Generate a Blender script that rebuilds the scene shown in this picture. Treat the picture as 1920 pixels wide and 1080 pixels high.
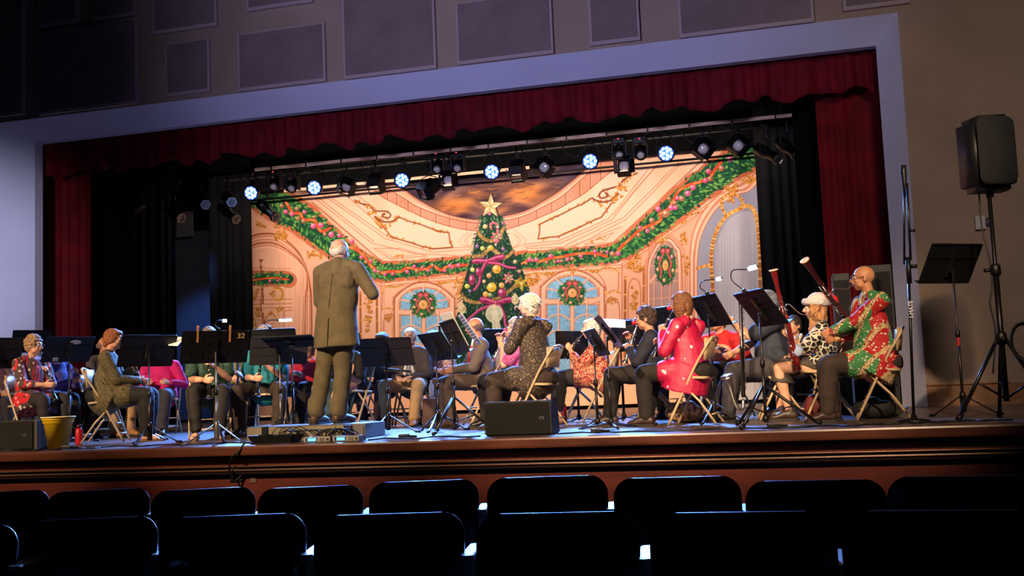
import bpy, bmesh, math, random
import numpy as np
from mathutils import Vector, Matrix, Euler

for o in list(bpy.data.objects): bpy.data.objects.remove(o)
SC = bpy.context.scene
COL = SC.collection
PI = math.pi

# ---------------------------------------------------------------- camera
FPX, YAW, PIT, ROL, EYE = 2000.0, .2595, .0931, -.0413, .416
_cy, _sy, _cp, _sp = math.cos(YAW), math.sin(YAW), math.cos(PIT), math.sin(PIT)
FW = np.array([-_sy*_cp, _cy*_cp, _sp]); RT = np.array([_cy, _sy, 0.0]); UP = np.cross(RT, FW)
R2 = math.cos(ROL)*RT + math.sin(ROL)*UP; U2 = -math.sin(ROL)*RT + math.cos(ROL)*UP
CAM = np.array([0, 0, EYE])
def W(x, y, Y):                      # point seen at pixel (x, y) on the plane of depth Y
    d = FW + R2*(x-960)/FPX - U2*(y-540)/FPX
    p = CAM + d*Y/d[1]
    return Vector(p)
def WD(x, y, dep):
    d = FW + R2*(x-960)/FPX - U2*(y-540)/FPX
    return Vector(CAM + d*dep)
def PX(p):
    d = np.array(p, float) - CAM; z = d@FW
    return 960+FPX*(d@R2)/z, 540-FPX*(d@U2)/z, FPX/z
cd = bpy.data.cameras.new('camera'); cam = bpy.data.objects.new('camera', cd); COL.objects.link(cam)
cd.lens = FPX/1920*36; cd.sensor_width = 36; cd.clip_start = .05; cd.clip_end = 200
M = Matrix((tuple(R2), tuple(U2), tuple(-FW))).transposed().to_4x4(); M.translation = Vector(CAM)
cam.matrix_world = M
SC.camera = cam
SC.view_settings.view_transform = 'Standard'; SC.view_settings.look = 'None'
SC.view_settings.gamma = 1; SC.view_settings.use_curve_mapping = False
SC.view_settings.exposure = 0.0

# ---------------------------------------------------------------- world and lamps
wd = bpy.data.worlds.new('world'); SC.world = wd; wd.use_nodes = True
wd.node_tree.nodes['Background'].inputs[0].default_value = (.55, .5, .75, 1)
wd.node_tree.nodes['Background'].inputs[1].default_value = .012
def spot(name, loc, tgt, energy, color, angle, blend=.5, size=.15):
    l = bpy.data.lights.new(name, 'SPOT'); l.energy = energy; l.color = color
    l.spot_size = math.radians(angle); l.spot_blend = blend; l.shadow_soft_size = size
    o = bpy.data.objects.new(name, l); COL.objects.link(o); o.location = loc
    o.rotation_euler = (Vector(tgt)-Vector(loc)).to_track_quat('-Z', 'Y').to_euler()
    return o
WARM = (1.0, .70, .43)
YP, YW = 13.62, 13.22                 # inner edge of the opening, face of the wall
XL, XR, ZT = -11.06, 1.16, 4.436
# front-of-house lamps over the audience, on the players
for i, (x, tx, e) in enumerate([(-9, -7.6, 1450), (-6, -4.6, 1500), (-2.5, -1.8, 1700), (1.5, -.3, 1150)]):
    spot('front_lamp', (x, .5, 5.6), (tx, 10.6, .75), e*4.2, WARM, 27, .7, .12)
for x, tx in ((-7.5, -7.5), (-2, -3.0)):
    spot('rail_lamp', (x, -2.5, 2.5), (tx, 18, 2.5), 1550, (1, .8, .6), 15, .9, .2)
def strip(name, loc, tgt, e, col, sx, sy):
    l = bpy.data.lights.new(name, 'AREA'); l.shape = 'RECTANGLE'; l.size = sx; l.size_y = sy; l.energy = e; l.color = col
    o = bpy.data.objects.new(name, l); COL.objects.link(o); o.location = loc; o.rotation_euler = (Vector(tgt)-Vector(loc)).to_track_quat('-Z', 'Y').to_euler()
# wing lamp, then added fill for the painted cloth, behind the hanging lamps
spot('wing_lamp', (-10.05, 16.2, 3.6), (-11.2, 18.6, 1.4), 700, (.15, .35, 1), 40, .8, .1)
strip('backdrop_fill', (-5.1, 15.95, 4.0), (-5.1, 18, 2.1), 250, (1.0, .77, .60), 9.6, .12)  # unseen strip added to light the painted cloth evenly
# cool wash on the frame of the opening and the wall over it
spot('wall_wash', (-4.0, 2.0, 3.2), (-3.6, 13.2, 5.6), 2750, (.60, .56, 1.0), 56, 1.0, .4)
spot('wall_wash', (2.0, 4.0, 4.5), (1.8, 13.2, 2.6), 900, (1.0, .80, .66), 50, 1.0, .4)  # warm fill added to brighten the wall on the right
spot('frame_lamp', (-9.0, 8.2, 2.6), (-12.0, 13.2, 2.4), 900, (.80, .78, 1.0), 46, 1.0, .3)

# ---------------------------------------------------------------- materials
MATS = {}
def lin(c):
    return tuple((v/12.92 if v <= .04045 else ((v+.055)/1.055)**2.4) for v in [x/255 for x in c])
def pm(name, rgb, rough=.6, metal=0, spec=.5, noise=None, bump=None, sheen=0, emit=0, alpha=1, trans=0, coat=0):
    """procedural material; rgb 0..255, noise=(scale, amount[, rgb2]), bump=(scale, strength)"""
    if name in MATS: return MATS[name]
    m = bpy.data.materials.new(name); m.use_nodes = True; nt = m.node_tree; N = nt.nodes; L = nt.links
    b = N['Principled BSDF']; c = (*lin(rgb), 1)
    b.inputs['Base Color'].default_value = c; b.inputs['Roughness'].default_value = rough
    b.inputs['Metallic'].default_value = metal; b.inputs['Specular IOR Level'].default_value = spec
    if sheen: b.inputs['Sheen Weight'].default_value = sheen
    if coat: b.inputs['Coat Weight'].default_value = coat
    if trans: b.inputs['Transmission Weight'].default_value = trans
    if emit:
        b.inputs['Emission Color'].default_value = c; b.inputs['Emission Strength'].default_value = emit
    tc = None
    if noise or bump:
        tc = N.new('ShaderNodeTexCoord')
    if noise:
        n = N.new('ShaderNodeTexNoise'); n.inputs['Scale'].default_value = noise[0]; n.inputs['Detail'].default_value = 5
        L.new(tc.outputs['Object'], n.inputs['Vector'])
        r = N.new('ShaderNodeValToRGB'); a = noise[1]
        c2 = (*lin(noise[2]), 1) if len(noise) > 2 else (*[min(1, v*(1+a)) for v in c[:3]], 1)
        r.color_ramp.elements[0].position = .35; r.color_ramp.elements[1].position = .65
        r.color_ramp.elements[0].color = (*[v*(1-a) for v in c[:3]], 1); r.color_ramp.elements[1].color = c2
        L.new(n.outputs['Fac'], r.inputs['Fac']); L.new(r.outputs['Color'], b.inputs['Base Color'])
    if bump:
        n2 = N.new('ShaderNodeTexNoise'); n2.inputs['Scale'].default_value = bump[0]; n2.inputs['Detail'].default_value = 4
        L.new(tc.outputs['Object'], n2.inputs['Vector'])
        bu = N.new('ShaderNodeBump'); bu.inputs['Strength'].default_value = bump[1]; bu.inputs['Distance'].default_value = .02
        L.new(n2.outputs['Fac'], bu.inputs['Height']); L.new(bu.outputs['Normal'], b.inputs['Normal'])
    MATS[name] = m; return m

# ---------------------------------------------------------------- object helpers
def link(name, me, mat=None, parent=None, smooth=False):
    o = bpy.data.objects.new(name, me); COL.objects.link(o)
    if mat is not None:
        for m in (mat if isinstance(mat, (list, tuple)) else [mat]): me.materials.append(m)
    if smooth:
        me.polygons.foreach_set('use_smooth', [True]*len(me.polygons))
    if parent is not None: o.parent = parent
    return o
def obj(name, bm, mat=None, parent=None, smooth=False):
    me = bpy.data.meshes.new(name); bm.to_mesh(me); bm.free()
    return link(name, me, mat, parent, smooth)
def tag(o, label, cat, group=None, kind=None):
    if label: o['label'] = label
    if cat: o['category'] = cat
    if group: o['group'] = group
    if kind: o['kind'] = kind
    return o
def thing(name, label, cat, loc=(0, 0, 0), rotz=0, group=None):
    o = bpy.data.objects.new(name, None); COL.objects.link(o)
    o.location = loc; o.rotation_euler = (0, 0, rotz); o.empty_display_size = .1
    return tag(o, label, cat, group)
def struct(o, label=None):
    o['kind'] = 'structure'
    if label: o['label'] = label
    return o
def copy_tree(o, parent=None):
    c = o.copy(); COL.objects.link(c); c.parent = parent
    for ch in list(o.children): copy_tree(ch, c)
    return c
def box(bm, cx, cy, cz, sx, sy, sz, rot=None, bevel=0):
    r = bmesh.ops.create_cube(bm, size=1)
    vs = r['verts']
    m = Matrix.Translation((cx, cy, cz))
    if rot is not None: m = m @ (rot if isinstance(rot, Matrix) else Euler(rot).to_matrix()).to_4x4()
    m = m @ Matrix.Diagonal((sx, sy, sz, 1))
    bmesh.ops.transform(bm, matrix=m, verts=vs)
    if bevel:
        es = list({e for v in vs for e in v.link_edges})
        bmesh.ops.bevel(bm, geom=es, offset=bevel, segments=2, affect='EDGES', profile=.6)
    return bm
def BX(*a, **k):
    bm = bmesh.new(); return box(bm, *a, **k)
def frame_dir(d):
    d = Vector(d).normalized(); return d.to_track_quat('Z', 'Y').to_matrix()
def tube(bm, pts, r, n=8, caps=True, flat=1.0, side=None):
    """tube along points; r scalar or list of radii (or (ra, rb) pairs, rb along 'side' direction)"""
    pts = [Vector(p) for p in pts]; k = len(pts)
    rs = r if isinstance(r, (list, tuple)) else [r]*k
    rings = []; prev = None
    for i, p in enumerate(pts):
        if i == 0: d = pts[1]-pts[0]
        elif i == k-1: d = pts[-1]-pts[-2]
        else: d = (pts[i+1]-pts[i]).normalized()+(pts[i]-pts[i-1]).normalized()
        if d.length < 1e-9: d = Vector((0, 0, 1))
        d.normalize()
        if side is not None:
            u = Vector(side); u = u-d*u.dot(d)
            if u.length < 1e-4: u = d.orthogonal()
        elif prev is None: u = d.orthogonal()
        else: u = prev-d*prev.dot(d)
        u.normalize(); prev = u; v = d.cross(u)
        ra, rb = rs[i] if isinstance(rs[i], (list, tuple)) else (rs[i], rs[i]*flat)
        rings.append([bm.verts.new(p+u*(math.cos(2*PI*j/n)*ra)+v*(math.sin(2*PI*j/n)*rb)) for j in range(n)])
    for a, b in zip(rings, rings[1:]):
        for j in range(n): bm.faces.new((a[j], a[(j+1) % n], b[(j+1) % n], b[j]))
    if caps:
        bm.faces.new(list(reversed(rings[0]))); bm.faces.new(rings[-1])
    return bm
def TB(*a, **k):
    bm = bmesh.new(); return tube(bm, *a, **k)
def lathe(bm, prof, n=16, m=None):
    """prof: list of (r, z)"""
    rings = []
    for r, z in prof:
        rings.append([bm.verts.new((max(r, 1e-4)*math.cos(2*PI*j/n), max(r, 1e-4)*math.sin(2*PI*j/n), z)) for j in range(n)])
    for a, b in zip(rings, rings[1:]):
        for j in range(n): bm.faces.new((a[j], a[(j+1) % n], b[(j+1) % n], b[j]))
    bm.faces.new(list(reversed(rings[0]))); bm.faces.new(rings[-1])
    if m is not None: bmesh.ops.transform(bm, matrix=m, verts=[v for rg in rings for v in rg])
    return bm
def LT(prof, n=16, m=None):
    bm = bmesh.new(); return lathe(bm, prof, n, m)
def ball(bm, c, r, seg=12, rot=None):
    rr = r if isinstance(r, (list, tuple)) else (r, r, r)
    q = bmesh.ops.create_uvsphere(bm, u_segments=seg, v_segments=max(6, seg*2//3), radius=1)
    m = Matrix.Translation(c)
    if rot is not None: m = m @ (rot if isinstance(rot, Matrix) else Euler(rot).to_matrix()).to_4x4()
    m = m @ Matrix.Diagonal((*rr, 1))
    bmesh.ops.transform(bm, matrix=m, verts=q['verts'])
    return bm
def spline(pts, n=8):
    """Catmull-Rom through the points"""
    P = [Vector(p) for p in pts]; P = [P[0]*2-P[1]]+P+[P[-1]*2-P[-2]]; out = []
    for i in range(1, len(P)-2):
        for k in range(n):
            t = k/n; a, b, c, d = P[i-1], P[i], P[i+1], P[i+2]
            out.append(.5*((2*b)+(c-a)*t+(2*a-5*b+4*c-d)*t*t+(3*b-a-3*c+d)*t**3))
    out.append(P[-2]); return out
def prism(bm, poly, z0, z1, m=None):
    lo = [bm.verts.new((x, y, z0)) for x, y in poly]; hi = [bm.verts.new((x, y, z1)) for x, y in poly]
    k = len(poly)
    for i in range(k): bm.faces.new((lo[i], lo[(i+1) % k], hi[(i+1) % k], hi[i]))
    bm.faces.new(list(reversed(lo))); bm.faces.new(hi)
    if m is not None: bmesh.ops.transform(bm, matrix=m, verts=lo+hi)
    return bm
def rrect(w, h, r, n=5, taper=0):
    """rounded rectangle outline centred on 0; bottom narrower by taper"""
    pts = []
    for cx, cy, a0 in ((w/2-r, h/2-r, 0), (-w/2+r, h/2-r, 90), (-w/2+r, -h/2+r, 180), (w/2-r, -h/2+r, 270)):
        for k in range(n+1):
            a = math.radians(a0+90*k/n); x = cx+r*math.cos(a); y = cy+r*math.sin(a)
            x *= 1-taper*(.5-y/h); pts.append((x, y))
    return pts
def frame_mat(o, d, up=(0, 0, 1)):
    """4x4: local Z along d, local Y near up, origin o"""
    z = Vector(d).normalized(); x = Vector(up).cross(z).normalized(); y = z.cross(x)
    m = Matrix((x, y, z)).transposed().to_4x4(); m.translation = Vector(o); return m
def curtain(x0, x1, y, z0, z1, pitch=.16, amp=.04, seed=0, scallop=0, nz=8, flare=.3):
    """hanging pleated cloth with thickness"""
    rnd = random.Random(seed); n = max(8, int(abs(x1-x0)/.022)); ph = [rnd.uniform(0, 6) for _ in range(4)]
    bm = bmesh.new(); F = []; B = []
    for i in range(n+1):
        t = i/n; x = x0+(x1-x0)*t; u = x/pitch*2*PI
        f = .6*math.sin(u+1.3*math.sin(u*.23+ph[0])+ph[1])+.4*math.sin(u*.47+ph[2])
        f = math.copysign(abs(f)**.7, f)
        dz = scallop*(.5+.5*math.sin(u*.5+1.1*math.sin(u*.19+ph[0])+ph[1]))+scallop*.4*math.sin(u*.21+ph[3])
        cf = []; cb = []
        for k in range(nz+1):
            s = k/nz; z = z1+(z0+dz-z1)*s
            yy = y+amp*f*(flare+(1-flare)*s); xx = x+.012*math.sin(u*1.7+s*3)*s
            cf.append(bm.verts.new((xx, yy, z))); cb.append(bm.verts.new((xx, yy+.012, z)))
        F.append(cf); B.append(cb)
    for i in range(n):
        for k in range(nz):
            bm.faces.new((F[i][k], F[i][k+1], F[i+1][k+1], F[i+1][k]))
            bm.faces.new((B[i][k], B[i+1][k], B[i+1][k+1], B[i][k+1]))
        bm.faces.new((F[i][nz], B[i][nz], B[i+1][nz], F[i+1][nz])); bm.faces.new((F[i][0], F[i+1][0], B[i+1][0], B[i][0]))
    for c in (0, n):
        for k in range(nz): bm.faces.new((F[c][k], B[c][k], B[c][k+1], F[c][k+1]))
    return bm
# ---------------------------------------------------------------- the room
m_wall = pm('sand_wall', (148, 128, 112), .9, noise=(1.3, .10), bump=(60, .35))
m_white = pm('white_paint', (196, 198, 222), .8, noise=(.8, .04), bump=(25, .1))
m_stage = None
def floor_mat():
    m = bpy.data.materials.new('stage_boards'); m.use_nodes = True; nt = m.node_tree; N = nt.nodes; L = nt.links
    b = N['Principled BSDF']; tc = N.new('ShaderNodeTexCoord'); mp = N.new('ShaderNodeMapping')
    mp.inputs['Scale'].default_value = (1.2, 14, 1); L.new(tc.outputs['Object'], mp.inputs['Vector'])
    br = N.new('ShaderNodeTexNoise'); br.inputs['Scale'].default_value = 2.2; br.inputs['Detail'].default_value = 6
    L.new(mp.outputs['Vector'], br.inputs['Vector'])
    r = N.new('ShaderNodeValToRGB'); r.color_ramp.elements[0].color = (*lin((52, 40, 38)), 1); r.color_ramp.elements[1].color = (*lin((110, 92, 86)), 1)
    r.color_ramp.elements[0].position = .35; r.color_ramp.elements[1].position = .7
    L.new(br.outputs['Fac'], r.inputs['Fac']); L.new(r.outputs['Color'], b.inputs['Base Color'])
    r2 = N.new('ShaderNodeMapRange'); r2.inputs[3].default_value = .18; r2.inputs[4].default_value = .5
    L.new(br.outputs['Fac'], r2.inputs[0]); L.new(r2.outputs[0], b.inputs['Roughness'])
    return m
def mahogany(name, a, c, rough):
    m = bpy.data.materials.new(name); m.use_nodes = True; nt = m.node_tree; N = nt.nodes; L = nt.links
    b = N['Principled BSDF']; tc = N.new('ShaderNodeTexCoord'); mp = N.new('ShaderNodeMapping')
    mp.inputs['Scale'].default_value = (.8, 1, 3.5); L.new(tc.outputs['Object'], mp.inputs['Vector'])
    n = N.new('ShaderNodeTexNoise'); n.inputs['Scale'].default_value = 1.6; n.inputs['Detail'].default_value = 8; n.inputs['Roughness'].default_value = .65
    L.new(mp.outputs['Vector'], n.inputs['Vector'])
    r = N.new('ShaderNodeValToRGB'); r.color_ramp.elements[0].color = (*lin(a), 1); r.color_ramp.elements[1].color = (*lin(c), 1)
    r.color_ramp.elements[0].position = .3; r.color_ramp.elements[1].position = .75
    L.new(n.outputs['Fac'], r.inputs['Fac']); L.new(r.outputs['Color'], b.inputs['Base Color']); b.inputs['Roughness'].default_value = rough
    return m
m_stage = floor_mat()
m_mah = mahogany('mahogany_panel', (70, 24, 18), (112, 46, 34), .42)
m_lip = mahogany('mahogany_lip', (62, 30, 22), (108, 62, 44), .3)
m_dark = pm('dark_moulding', (30, 16, 14), .35)
m_gilt = pm('worn_brass_line', (120, 84, 62), .3, .5)
m_aud = pm('auditorium_floor', (24, 20, 22), .8, noise=(6, .2))
YL = 8.65; HS = .92
struct(obj('floor_stage', BX((-22+9)/2, (YL+.12+21)/2, -.06, 31, 21-YL-.12, .12), m_stage), 'worn dark stage boards')
struct(obj('trim_1', BX((-22+9)/2, YL+.06, -.045, 31, .14, .09, bevel=.018), m_lip), 'rounded mahogany lip along the front edge of the stage')
struct(obj('trim_2', BX((-22+9)/2, YL+.10, -.105, 31, .09, .03, bevel=.008), m_dark))
struct(obj('wall_stage_front', BX((-22+9)/2, YL+.17, -HS/2-.06, 31, .1, HS-.1), m_mah), 'mahogany panelled front of the stage')
bm = bmesh.new(); box(bm, -6.5, YL+.085, -.235, 31, .07, .05, bevel=.012); box(bm, -6.5, YL+.10, -.205, 31, .04, .02)
struct(obj('trim_3', bm, m_dark))
bm = bmesh.new(); box(bm, -6.5, YL+.075, -.188, 31, .055, .010, bevel=.003); box(bm, -6.5, YL+.045, -.222, 31, .02, .012, bevel=.004)
struct(obj('trim_4', bm, m_gilt), 'thin bright lines of the moulding under the lip')
struct(obj('floor_auditorium', BX(-4, 2, -HS-.05, 40, 14, .1), m_aud))
# proscenium wall: parts around the opening, splayed white frame
WT = 9.0
xo0, xo1, zo = XL-.62, XR+.24, ZT+.255
bm = bmesh.new()
box(bm, (xo0-20)/2, YW+.15, WT/2-.3, -(xo0+20), .3, WT+.6)                # left of opening
box(bm, (xo0+xo1)/2, YW+.15, (zo+WT)/2, xo1-xo0, .3, WT-zo)                # over it
struct(obj('wall_front', bm, m_wall), 'rough sand coloured wall over and beside the stage opening')
p = W(1858, 300, YW)
bm = bmesh.new(); box(bm, (xo1+p.x)/2, YW+.15, WT/2-.3, p.x-xo1, .3, WT+.6)
struct(obj('wall_front_right', bm, m_wall))
bm = bmesh.new(); prism(bm, [(p.x, YW), (p.x+3.2, YW-.55), (p.x+3.2, YW+.3), (p.x, YW+.3)], -.6, WT)
struct(obj('wall_right', bm, m_wall), 'paler stretch of wall behind the loudspeaker')
def quad(bm, a, b, c, d):
    bm.faces.new([bm.verts.new(q) for q in (a, b, c, d)])
bm = bmesh.new()
fr = [(xo0, YW, -.02), (xo0, YW, zo), (xo1, YW, zo), (xo1, YW, -.02)]
inn = [(XL, YP, -.02), (XL, YP, ZT), (XR, YP, ZT), (XR, YP, -.02)]
back = [(XL-.02, YP+.2, -.02), (XL-.02, YP+.2, ZT+.02), (XR+.02, YP+.2, ZT+.02), (XR+.02, YP+.2, -.02)]
outb = [(xo0, YP+.2, -.02), (xo0, YP+.2, zo), (xo1, YP+.2, zo), (xo1, YP+.2, -.02)]
R_ = [[bm.verts.new(q) for q in ring] for ring in (fr, inn, back, outb)]
for a, b in zip(R_, R_[1:]+R_[:1]):
    for i in range(3): bm.faces.new((a[i], a[i+1], b[i+1], b[i]))
for i in (0, 3): bm.faces.new([r[i] for r in R_])
struct(obj('trim_5', bm, m_white), 'smooth white splayed frame around the stage opening')
# acoustic panels on the upper wall
m_pan = pm('panel_cloth', (118, 100, 98), .95, noise=(2.2, .12), bump=(180, .25))
m_pane = pm('panel_edge', (158, 140, 140), .8)
panels = [((-45, -60), (48, 215)), ((75, -80), (150, 43)), ((182, -90), (258, 30)), ((291, -90), (410, 50)), ((466, -90), (589, 6)),
          ((77, 62), (262, 195)), ((315, 84), (397, 173)), ((450, 66), (614, 154)), ((647, -100), (821, 130)), ((859, 8), (1040, 102)),
          ((1107, -100), (1202, 77)), ((1273, -120), (1527, 43)), ((1580, -120), (1706, 8))]
names = ['cut off by the left edge of the photo', 'second from the left in the top row', 'narrow one third in the top row', 'wide one fourth in the top row',
         'fifth in the top row, only its bottom edge showing', 'large, over the left end of the red valance', 'small and nearly square, between two wider ones',
         'wide and low, over the left part of the stage', 'tallest of all, above the bald conductor', 'wide, right of the tallest panel',
         'narrow one over the right half of the stage', 'widest, over the right end of the stage', 'rightmost, above the corner of the white frame']
for k, ((x0, y0), (x1, y1)) in enumerate(panels):
    a = W(x0, y0, YW); b = W(x1, y1, YW)
    if y0 < -50: a.z = max(a.z, b.z+1.0)
    xc = (W(x0, y1, YW).x); w = b.x-xc; h = a.z-b.z
    t = thing('acoustic_panel', 'taupe fabric wall panel, '+names[k], 'wall panel', ((xc+b.x)/2, YW, b.z), 0)
    obj('panel_frame', BX(0, -.03, h/2, w, .06, h, bevel=.008), m_pane, t)
    obj('panel_fabric', BX(0, -.064, h/2+.012, w-.07, .012, h-.075), m_pan, t)
# wood skirting on the right
m_skirt = pm('pine_skirting', (120, 78, 42), .5, noise=(9, .25))
bm = bmesh.new(); box(bm, (xo1+p.x)/2, YW-.012, .11, p.x-xo1, .03, .26); box(bm, (xo1+p.x)/2, YW-.025, .25, p.x-xo1, .05, .022, bevel=.006)
struct(obj('baseboard_right', bm, m_skirt), 'brown wooden skirting board')
bm = bmesh.new(); prism(bm, [(p.x, YW-.03), (p.x+3.2, YW-.58), (p.x+3.2, YW-.55), (p.x, YW)], -.02, .24)
struct(obj('baseboard_side', bm, m_skirt))
# black box of the stage
m_blk = pm('black_void', (8, 8, 9), .95)
bm = bmesh.new(); box(bm, -5, 20.9, 3, 34, .1, 7); box(bm, -5, 17.4, 6.4, 34, 7, .1); box(bm, 6, 17.4, 3, .1, 7, 7); box(bm, -18, 17.4, 3, .1, 7, 7)
struct(obj('wall_stage_back', bm, m_blk), 'black walls and ceiling of the stage house')
struct(obj('wall_behind', BX(-4, -5.05, 3, 40, .1, 9), pm('dark_house', (30, 28, 30), .9)))
struct(obj('ceiling', BX(-4, 4, WT+.05, 40, 18.5, .1), pm('dark_ceiling', (30, 28, 30), .9)))
# ---------------------------------------------------------------- cloths
m_red = pm('red_velvet', (98, 3, 20), .8, noise=(3, .25), spec=.2)
m_redleg = pm('red_velvet_leg', (100, 5, 12), .8, noise=(3, .25), spec=.2)
m_bc = pm('black_velour', (7, 8, 11), .95, noise=(2, .3), spec=.08)
v = obj('valance', curtain(XL-.25, XR+.25, YP+.34, 3.94, ZT+.25, .26, .055, 3, .085, 6, .5), m_red, smooth=True)
tag(v, 'dark red pleated valance with a wavy hem across the top of the stage', 'valance')
xl = W(172, 450, YP+.75).x; xr = W(1543, 400, YP+.75).x
v = obj('leg_curtain', curtain(XL-.5, xl, YP+.75, .02, 4.7, .2, .05, 5), m_redleg, smooth=True); tag(v, 'red velvet curtain hanging at the left end of the stage', 'curtain')
v = obj('leg_curtain', curtain(xr, XR+.6, YP+.75, .02, 4.7, .2, .05, 8), m_redleg, smooth=True); tag(v, 'red velvet curtain hanging behind the bald bassoonist', 'curtain')
for a_, b_, Y, s, lab in ((150, 250, 14.9, 11, 'black masking curtain right beside the left red curtain'), (245, 330, 16.6, 12, 'black curtain in the dark wing, left of the glossy dark gap'),
                       (1425, 1545, 16.7, 14, 'black pleated curtain at the right edge of the painted cloth'),
                       (392, 471, 17.2, 13, 'black pleated curtain at the left edge of the painted cloth'), (1500, 1570, 14.9, 15, 'black masking curtain beside the right red curtain')):
    x0 = W(a_, 450, Y).x; x1 = W(b_, 450, Y).x
    v = obj('masking_curtain', curtain(x0, x1, Y, .02, 5.2, .17, .05, s), m_bc, smooth=True); tag(v, lab, 'curtain')
# ---------------------------------------------------------------- the painted cloth
class Paint:
    def __init__(s, x0, y0, x1, y1, K):
        s.x0, s.y0, s.K = x0, y0, K; s.w, s.h = int((x1-x0)*K), int((y1-y0)*K)
        s.a = np.zeros((s.h, s.w, 3), np.float32)
        s.gy, s.gx = np.mgrid[0:s.h, 0:s.w].astype(np.float32); s.gx = s.gx/K+x0; s.gy = s.gy/K+y0
    def win(s, x0, y0, x1, y1):
        K = s.K; a = max(0, int((x0-s.x0)*K)-1); b = min(s.w, int((x1-s.x0)*K)+2); c = max(0, int((y0-s.y0)*K)-1); d = min(s.h, int((y1-s.y0)*K)+2)
        return slice(c, max(c, d)), slice(a, max(a, b))
    def put(s, sl, m, col):
        m = m[..., None]; s.a[sl] = s.a[sl]*(1-m)+np.array(col, np.float32)*m
    def mask(s, P):
        P = np.array([(p[0], p[1]) for p in P], np.float32)
        sl = s.win(P[:, 0].min(), P[:, 1].min(), P[:, 0].max(), P[:, 1].max()); X = s.gx[sl]; Y = s.gy[sl]
        m = np.zeros(X.shape, bool); q = np.roll(P, -1, 0)
        for (xa, ya), (xb, yb) in zip(P, q):
            if ya == yb: continue
            m ^= ((ya > Y) != (yb > Y)) & (X < (xb-xa)*(Y-ya)/(yb-ya)+xa)
        return sl, m.astype(np.float32)
    def poly(s, P, col, al=1):
        sl, m = s.mask(P); s.put(sl, m*al, col)
    def line(s, P, w, col, al=1, w2=None, soft=.6):
        n = len(P)-1
        for i in range(n):
            (xa, ya), (xb, yb) = P[i][:2], P[i+1][:2]
            wa = w if w2 is None else w+(w2-w)*i/n
            sl = s.win(min(xa, xb)-wa-1, min(ya, yb)-wa-1, max(xa, xb)+wa+1, max(ya, yb)+wa+1); X = s.gx[sl]; Y = s.gy[sl]
            if X.size == 0: continue
            dx, dy = xb-xa, yb-ya; L = dx*dx+dy*dy+1e-9
            t = np.clip(((X-xa)*dx+(Y-ya)*dy)/L, 0, 1); d = np.hypot(X-xa-t*dx, Y-ya-t*dy)
            s.put(sl, np.clip((wa/2-d)/soft+.5, 0, 1)*al, col)
    def curve(s, P, w, col, al=1, w2=None, n=6):
        s.line([(p.x, p.y) for p in spline([(x, y, 0) for x, y in P], n)], w, col, al, w2)
    def ell(s, cx, cy, rx, ry, col, al=1, rot=0, soft=.5):
        R = max(rx, ry)+1; sl = s.win(cx-R, cy-R, cx+R, cy+R); X = s.gx[sl]-cx; Y = s.gy[sl]-cy
        if X.size == 0: return
        c, q = math.cos(rot), math.sin(rot); u = (X*c+Y*q)/rx; v = (-X*q+Y*c)/ry
        s.put(sl, np.clip((1-np.hypot(u, v))*min(rx, ry)/soft+.5, 0, 1)*al, col)
    def leaf(s, x, y, l, w, ang, col, al=1):
        c, q = math.cos(ang), math.sin(ang); pts = []
        for t, k in ((0, 0), (.3, .9), (.6, .8), (1, 0), (.6, -.8), (.3, -.9)):
            pts.append((x+c*l*t-q*w*k/2, y+q*l*t+c*w*k/2))
        s.poly(pts, col, al)
    def bauble(s, x, y, r, col, ry=None):
        ry = ry or r; d = [v*.5 for v in col]; h = [min(255, v*.45+150) for v in col]
        s.ell(x+.4, y+.6, r+.5, ry+.5, d, .9); s.ell(x, y, r, ry, col); s.ell(x-r*.3, y-ry*.3, r*.42, ry*.42, h, .85); s.ell(x+r*.3, y+ry*.4, r*.5, ry*.3, d, .3)

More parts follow.
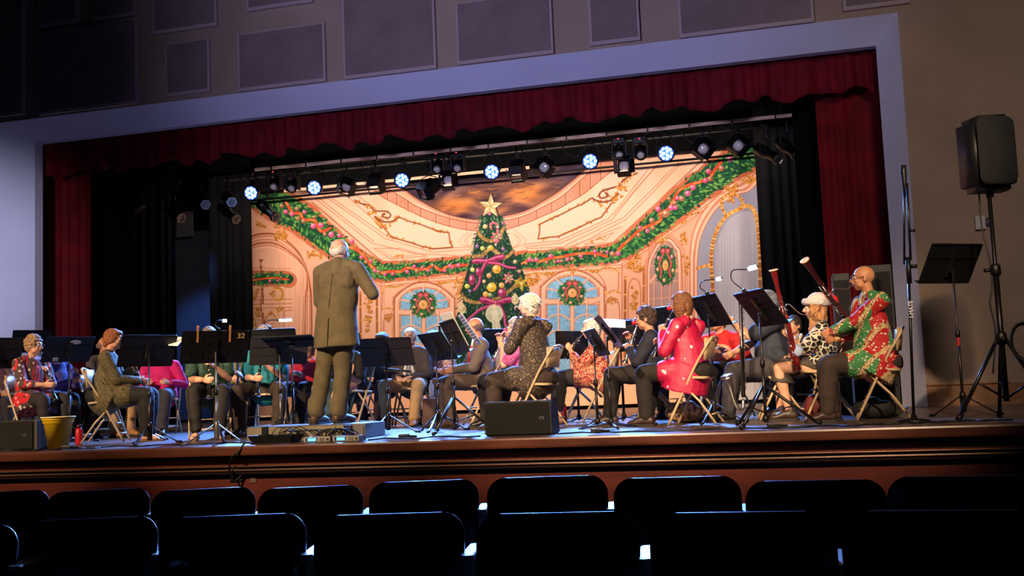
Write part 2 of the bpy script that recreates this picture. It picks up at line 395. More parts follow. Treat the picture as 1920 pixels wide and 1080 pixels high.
def paint_cloth():
    rn = random.Random(4); U = rn.uniform
    p = Paint(425, 250, 1455, 760, 1.7)
    PE, PD, PL, BR, TC = (233, 176, 146), (206, 138, 106), (246, 204, 176), (150, 76, 48), (192, 104, 70)
    GO, GD, GL = (214, 148, 62), (158, 92, 36), (240, 190, 110)
    # ground colours with soft variation
    gx, gy = p.gx, p.gy
    base = np.array(PE, np.float32)[None, None]*np.ones_like(p.a)
    nz = (np.sin(gx*.031+2*np.sin(gy*.02))+np.sin(gy*.05+gx*.013+1)+np.sin(gx*.11+gy*.03)*.5)[..., None]
    p.a = base+nz*np.array([3, 5, 6])
    # ceiling, paler
    ceil = [(560, 250), (600, 385), (722, 497), (885, 480), (1160, 466), (1290, 355), (1370, 250)]
    p.poly(ceil, (238, 192, 164)); p.poly([(590, 378), (722, 447), (810, 472), (880, 466), (985, 458), (1048, 451), (1160, 400), (1230, 310), (1000, 300), (700, 330)], (240, 198, 172), .6)
    def para(P, offs, cols, w=1.1):
        for o, c in zip(offs, cols): p.line([(x+o[0], y+o[1]) for x, y in P], w, c, .85)
    # mouldings on the ceiling, left
    for P in ([(605, 365), (722, 447), (810, 472), (881, 467)], [(613, 365), (726, 443), (811, 467), (881, 462)], [(640, 358), (728, 436)], [(655, 356), (705, 392)], [(590, 372), (696, 455), (776, 475), (881, 480)], [(596, 370), (700, 452)]):
        p.line(P, 1.6, TC, .75); p.line([(x+1.6, y-1.2) for x, y in P], 1.2, PL, .8)
    for P in ([(583, 378), (724, 497), (885, 483)],): p.line(P, 2.4, BR, .7)
    p.line([(700, 465), (733, 486), (800, 480), (752, 466), (700, 465)], 1.3, TC, .8); p.line([(712, 468), (736, 482), (785, 478)], 1, TC, .7)
    # right
    for P in ([(983, 458), (1048, 451), (1141, 410), (1216, 315)], [(983, 463), (1050, 456), (1146, 413), (1226, 312)], [(1232, 308), (1150, 402)], [(1282, 300), (1172, 412), (1075, 462), (985, 466)], [(1276, 300), (1168, 408), (1060, 460)], [(1165, 425), (1070, 462)]):
        p.line(P, 1.6, TC, .75); p.line([(x-1.6, y-1.2) for x, y in P], 1.2, PL, .8)
    p.line([(1325, 292), (1145, 459), (985, 475)], 2.4, BR, .7)
    p.line([(1095, 458), (1150, 436), (1130, 456), (1095, 458)], 1.2, TC, .8)
    # rings by the tree
    for cx, sg in ((880, 1), (966, -1)):
        for r in (8, 12, 20): p.curve([(cx+sg*4, 438-r*.8+8), (cx-sg*r+sg*4, 446), (cx-sg*(r-5), 458), (cx+sg*6, 463+r*.1)], 1.1, PD, .8)
    # cornice with panels, then the painted dome
    lo = [(690, 345), (712, 366), (745, 384), (800, 410), (850, 426), (900, 433), (945, 430), (980, 420), (1005, 411), (1035, 398), (1060, 384), (1090, 366), (1115, 347), (1145, 322), (1168, 300)]
    up = [(735, 335), (762, 357), (790, 377), (830, 397), (862, 407), (900, 411), (945, 404), (980, 396), (1010, 382), (1050, 356), (1085, 328), (1110, 305)]
    md = [(715, 345), (757, 371), (785, 388), (830, 405), (862, 413), (900, 418), (945, 413), (980, 405), (1010, 392), (1050, 370), (1085, 340), (1112, 315)]
    S = lambda P: [(q.x, q.y) for q in spline([(x, y, 0) for x, y in P], 6)]
    lo, up, md = S(lo), S(up), S(md)
    p.poly(lo+up[::-1], (214, 146, 120)); p.poly(md+up[::-1], (234, 176, 150))
    for _ in range(900):
        k = rn.randrange(len(md)); a = md[k]; b = min(lo, key=lambda q: abs(q[0]-a[0])); t = U(0, 1)
        p.ell(a[0]+(b[0]-a[0])*t+U(-3, 3), a[1]+(b[1]-a[1])*t, U(.5, 1.6), U(.4, 1), U(0, 1) > .5 and (232, 168, 142) or (190, 118, 96), .45)
    for (x, ya, yb) in ((727, 352, 373), (745, 362, 384), (766, 376, 397), (790, 391, 408), (817, 402, 419), (843, 410, 425), (874, 416, 431), (972, 408, 424), (1007, 394, 410), (1035, 379, 398), (1061, 362, 384), (1087, 338, 367), (1107, 320, 353), (1127, 305, 337)):
        p.line([(x, ya), (x, yb)], 1.8, BR, .9); p.line([(x+1.5, ya), (x+1.5, yb)], 1, PL, .7)
    p.line(lo, 1.6, BR, .8); p.line([(x, y+2) for x, y in lo], 1.2, PL, .8); p.line(md, 1.8, BR, .85); p.line([(x, y-2) for x, y in md], 2, PL, .9)
    p.line([(x, y+2.5) for x, y in up], 1.4, BR, .6); p.line([(x, y+5) for x, y in up], 1, BR, .4)
    sl, m = p.mask(up+[(1110, 240), (735, 240)])
    X, Y = p.gx[sl], p.gy[sl]
    f1 = np.sin(X*.05+2*np.sin(Y*.09)+1.2)*.5+np.sin(X*.11+Y*.16+2*np.sin(X*.03))*.3+np.sin(Y*.3+X*.05+3*np.sin(X*.06))*.3
    warm = np.clip(np.exp(-((X-850)/42)**2-((Y-386)/18)**2)*1.1+np.exp(-((X-895)/25)**2-((Y-362)/14)**2)*.5+np.exp(-((X-985)/50)**2-((Y-362)/26)**2)*1.0+np.exp(-((X-940)/30)**2-((Y-395)/10)**2)*.5+f1*.22, 0, 1)[..., None]
    sky = (1-warm)*np.array([70, 56, 74])+warm*np.array([206, 128, 72])+(np.clip(f1, -1, 1)*14)[..., None]
    p.a[sl] = p.a[sl]*(1-m[..., None])+sky*m[..., None]
    for _ in range(90):
        x, y = U(760, 1090), U(340, 408); c = (225, 150, 88) if U(0, 1) > .55 else (52, 40, 56)
        if m.size and p.a.shape: 
            yy = min(up, key=lambda q: abs(q[0]-x))[1]
            if y < yy-4: p.curve([(x-U(6, 16), y+U(-3, 3)), (x, y+U(-2, 2)), (x+U(6, 16), y+U(-4, 2))], U(.8, 2), c, .3)
    p.line(up, 1.8, (96, 52, 40), .9)
    # gilded cartouches on the ceiling
    def curl(x, y, r, a0, turns, w, col, sgn=1):
        P = []
        for i in range(int(10*turns)+2):
            t = i/(10*turns+1); a = a0+sgn*t*turns*2*PI; rr = r*(1-t*.85); P.append((x+rr*math.cos(a), y+rr*math.sin(a)*.85))
        p.line(P, w, col, .9, w*.6)
    def leafline(P, n, l, col=GO):
        Q = S(P)
        for i in range(n):
            k = rn.randrange(len(Q)-1); (xa, ya), (xb, yb) = Q[k], Q[k+1]; a = math.atan2(yb-ya, xb-xa)+rn.choice((-1, 1))*U(.3, .9)
            p.leaf(xa, ya, U(.6, 1.2)*l, l*.5, a, GD, .8); p.leaf(xa, ya-.6, U(.5, 1)*l, l*.35, a, col, .9)
    Lf = [(702, 405), (712, 417), (723, 430), (733, 443), (750, 449), (772, 455), (792, 462), (812, 466), (848, 463), (843, 452), (841, 436), (815, 431), (790, 421), (765, 414), (749, 407)]
    Rf = [(1158, 362), (1143, 386), (1128, 407), (1110, 414), (1090, 424), (1068, 434), (1047, 443), (1030, 445), (1009, 448), (1012, 434), (1012, 421), (1026, 414), (1040, 407), (1058, 399), (1075, 390), (1094, 381), (1110, 371)]
    for Fp in (Lf, Rf):
        leafline(Fp, 34, 7); p.line(Fp, 2.6, (118, 56, 34), .95); p.line([(x-.6, y-1) for x, y in Fp], .8, GO, .8)
    for P, w in (([(664, 375), (676, 381), (690, 384), (698, 391), (703, 395), (722, 396), (731, 400), (733, 405), (727, 409), (718, 406), (717, 402), (722, 401)], 2.6), ([(702, 406), (712, 413), (722, 416), (736, 415), (749, 407)], 2.8),
                 ([(1194, 324), (1176, 332), (1166, 340), (1160, 348), (1148, 352), (1132, 357), (1124, 364), (1126, 371), (1136, 370), (1140, 365), (1135, 362)], 3), ([(1110, 371), (1118, 376), (1130, 379), (1146, 375), (1158, 363)], 3)):
        leafline(P, 16, 8); p.curve(P, w, (122, 62, 46), .95)
    leafline([(664, 375), (698, 391)], 12, 7); leafline([(1194, 324), (1160, 348)], 12, 7); leafline([(688, 400), (700, 398)], 6, 9); leafline([(702, 412), (718, 424), (742, 420)], 14, 8)
    leafline([(1150, 352), (1172, 354)], 8, 9); leafline([(1146, 380), (1164, 366)], 10, 9); leafline([(1130, 388), (1122, 384)], 5, 7)
    leafline([(738, 482), (756, 480)], 10, 6); leafline([(1106, 453), (1138, 444)], 12, 7)
    # walls below the garlands: back wall and perspective side walls
    p.poly([(722, 515), (885, 500), (1165, 488), (1165, 760), (722, 760)], (238, 184, 148), .8)
    p.poly([(1165, 488), (1455, 290), (1455, 760), (1165, 760)], (228, 168, 134), .8)
    for dy, c, w in ((0, PL, 2.2), (3.5, TC, 1.2), (6, PL, 1.6), (9, TC, 1.5), (13, PD, 1)):
        p.line([(478, 388+dy), (560, 434+dy), (640, 490+dy), (714, 527+dy), (885, 512+dy), (985, 505+dy), (1163, 493+dy), (1300, 398+dy), (1440, 300+dy)], w, c, .85)
    # left wall: the big arch
    for k, (w, c) in enumerate(((3, BR), (1.3, TC), (1.6, PL), (1.1, TC), (2.6, BR), (1.2, TC), (1.6, PL))):
        d = [0, 5, 8, 11, 17, 22, 26][k]
        p.curve([(470, 444+d), (486, 439+d), (508, 438+d), (527, 444+d), (545, 458+d*.9), (560, 475+d*.7), (572, 500+d*.4), (580-d*.3, 535), (583-d*.7, 580), (583-d*.8, 760)], w, c, .8)
    for _ in range(60):
        x = U(468, 575); p.line([(x, U(455, 560)), (x+U(-1, 1), U(600, 700))], U(.6, 1.6), rn.choice((PL, PD, PE)), .35)
    for y in (504, 509): p.line([(470, y-2), (544, y)], 1.4, TC, .6)
    for y, c in ((563, TC), (566, PL), (571, TC), (575, PL), (578, TC), (600, PD)): p.line([(470, y), (548, y-2)], 1.4, c, .75)
    p.line([(533, 700), (533, 583), (548, 581)], 1.6, TC, .8); p.curve([(497, 600), (508, 586), (522, 602)], 2.6, GO, .8); p.curve([(497, 600), (508, 586), (522, 602)], 1, GD, .8)
    def flour(cx, cy, w, h, n, seed=0, col=GO, dk=GD):
        r = random.Random(seed)
        for i in range(n):
            x = cx+r.uniform(-.5, .5)*w; y = cy+r.uniform(-.5, .5)*h; q = r.uniform(.25, .5)*min(w, h, 14)*.6+1
            curl(x, y, q, r.uniform(0, 6), r.uniform(.6, 1.1), 1.9, dk, r.choice((-1, 1))); curl(x-.3, y-.6, q, r.uniform(0, 6), .7, 1.1, r.choice((col, GL)), 1)
            p.leaf(x, y, q*1.5, q*.6, r.uniform(0, 6), col, .9)
    flour(527, 436, 20, 26, 22, 1); flour(487, 421, 20, 8, 9, 2); flour(582, 475, 10, 16, 8, 3); flour(595, 480, 16, 8, 8, 4)
    flour(479, 552, 10, 24, 10, 5); flour(511, 551, 9, 12, 7, 6); p.curve([(516, 540), (526, 541), (531, 550), (528, 561), (518, 562)], 5, GO, .85); p.curve([(516, 540), (526, 541), (531, 550), (528, 561)], 1, GD, .8)
    flour(485, 585, 12, 16, 9, 7); flour(526, 580, 12, 8, 6, 8); flour(478, 610, 8, 36, 12, 9); flour(508, 588, 8, 6, 4, 10)
    # painted chandelier chain
    for y0, y1 in ((487, 560), (560, 612)): p.line([(488.5, y0), (494, y1)], 1.5, (140, 66, 42), .9)
    p.poly([(485, 486), (494, 486), (490, 492)], (140, 66, 42)); 
    for y, r in ((500, 3), (505, 2), (542, 3.4), (549, 3), (555, 3.6), (562, 3), (567, 2.6), (588, 2), (594, 2.6), (603, 4.4), (607, 3)):
        p.ell(489+(y-487)*.05, y, r*.8, r, (148, 72, 46)); p.ell(488.4+(y-487)*.05, y-.8, r*.35, r*.35, (220, 150, 110))
    # pilaster strips beside the left window
    def rope(P, w, n, col=GO, dk=GD):
        Q = S(P); p.line(Q, w, dk, .9)
        for i in range(n):
            q = Q[int(i*(len(Q)-1)/n)]; q2 = Q[min(len(Q)-1, int(i*(len(Q)-1)/n)+1)]; a = math.atan2(q2[1]-q[1], q2[0]-q[0])
            for sg in (-1, 1): p.leaf(q[0], q[1], w*1.1, w*.55, a+sg*.6, GL if i % 2 else col, .95)
    for x in (675, 706): rope([(x, 548), (x+1, 700)], 4, 30)
    flour(690, 590, 12, 60, 24, 11); p.line([(667, 540), (667, 760)], 1, TC, .6); p.line([(714, 530), (714, 760)], 1.6, TC, .7); p.line([(720, 530), (720, 760)], 1, TC, .5)
    def cart(P): rope(P, 3, 26)
    # frames round the left window
    cart([(758, 533), (742, 538), (725, 536), (719, 541), (717, 550)]); p.line([(717, 548), (716, 578)], 1.6, TC, .8); cart([(716, 580), (722, 578), (735, 579), (741, 581)]); p.line([(740, 580), (737, 565), (744, 552), (756, 542)], 1.6, TC, .8)
    flour(728, 595, 14, 12, 10, 12); p.curve([(719, 700), (719, 603), (728, 590), (740, 603), (741, 700)], 1.6, TC, .8)
    flour(794, 529, 14, 12, 10, 13); flour(830, 531, 22, 5, 8, 14); flour(860, 530, 18, 16, 14, 15); flour(862, 550, 12, 22, 12, 16); cart([(820, 532), (838, 529), (856, 526)])
    BL, BW, BD = (128, 184, 216), (196, 224, 236), (70, 128, 168)
    def pane(P, n=40):
        p.poly(P, BL); sl, m = p.mask(P); xs = [q[0] for q in P]; ys = [q[1] for q in P]
        keep = p.a[sl].copy(); tmp = p.a.copy() if False else None
        for _ in range(n):
            x, y = U(min(xs), max(xs)), U(min(ys), max(ys)); a = U(0, PI); l = U(3, 9)
            p.line([(x, y), (x+l*math.cos(a), y+l*math.sin(a))], U(.6, 1.3), rn.choice((BW, BD, BW, (158, 206, 230))), .75)
        p.a[sl] = keep*(1-m[..., None])+p.a[sl]*m[..., None]
        Q = list(P)+[P[0]]; p.line(Q, 1.8, (200, 124, 88), .9)
    def window(x0, x1, cx, top, sp, bot, ytr):
        """arched window: glass x0..x1, crown at top, springing sp, transom ytr"""
        W_ = x1-x0
        def arch(g, col, w, al=.85):
            p.curve([(x0-g, bot), (x0-g, sp), (x0-g+W_*.05, sp-(sp-top)*.45-g*.3), (x0+W_*.22, top+(sp-top)*.12-g*.8), (cx, top-g), (x1-W_*.22, top+(sp-top)*.14-g*.8), (x1+g-W_*.04, sp-(sp-top)*.4-g*.3), (x1+g, sp), (x1+g, bot)], w, col, al)
        for g, c, w in ((5, (238, 186, 152), 8), (10, TC, 1.6), (8, PL, 2), (12, BR, 1.6), (15, PD, 1.2), (1.2, TC, 1.4)): arch(g, c, w)
        up_ = [(x0, sp+4), (x0+W_*.03, sp-(sp-top)*.5), (x0+W_*.2, top+(sp-top)*.18), (x0+W_*.42, top+1), (x0+W_*.6, top), (x0+W_*.8, top+(sp-top)*.2), (x0+W_*.96, sp-(sp-top)*.42), (x1, sp+2), (x1, ytr-6), (cx, ytr-2), (x0, ytr-2)]
        pane(S(up_), 130)
        cs = cx, ytr+2
        for a in (-160, -128, -90, -52, -22):
            a = math.radians(a); p.line([(cx+14*math.cos(a), ytr-10+14*math.sin(a)), (cx+W_*.56*math.cos(a), ytr-8+(ytr-top)*.98*math.sin(a))], 3, (240, 190, 158)); 
            p.line([(cx+1.6+14*math.cos(a), ytr-10+14*math.sin(a)), (cx+1.6+W_*.56*math.cos(a), ytr-8+(ytr-top)*.98*math.sin(a))], .9, TC, .7)
        pane([(x0+1, ytr+8), (cx, ytr+7), (x1-1, ytr+8), (x1-1, bot), (x0+1, bot)], 260)
        p.curve([(x0-2, ytr+2), (x0+W_*.2, ytr+3), (x0+W_*.4, ytr-4), (x1-W_*.35, ytr-4), (x1-W_*.2, ytr+3), (x1+2, ytr-3)], 9, (240, 186, 150)); p.curve([(x0-2, ytr+7), (x0+W_*.2, ytr+7), (x0+W_*.4, ytr+1), (x1-W_*.35, ytr+1), (x1-W_*.2, ytr+8), (x1+2, ytr+2)], 1.2, TC)
        p.line([(cx, ytr), (cx, bot)], 8, (240, 188, 150)); p.line([(cx+3.6, ytr), (cx+3.6, bot)], 1.2, TC); p.line([(cx-4, ytr), (cx-4, bot)], 1.2, TC)
        for xx in (x0+W_*.23, x1-W_*.22): p.line([(xx, ytr), (xx, bot)], 3, (240, 190, 158)); p.line([(xx+1.6, ytr), (xx+1.6, bot)], .8, TC)
        for y in (ytr+28, ytr+58):
            for a, b in ((x0, cx-4), (cx+4, x1)): p.curve([(a, y+10), (a+(b-a)*.25, y+1), (a+(b-a)*.6, y-1), (b, y+8)], 2.6, (240, 190, 158)); p.curve([(a, y+11.6), (a+(b-a)*.25, y+2.6), (a+(b-a)*.6, y+.6), (b, y+9.6)], .8, TC)
    window(751, 841, 795, 540, 574, 700, 583); window(1025, 1122, 1073, 517, 555, 700, 563)
    def wreath(cx, cy, rx, ry, ir):
        p.ell(cx, cy, rx*.97, ry*.97, (34, 78, 48))
        for i in range(420):
            a = U(0, 2*PI); t = U(ir, 1); x, y = cx+rx*t*math.cos(a), cy+ry*t*math.sin(a)
            c = rn.choice(((38, 92, 48), (60, 128, 62), (28, 66, 44), (96, 158, 84), (50, 108, 58)))
            if i < 90: c = (28, 66, 44)
            p.leaf(x, y, 4.5, 2.2, a+U(-1.2, 1.2), c, 1)
        p.ell(cx, cy, rx*ir*.95, ry*ir*.95, (222, 160, 92)); p.ell(cx-1, cy-1, rx*ir*.6, ry*ir*.6, (236, 184, 120)); p.ell(cx, cy, rx*ir*.3, ry*ir*.3, GD, .5)
        for sg in (-1, 1):
            p.curve([(cx+sg*2, cy-ry*.72), (cx+sg*rx*.55, cy-ry*.1), (cx+sg*rx*.38, cy+ry*.25), (cx+sg*rx*.5, cy+ry*.6)], 3, (206, 84, 88)); p.leaf(cx, cy-ry*.75, sg*rx*.45, 7, -.3*sg, (204, 62, 78))
            p.ell(cx+sg*rx*.26, cy-ry*.72, rx*.2, ry*.13, (198, 58, 74)); p.ell(cx+sg*rx*.22, cy-ry*.74, rx*.1, ry*.06, (240, 140, 140))
        for a in (-150, -35, 20, 165, 100): a = math.radians(a); p.bauble(cx+rx*.76*math.cos(a), cy+ry*.76*math.sin(a), rx*.13, (228, 168, 120) if a > 0 else (226, 128, 140), ry*.1)
    wreath(794, 571, 23, 24, .4); wreath(1073, 549, 24, 24, .38)
    # panels right of the right window and the gilded pilaster
    cart([(1100, 505), (1118, 508), (1135, 502), (1152, 504), (1161, 512)]); p.line([(1160, 512), (1159, 545)], 1.6, TC); cart([(1162, 549), (1150, 545), (1138, 551), (1135, 548)]); p.line([(1137, 545), (1133, 528), (1122, 514)], 1.6, TC)
    flour(1148, 564, 16, 10, 12, 21); p.curve([(1136, 700), (1136, 575), (1148, 562), (1161, 575), (1162, 700)], 1.6, TC); flour(1072, 508, 14, 10, 10, 22); flour(1112, 507, 16, 6, 7, 23); flour(1000, 525, 20, 20, 22, 24); flour(1030, 514, 18, 6, 8, 25); cart([(985, 516), (1005, 512), (1020, 514), (1040, 516)])
    p.line([(1166, 495), (1166, 760)], 1.6, TC, .8); p.line([(1216, 462), (1216, 760)], 1.6, TC, .7)
    rope([(1172, 520), (1171, 700)], 4.5, 36); rope([(1207, 500), (1205, 700)], 4.5, 40); flour(1190, 493, 26, 30, 34, 26); p.curve([(1178, 620), (1178, 540), (1189, 522), (1200, 540), (1200, 620)], 1.6, TC); flour(1189, 560, 11, 44, 22, 27)
    # second side door with an oval wreath
    for g, c, w in ((0, (172, 140, 132), 0), (0, TC, 1.8), (4, PL, 3), (8, BR, 1.5), (13, TC, 1.2), (17, PD, 1.4)):
        P = [(1220-g*.6, 700), (1218-g*.6, 520), (1224-g*.6, 480), (1238, 458-g), (1252, 453-g), (1264+g*.5, 465-g*.6), (1270+g, 495), (1272+g, 700)]
        if w == 0: p.poly(S(P), c)
        else: p.curve(P, w, c, .85)
    for x in (1226, 1240, 1256): p.line([(x, 515), (x, 700)], 2.4, (226, 166, 136)); p.line([(x+1.4, 515), (x+1.4, 700)], .8, BR)
    for y in (480, 498, 530, 560): p.line([(1219, y), (1270, y-4)], 1.8, (222, 162, 132))
    p.curve([(1218, 528), (1232, 515), (1250, 520), (1272, 505)], 5, (226, 166, 136))
    wreath(1247, 497, 20, 37, .3); flour(1240, 447, 20, 14, 14, 28); cart([(1232, 444), (1246, 436), (1262, 428), (1270, 420), (1284, 415), (1290, 404), (1312, 398)]); flour(1282, 445, 9, 26, 14, 29); flour(1287, 500, 9, 30, 12, 30); flour(1285, 482, 12, 5, 6, 31)
    for x in (1296, 1300, 1276): p.line([(x, 470), (x, 700)], 1.2, TC, .6)
    # big arch with the grey drape and the gilded rope
    A = [(1308, 760), (1307, 520), (1308, 480), (1314, 445), (1330, 410), (1350, 385), (1372, 370), (1400, 361), (1455, 360), (1455, 760)]
    for g, c, w in ((14, TC, 1.4), (10, PL, 3), (6, TC, 1.6), (2, PL, 2)): p.curve([(x-g, y-g*.8) for x, y in A], w, c, .9)
    p.poly(S(A), (152, 152, 168)); p.curve(A, 1.6, (178, 108, 80), .8)
    dr = [(1342, 760), (1341, 500), (1346, 450), (1362, 416), (1380, 402), (1402, 396), (1416, 408), (1422, 440), (1424, 760)]
    p.poly(S(dr), (176, 174, 182))
    for x in np.arange(1345, 1424, 5.5): p.line([(x+U(-1, 1), 420+abs(x-1390)*.6), (x+U(-2, 2), 740)], 2.4, rn.choice(((196, 194, 198), (158, 157, 168), (186, 184, 190))), .5)
    rope([(1336, 700), (1336, 545), (1333, 490), (1338, 450), (1350, 420), (1366, 402), (1384, 393), (1400, 386), (1412, 393), (1419, 412), (1423, 450), (1425, 520), (1425, 700)], 6.5, 90)
    rope([(1360, 403), (1353, 386), (1356, 370), (1368, 364), (1384, 368), (1392, 378), (1389, 391)], 5, 26); rope([(1307, 503), (1320, 499), (1334, 496)], 5, 9)
    flour(1364, 352, 34, 16, 24, 32); flour(1370, 372, 10, 12, 8, 33); flour(1406, 336, 18, 12, 10, 34); p.curve([(1392, 338), (1408, 343), (1420, 330), (1424, 318)], 4, GO, .9)
    # garlands
    greens = [(34, 92, 52), (52, 124, 60), (24, 66, 46), (96, 160, 70), (66, 140, 74), (30, 80, 66), (130, 184, 84)]
    def garland(P, hw, n):
        Q = S(P); H = np.interp(np.linspace(0, 1, len(Q)), np.linspace(0, 1, len(hw)), hw)
        for q, h in zip(Q, H): p.ell(q[0]+U(-2, 2), q[1]+U(-2, 2), h+5, h+5, (196, 108, 74), .9)
        for q, h in zip(Q, H): p.ell(q[0], q[1], h*.92, h*.92, (26, 72, 48))
        for i in range(n):
            k = rn.randrange(1, len(Q)-1); h = H[k]; a = math.atan2(Q[k+1][1]-Q[k-1][1], Q[k+1][0]-Q[k-1][0]); t = U(-1, 1)
            x = Q[k][0]-math.sin(a)*h*t*.92+U(-4, 4); y = Q[k][1]+math.cos(a)*h*t*.92+U(-2, 2)
            c = greens[2] if i < n*.25 else rn.choice(greens); L = (5+h*.16)*U(.7, 1.2)
            p.leaf(x, y, L, L*.42, a+(1 if t > 0 else -1)*U(.2, 1.3)+(PI if U(0, 1) > .6 else 0), c, .95)
    garland([(470, 350), (500, 374), (535, 391), (570, 413), (610, 446), (650, 477), (690, 500), (716, 509), (760, 507), (820, 501), (890, 495)], [24, 26, 27, 26, 24, 20, 16, 15, 13.5, 13, 13], 2000)
    garland([(975, 489), (1020, 487), (1060, 483), (1120, 479), (1162, 471), (1192, 449), (1230, 417), (1270, 384), (1310, 352), (1352, 322), (1400, 294), (1440, 272)], [13.5, 13.5, 14, 14, 15, 18, 21, 24, 25, 26, 25, 22], 2200)
    garland([(468, 523), (500, 523), (541, 523)], [9, 10, 10], 240)
    def ribbon(P, w):
        p.curve(P, w+1.2, (150, 52, 34), .7); p.curve(P, w, (222, 84, 48)); Q = S(P)
        for i in range(0, len(Q)-6, 9): p.line(Q[i:i+4], w*.7, (240, 142, 72), .8)
    ribbon([(536, 378), (543, 390), (549, 399), (562, 400), (569, 411), (588, 413), (596, 428), (603, 433), (618, 427)], 4.5); ribbon([(655, 463), (668, 468), (682, 480), (694, 497), (702, 503)], 5)
    ribbon([(712, 511), (735, 509), (752, 509), (764, 502), (785, 505), (800, 504), (812, 498), (826, 506), (840, 499), (880, 496)], 4.5); ribbon([(978, 494), (988, 488), (996, 487)], 3.5); ribbon([(1011, 491), (1030, 485), (1055, 481), (1080, 476), (1115, 475), (1138, 481)], 4.5)
    ribbon([(1155, 476), (1165, 462), (1180, 448), (1200, 430), (1218, 422), (1238, 412), (1237, 400), (1252, 392), (1262, 376), (1272, 358), (1290, 347), (1312, 341), (1330, 333), (1340, 318), (1352, 303)], 5); ribbon([(472, 526), (490, 523), (515, 521), (541, 524)], 3)
    PK, BN = (222, 92, 136), (170, 116, 84)
    for x, y, r in ((536, 397, 4), (547, 401, 4), (570, 397, 3.6), (586, 423, 5), (600, 421, 5), (620, 439, 5.6), (636, 441, 4), (677, 482, 3.5), (695, 489, 3), (659, 452, 4), (702, 507, 3.5), (721, 514, 3), (737, 513, 3), (764, 509, 3.4), (777, 499, 3), (792, 501, 2.8), (803, 507, 2.8), (833, 507, 3), (843, 498, 3.8), (848, 501, 3), (859, 497, 4),
                    (993, 486, 4.5), (1006, 487, 4), (1033, 480, 4), (1047, 489, 3), (1064, 486, 3.5), (1089, 480, 3.5), (1115, 471, 3.5), (1138, 472, 3), (1159, 475, 4), (1233, 391, 5), (1199, 426, 3.5), (1213, 432, 3.8), (1258, 389, 5), (1266, 389, 4), (1270, 371, 4), (1289, 362, 5.4), (1299, 351, 5), (1322, 338, 4.5), (1328, 321, 5), (1368, 298, 5), (475, 520, 2), (506, 527, 2.4), (521, 526, 2)):
        p.bauble(x, y, r, PK)
    for x, y, r in ((529, 386, 4), (556, 391, 4), (558, 409, 4), (568, 414, 4), (588, 406, 3), (607, 438, 3.5), (709, 509, 3.5), (782, 508, 4), (811, 497, 3), (686, 491, 3.2), (986, 493, 3), (999, 488, 3), (1025, 492, 3), (1040, 491, 3), (1053, 489, 3), (1073, 485, 4), (1116, 480, 3), (1128, 472, 3), (1148, 476, 5), (1197, 440, 4), (1221, 412, 5), (1223, 426, 4), (1248, 400, 7), (1265, 380, 4), (1278, 372, 5), (1254, 372, 3.4), (1331, 335, 5), (1352, 315, 5.4), (528, 520, 2)):
        p.bauble(x, y, r, BN)
    # the tree
    T = [(917, 398), (903, 404), (899, 425), (890, 448), (886, 472), (881, 484), (876, 505), (869, 530), (862, 552), (868, 563), (861, 580), (852, 600), (848, 640), (845, 700), (1000, 700), (1003, 600), (997, 575), (990, 556), (993, 543), (984, 520), (978, 500), (968, 486), (962, 470), (955, 450), (946, 428), (938, 404)]
    p.poly(T, (30, 58, 46))
    def intree(y): return np.interp(y, [400, 430, 480, 530, 560, 620, 700], [904, 896, 882, 870, 863, 850, 846]), np.interp(y, [400, 430, 480, 530, 560, 620, 700], [936, 946, 965, 986, 990, 1003, 1002])
    for i in range(1500):
        y = U(402, 680); a, b = intree(y); x = U(a-2, b+2); an = PI/2+(x-(a+b)/2)/(b-a)*-2.0+U(-.5, .5)
        p.leaf(x, y, U(4, 9), 1.7, an, rn.choice(((58, 104, 70), (28, 60, 46), (96, 146, 98), (36, 76, 54), (140, 180, 130), (20, 44, 38))), .9)
    for P in ([(896, 436), (905, 446), (920, 451), (934, 442), (943, 428)], [(887, 481), (903, 479), (914, 468), (920, 464)], [(920, 464), (932, 474), (946, 482), (962, 471)], [(865, 553), (876, 563), (894, 567), (908, 563)], [(908, 564), (930, 560), (950, 548), (964, 536), (975, 522)]):
        p.curve(P, 6.5, (138, 108, 60)); Q = S(P)
        for _ in range(60): q = rn.choice(Q); p.leaf(q[0]+U(-2, 2), q[1]+U(-2.5, 2.5), 3.4, 1.3, U(0, 6), rn.choice(((214, 176, 104), (176, 138, 74), (236, 204, 140))), .95)
    MG, ML, MD = (164, 54, 100), (214, 118, 156), (104, 28, 62)
    def bow(cx, cy, l, r, tails):
        for P in tails: p.curve(P, 7, MD, 1, 4.5); p.curve(P, 5.6, MG, 1, 3.4); p.curve([(x-1, y-.6) for x, y in P], 1.8, ML, .9)
        for (ex, ey, hh) in (l, r):
            P = S([(cx, cy), ((cx+ex)/2, (cy+ey)/2-hh), (ex, ey-hh*.8), (ex+(ex-cx)*.06, ey+hh*.3), ((cx+ex)/2, (cy+ey)/2+hh*.6), (cx, cy)]); p.poly(P, MG); p.line(P, 1, MD)
            p.curve([(cx, cy-1), ((cx+ex)/2, (cy+ey)/2-hh*.4), (ex, ey-hh*.5)], 3, ML, .8); p.ell((cx+ex*2)/3, (cy+ey*2)/3+hh*.1, abs(ex-cx)*.18, hh*.35, MD, .6)
        p.ell(cx, cy, 4, 5, MG); p.ell(cx-1, cy-1, 2, 2.6, ML)
    bow(912, 489, (886, 491, 6), (942, 482, 7), ([(910, 492), (901, 512), (898, 530), (888, 544)], [(915, 492), (935, 494), (950, 500), (966, 502)]))
    bow(929, 567, (901, 563, 8), (957, 562, 7), ([(925, 571), (900, 580), (885, 592), (872, 604)], [(935, 571), (944, 590), (947, 610), (956, 618)]))
    Y_ = (226, 190, 62)
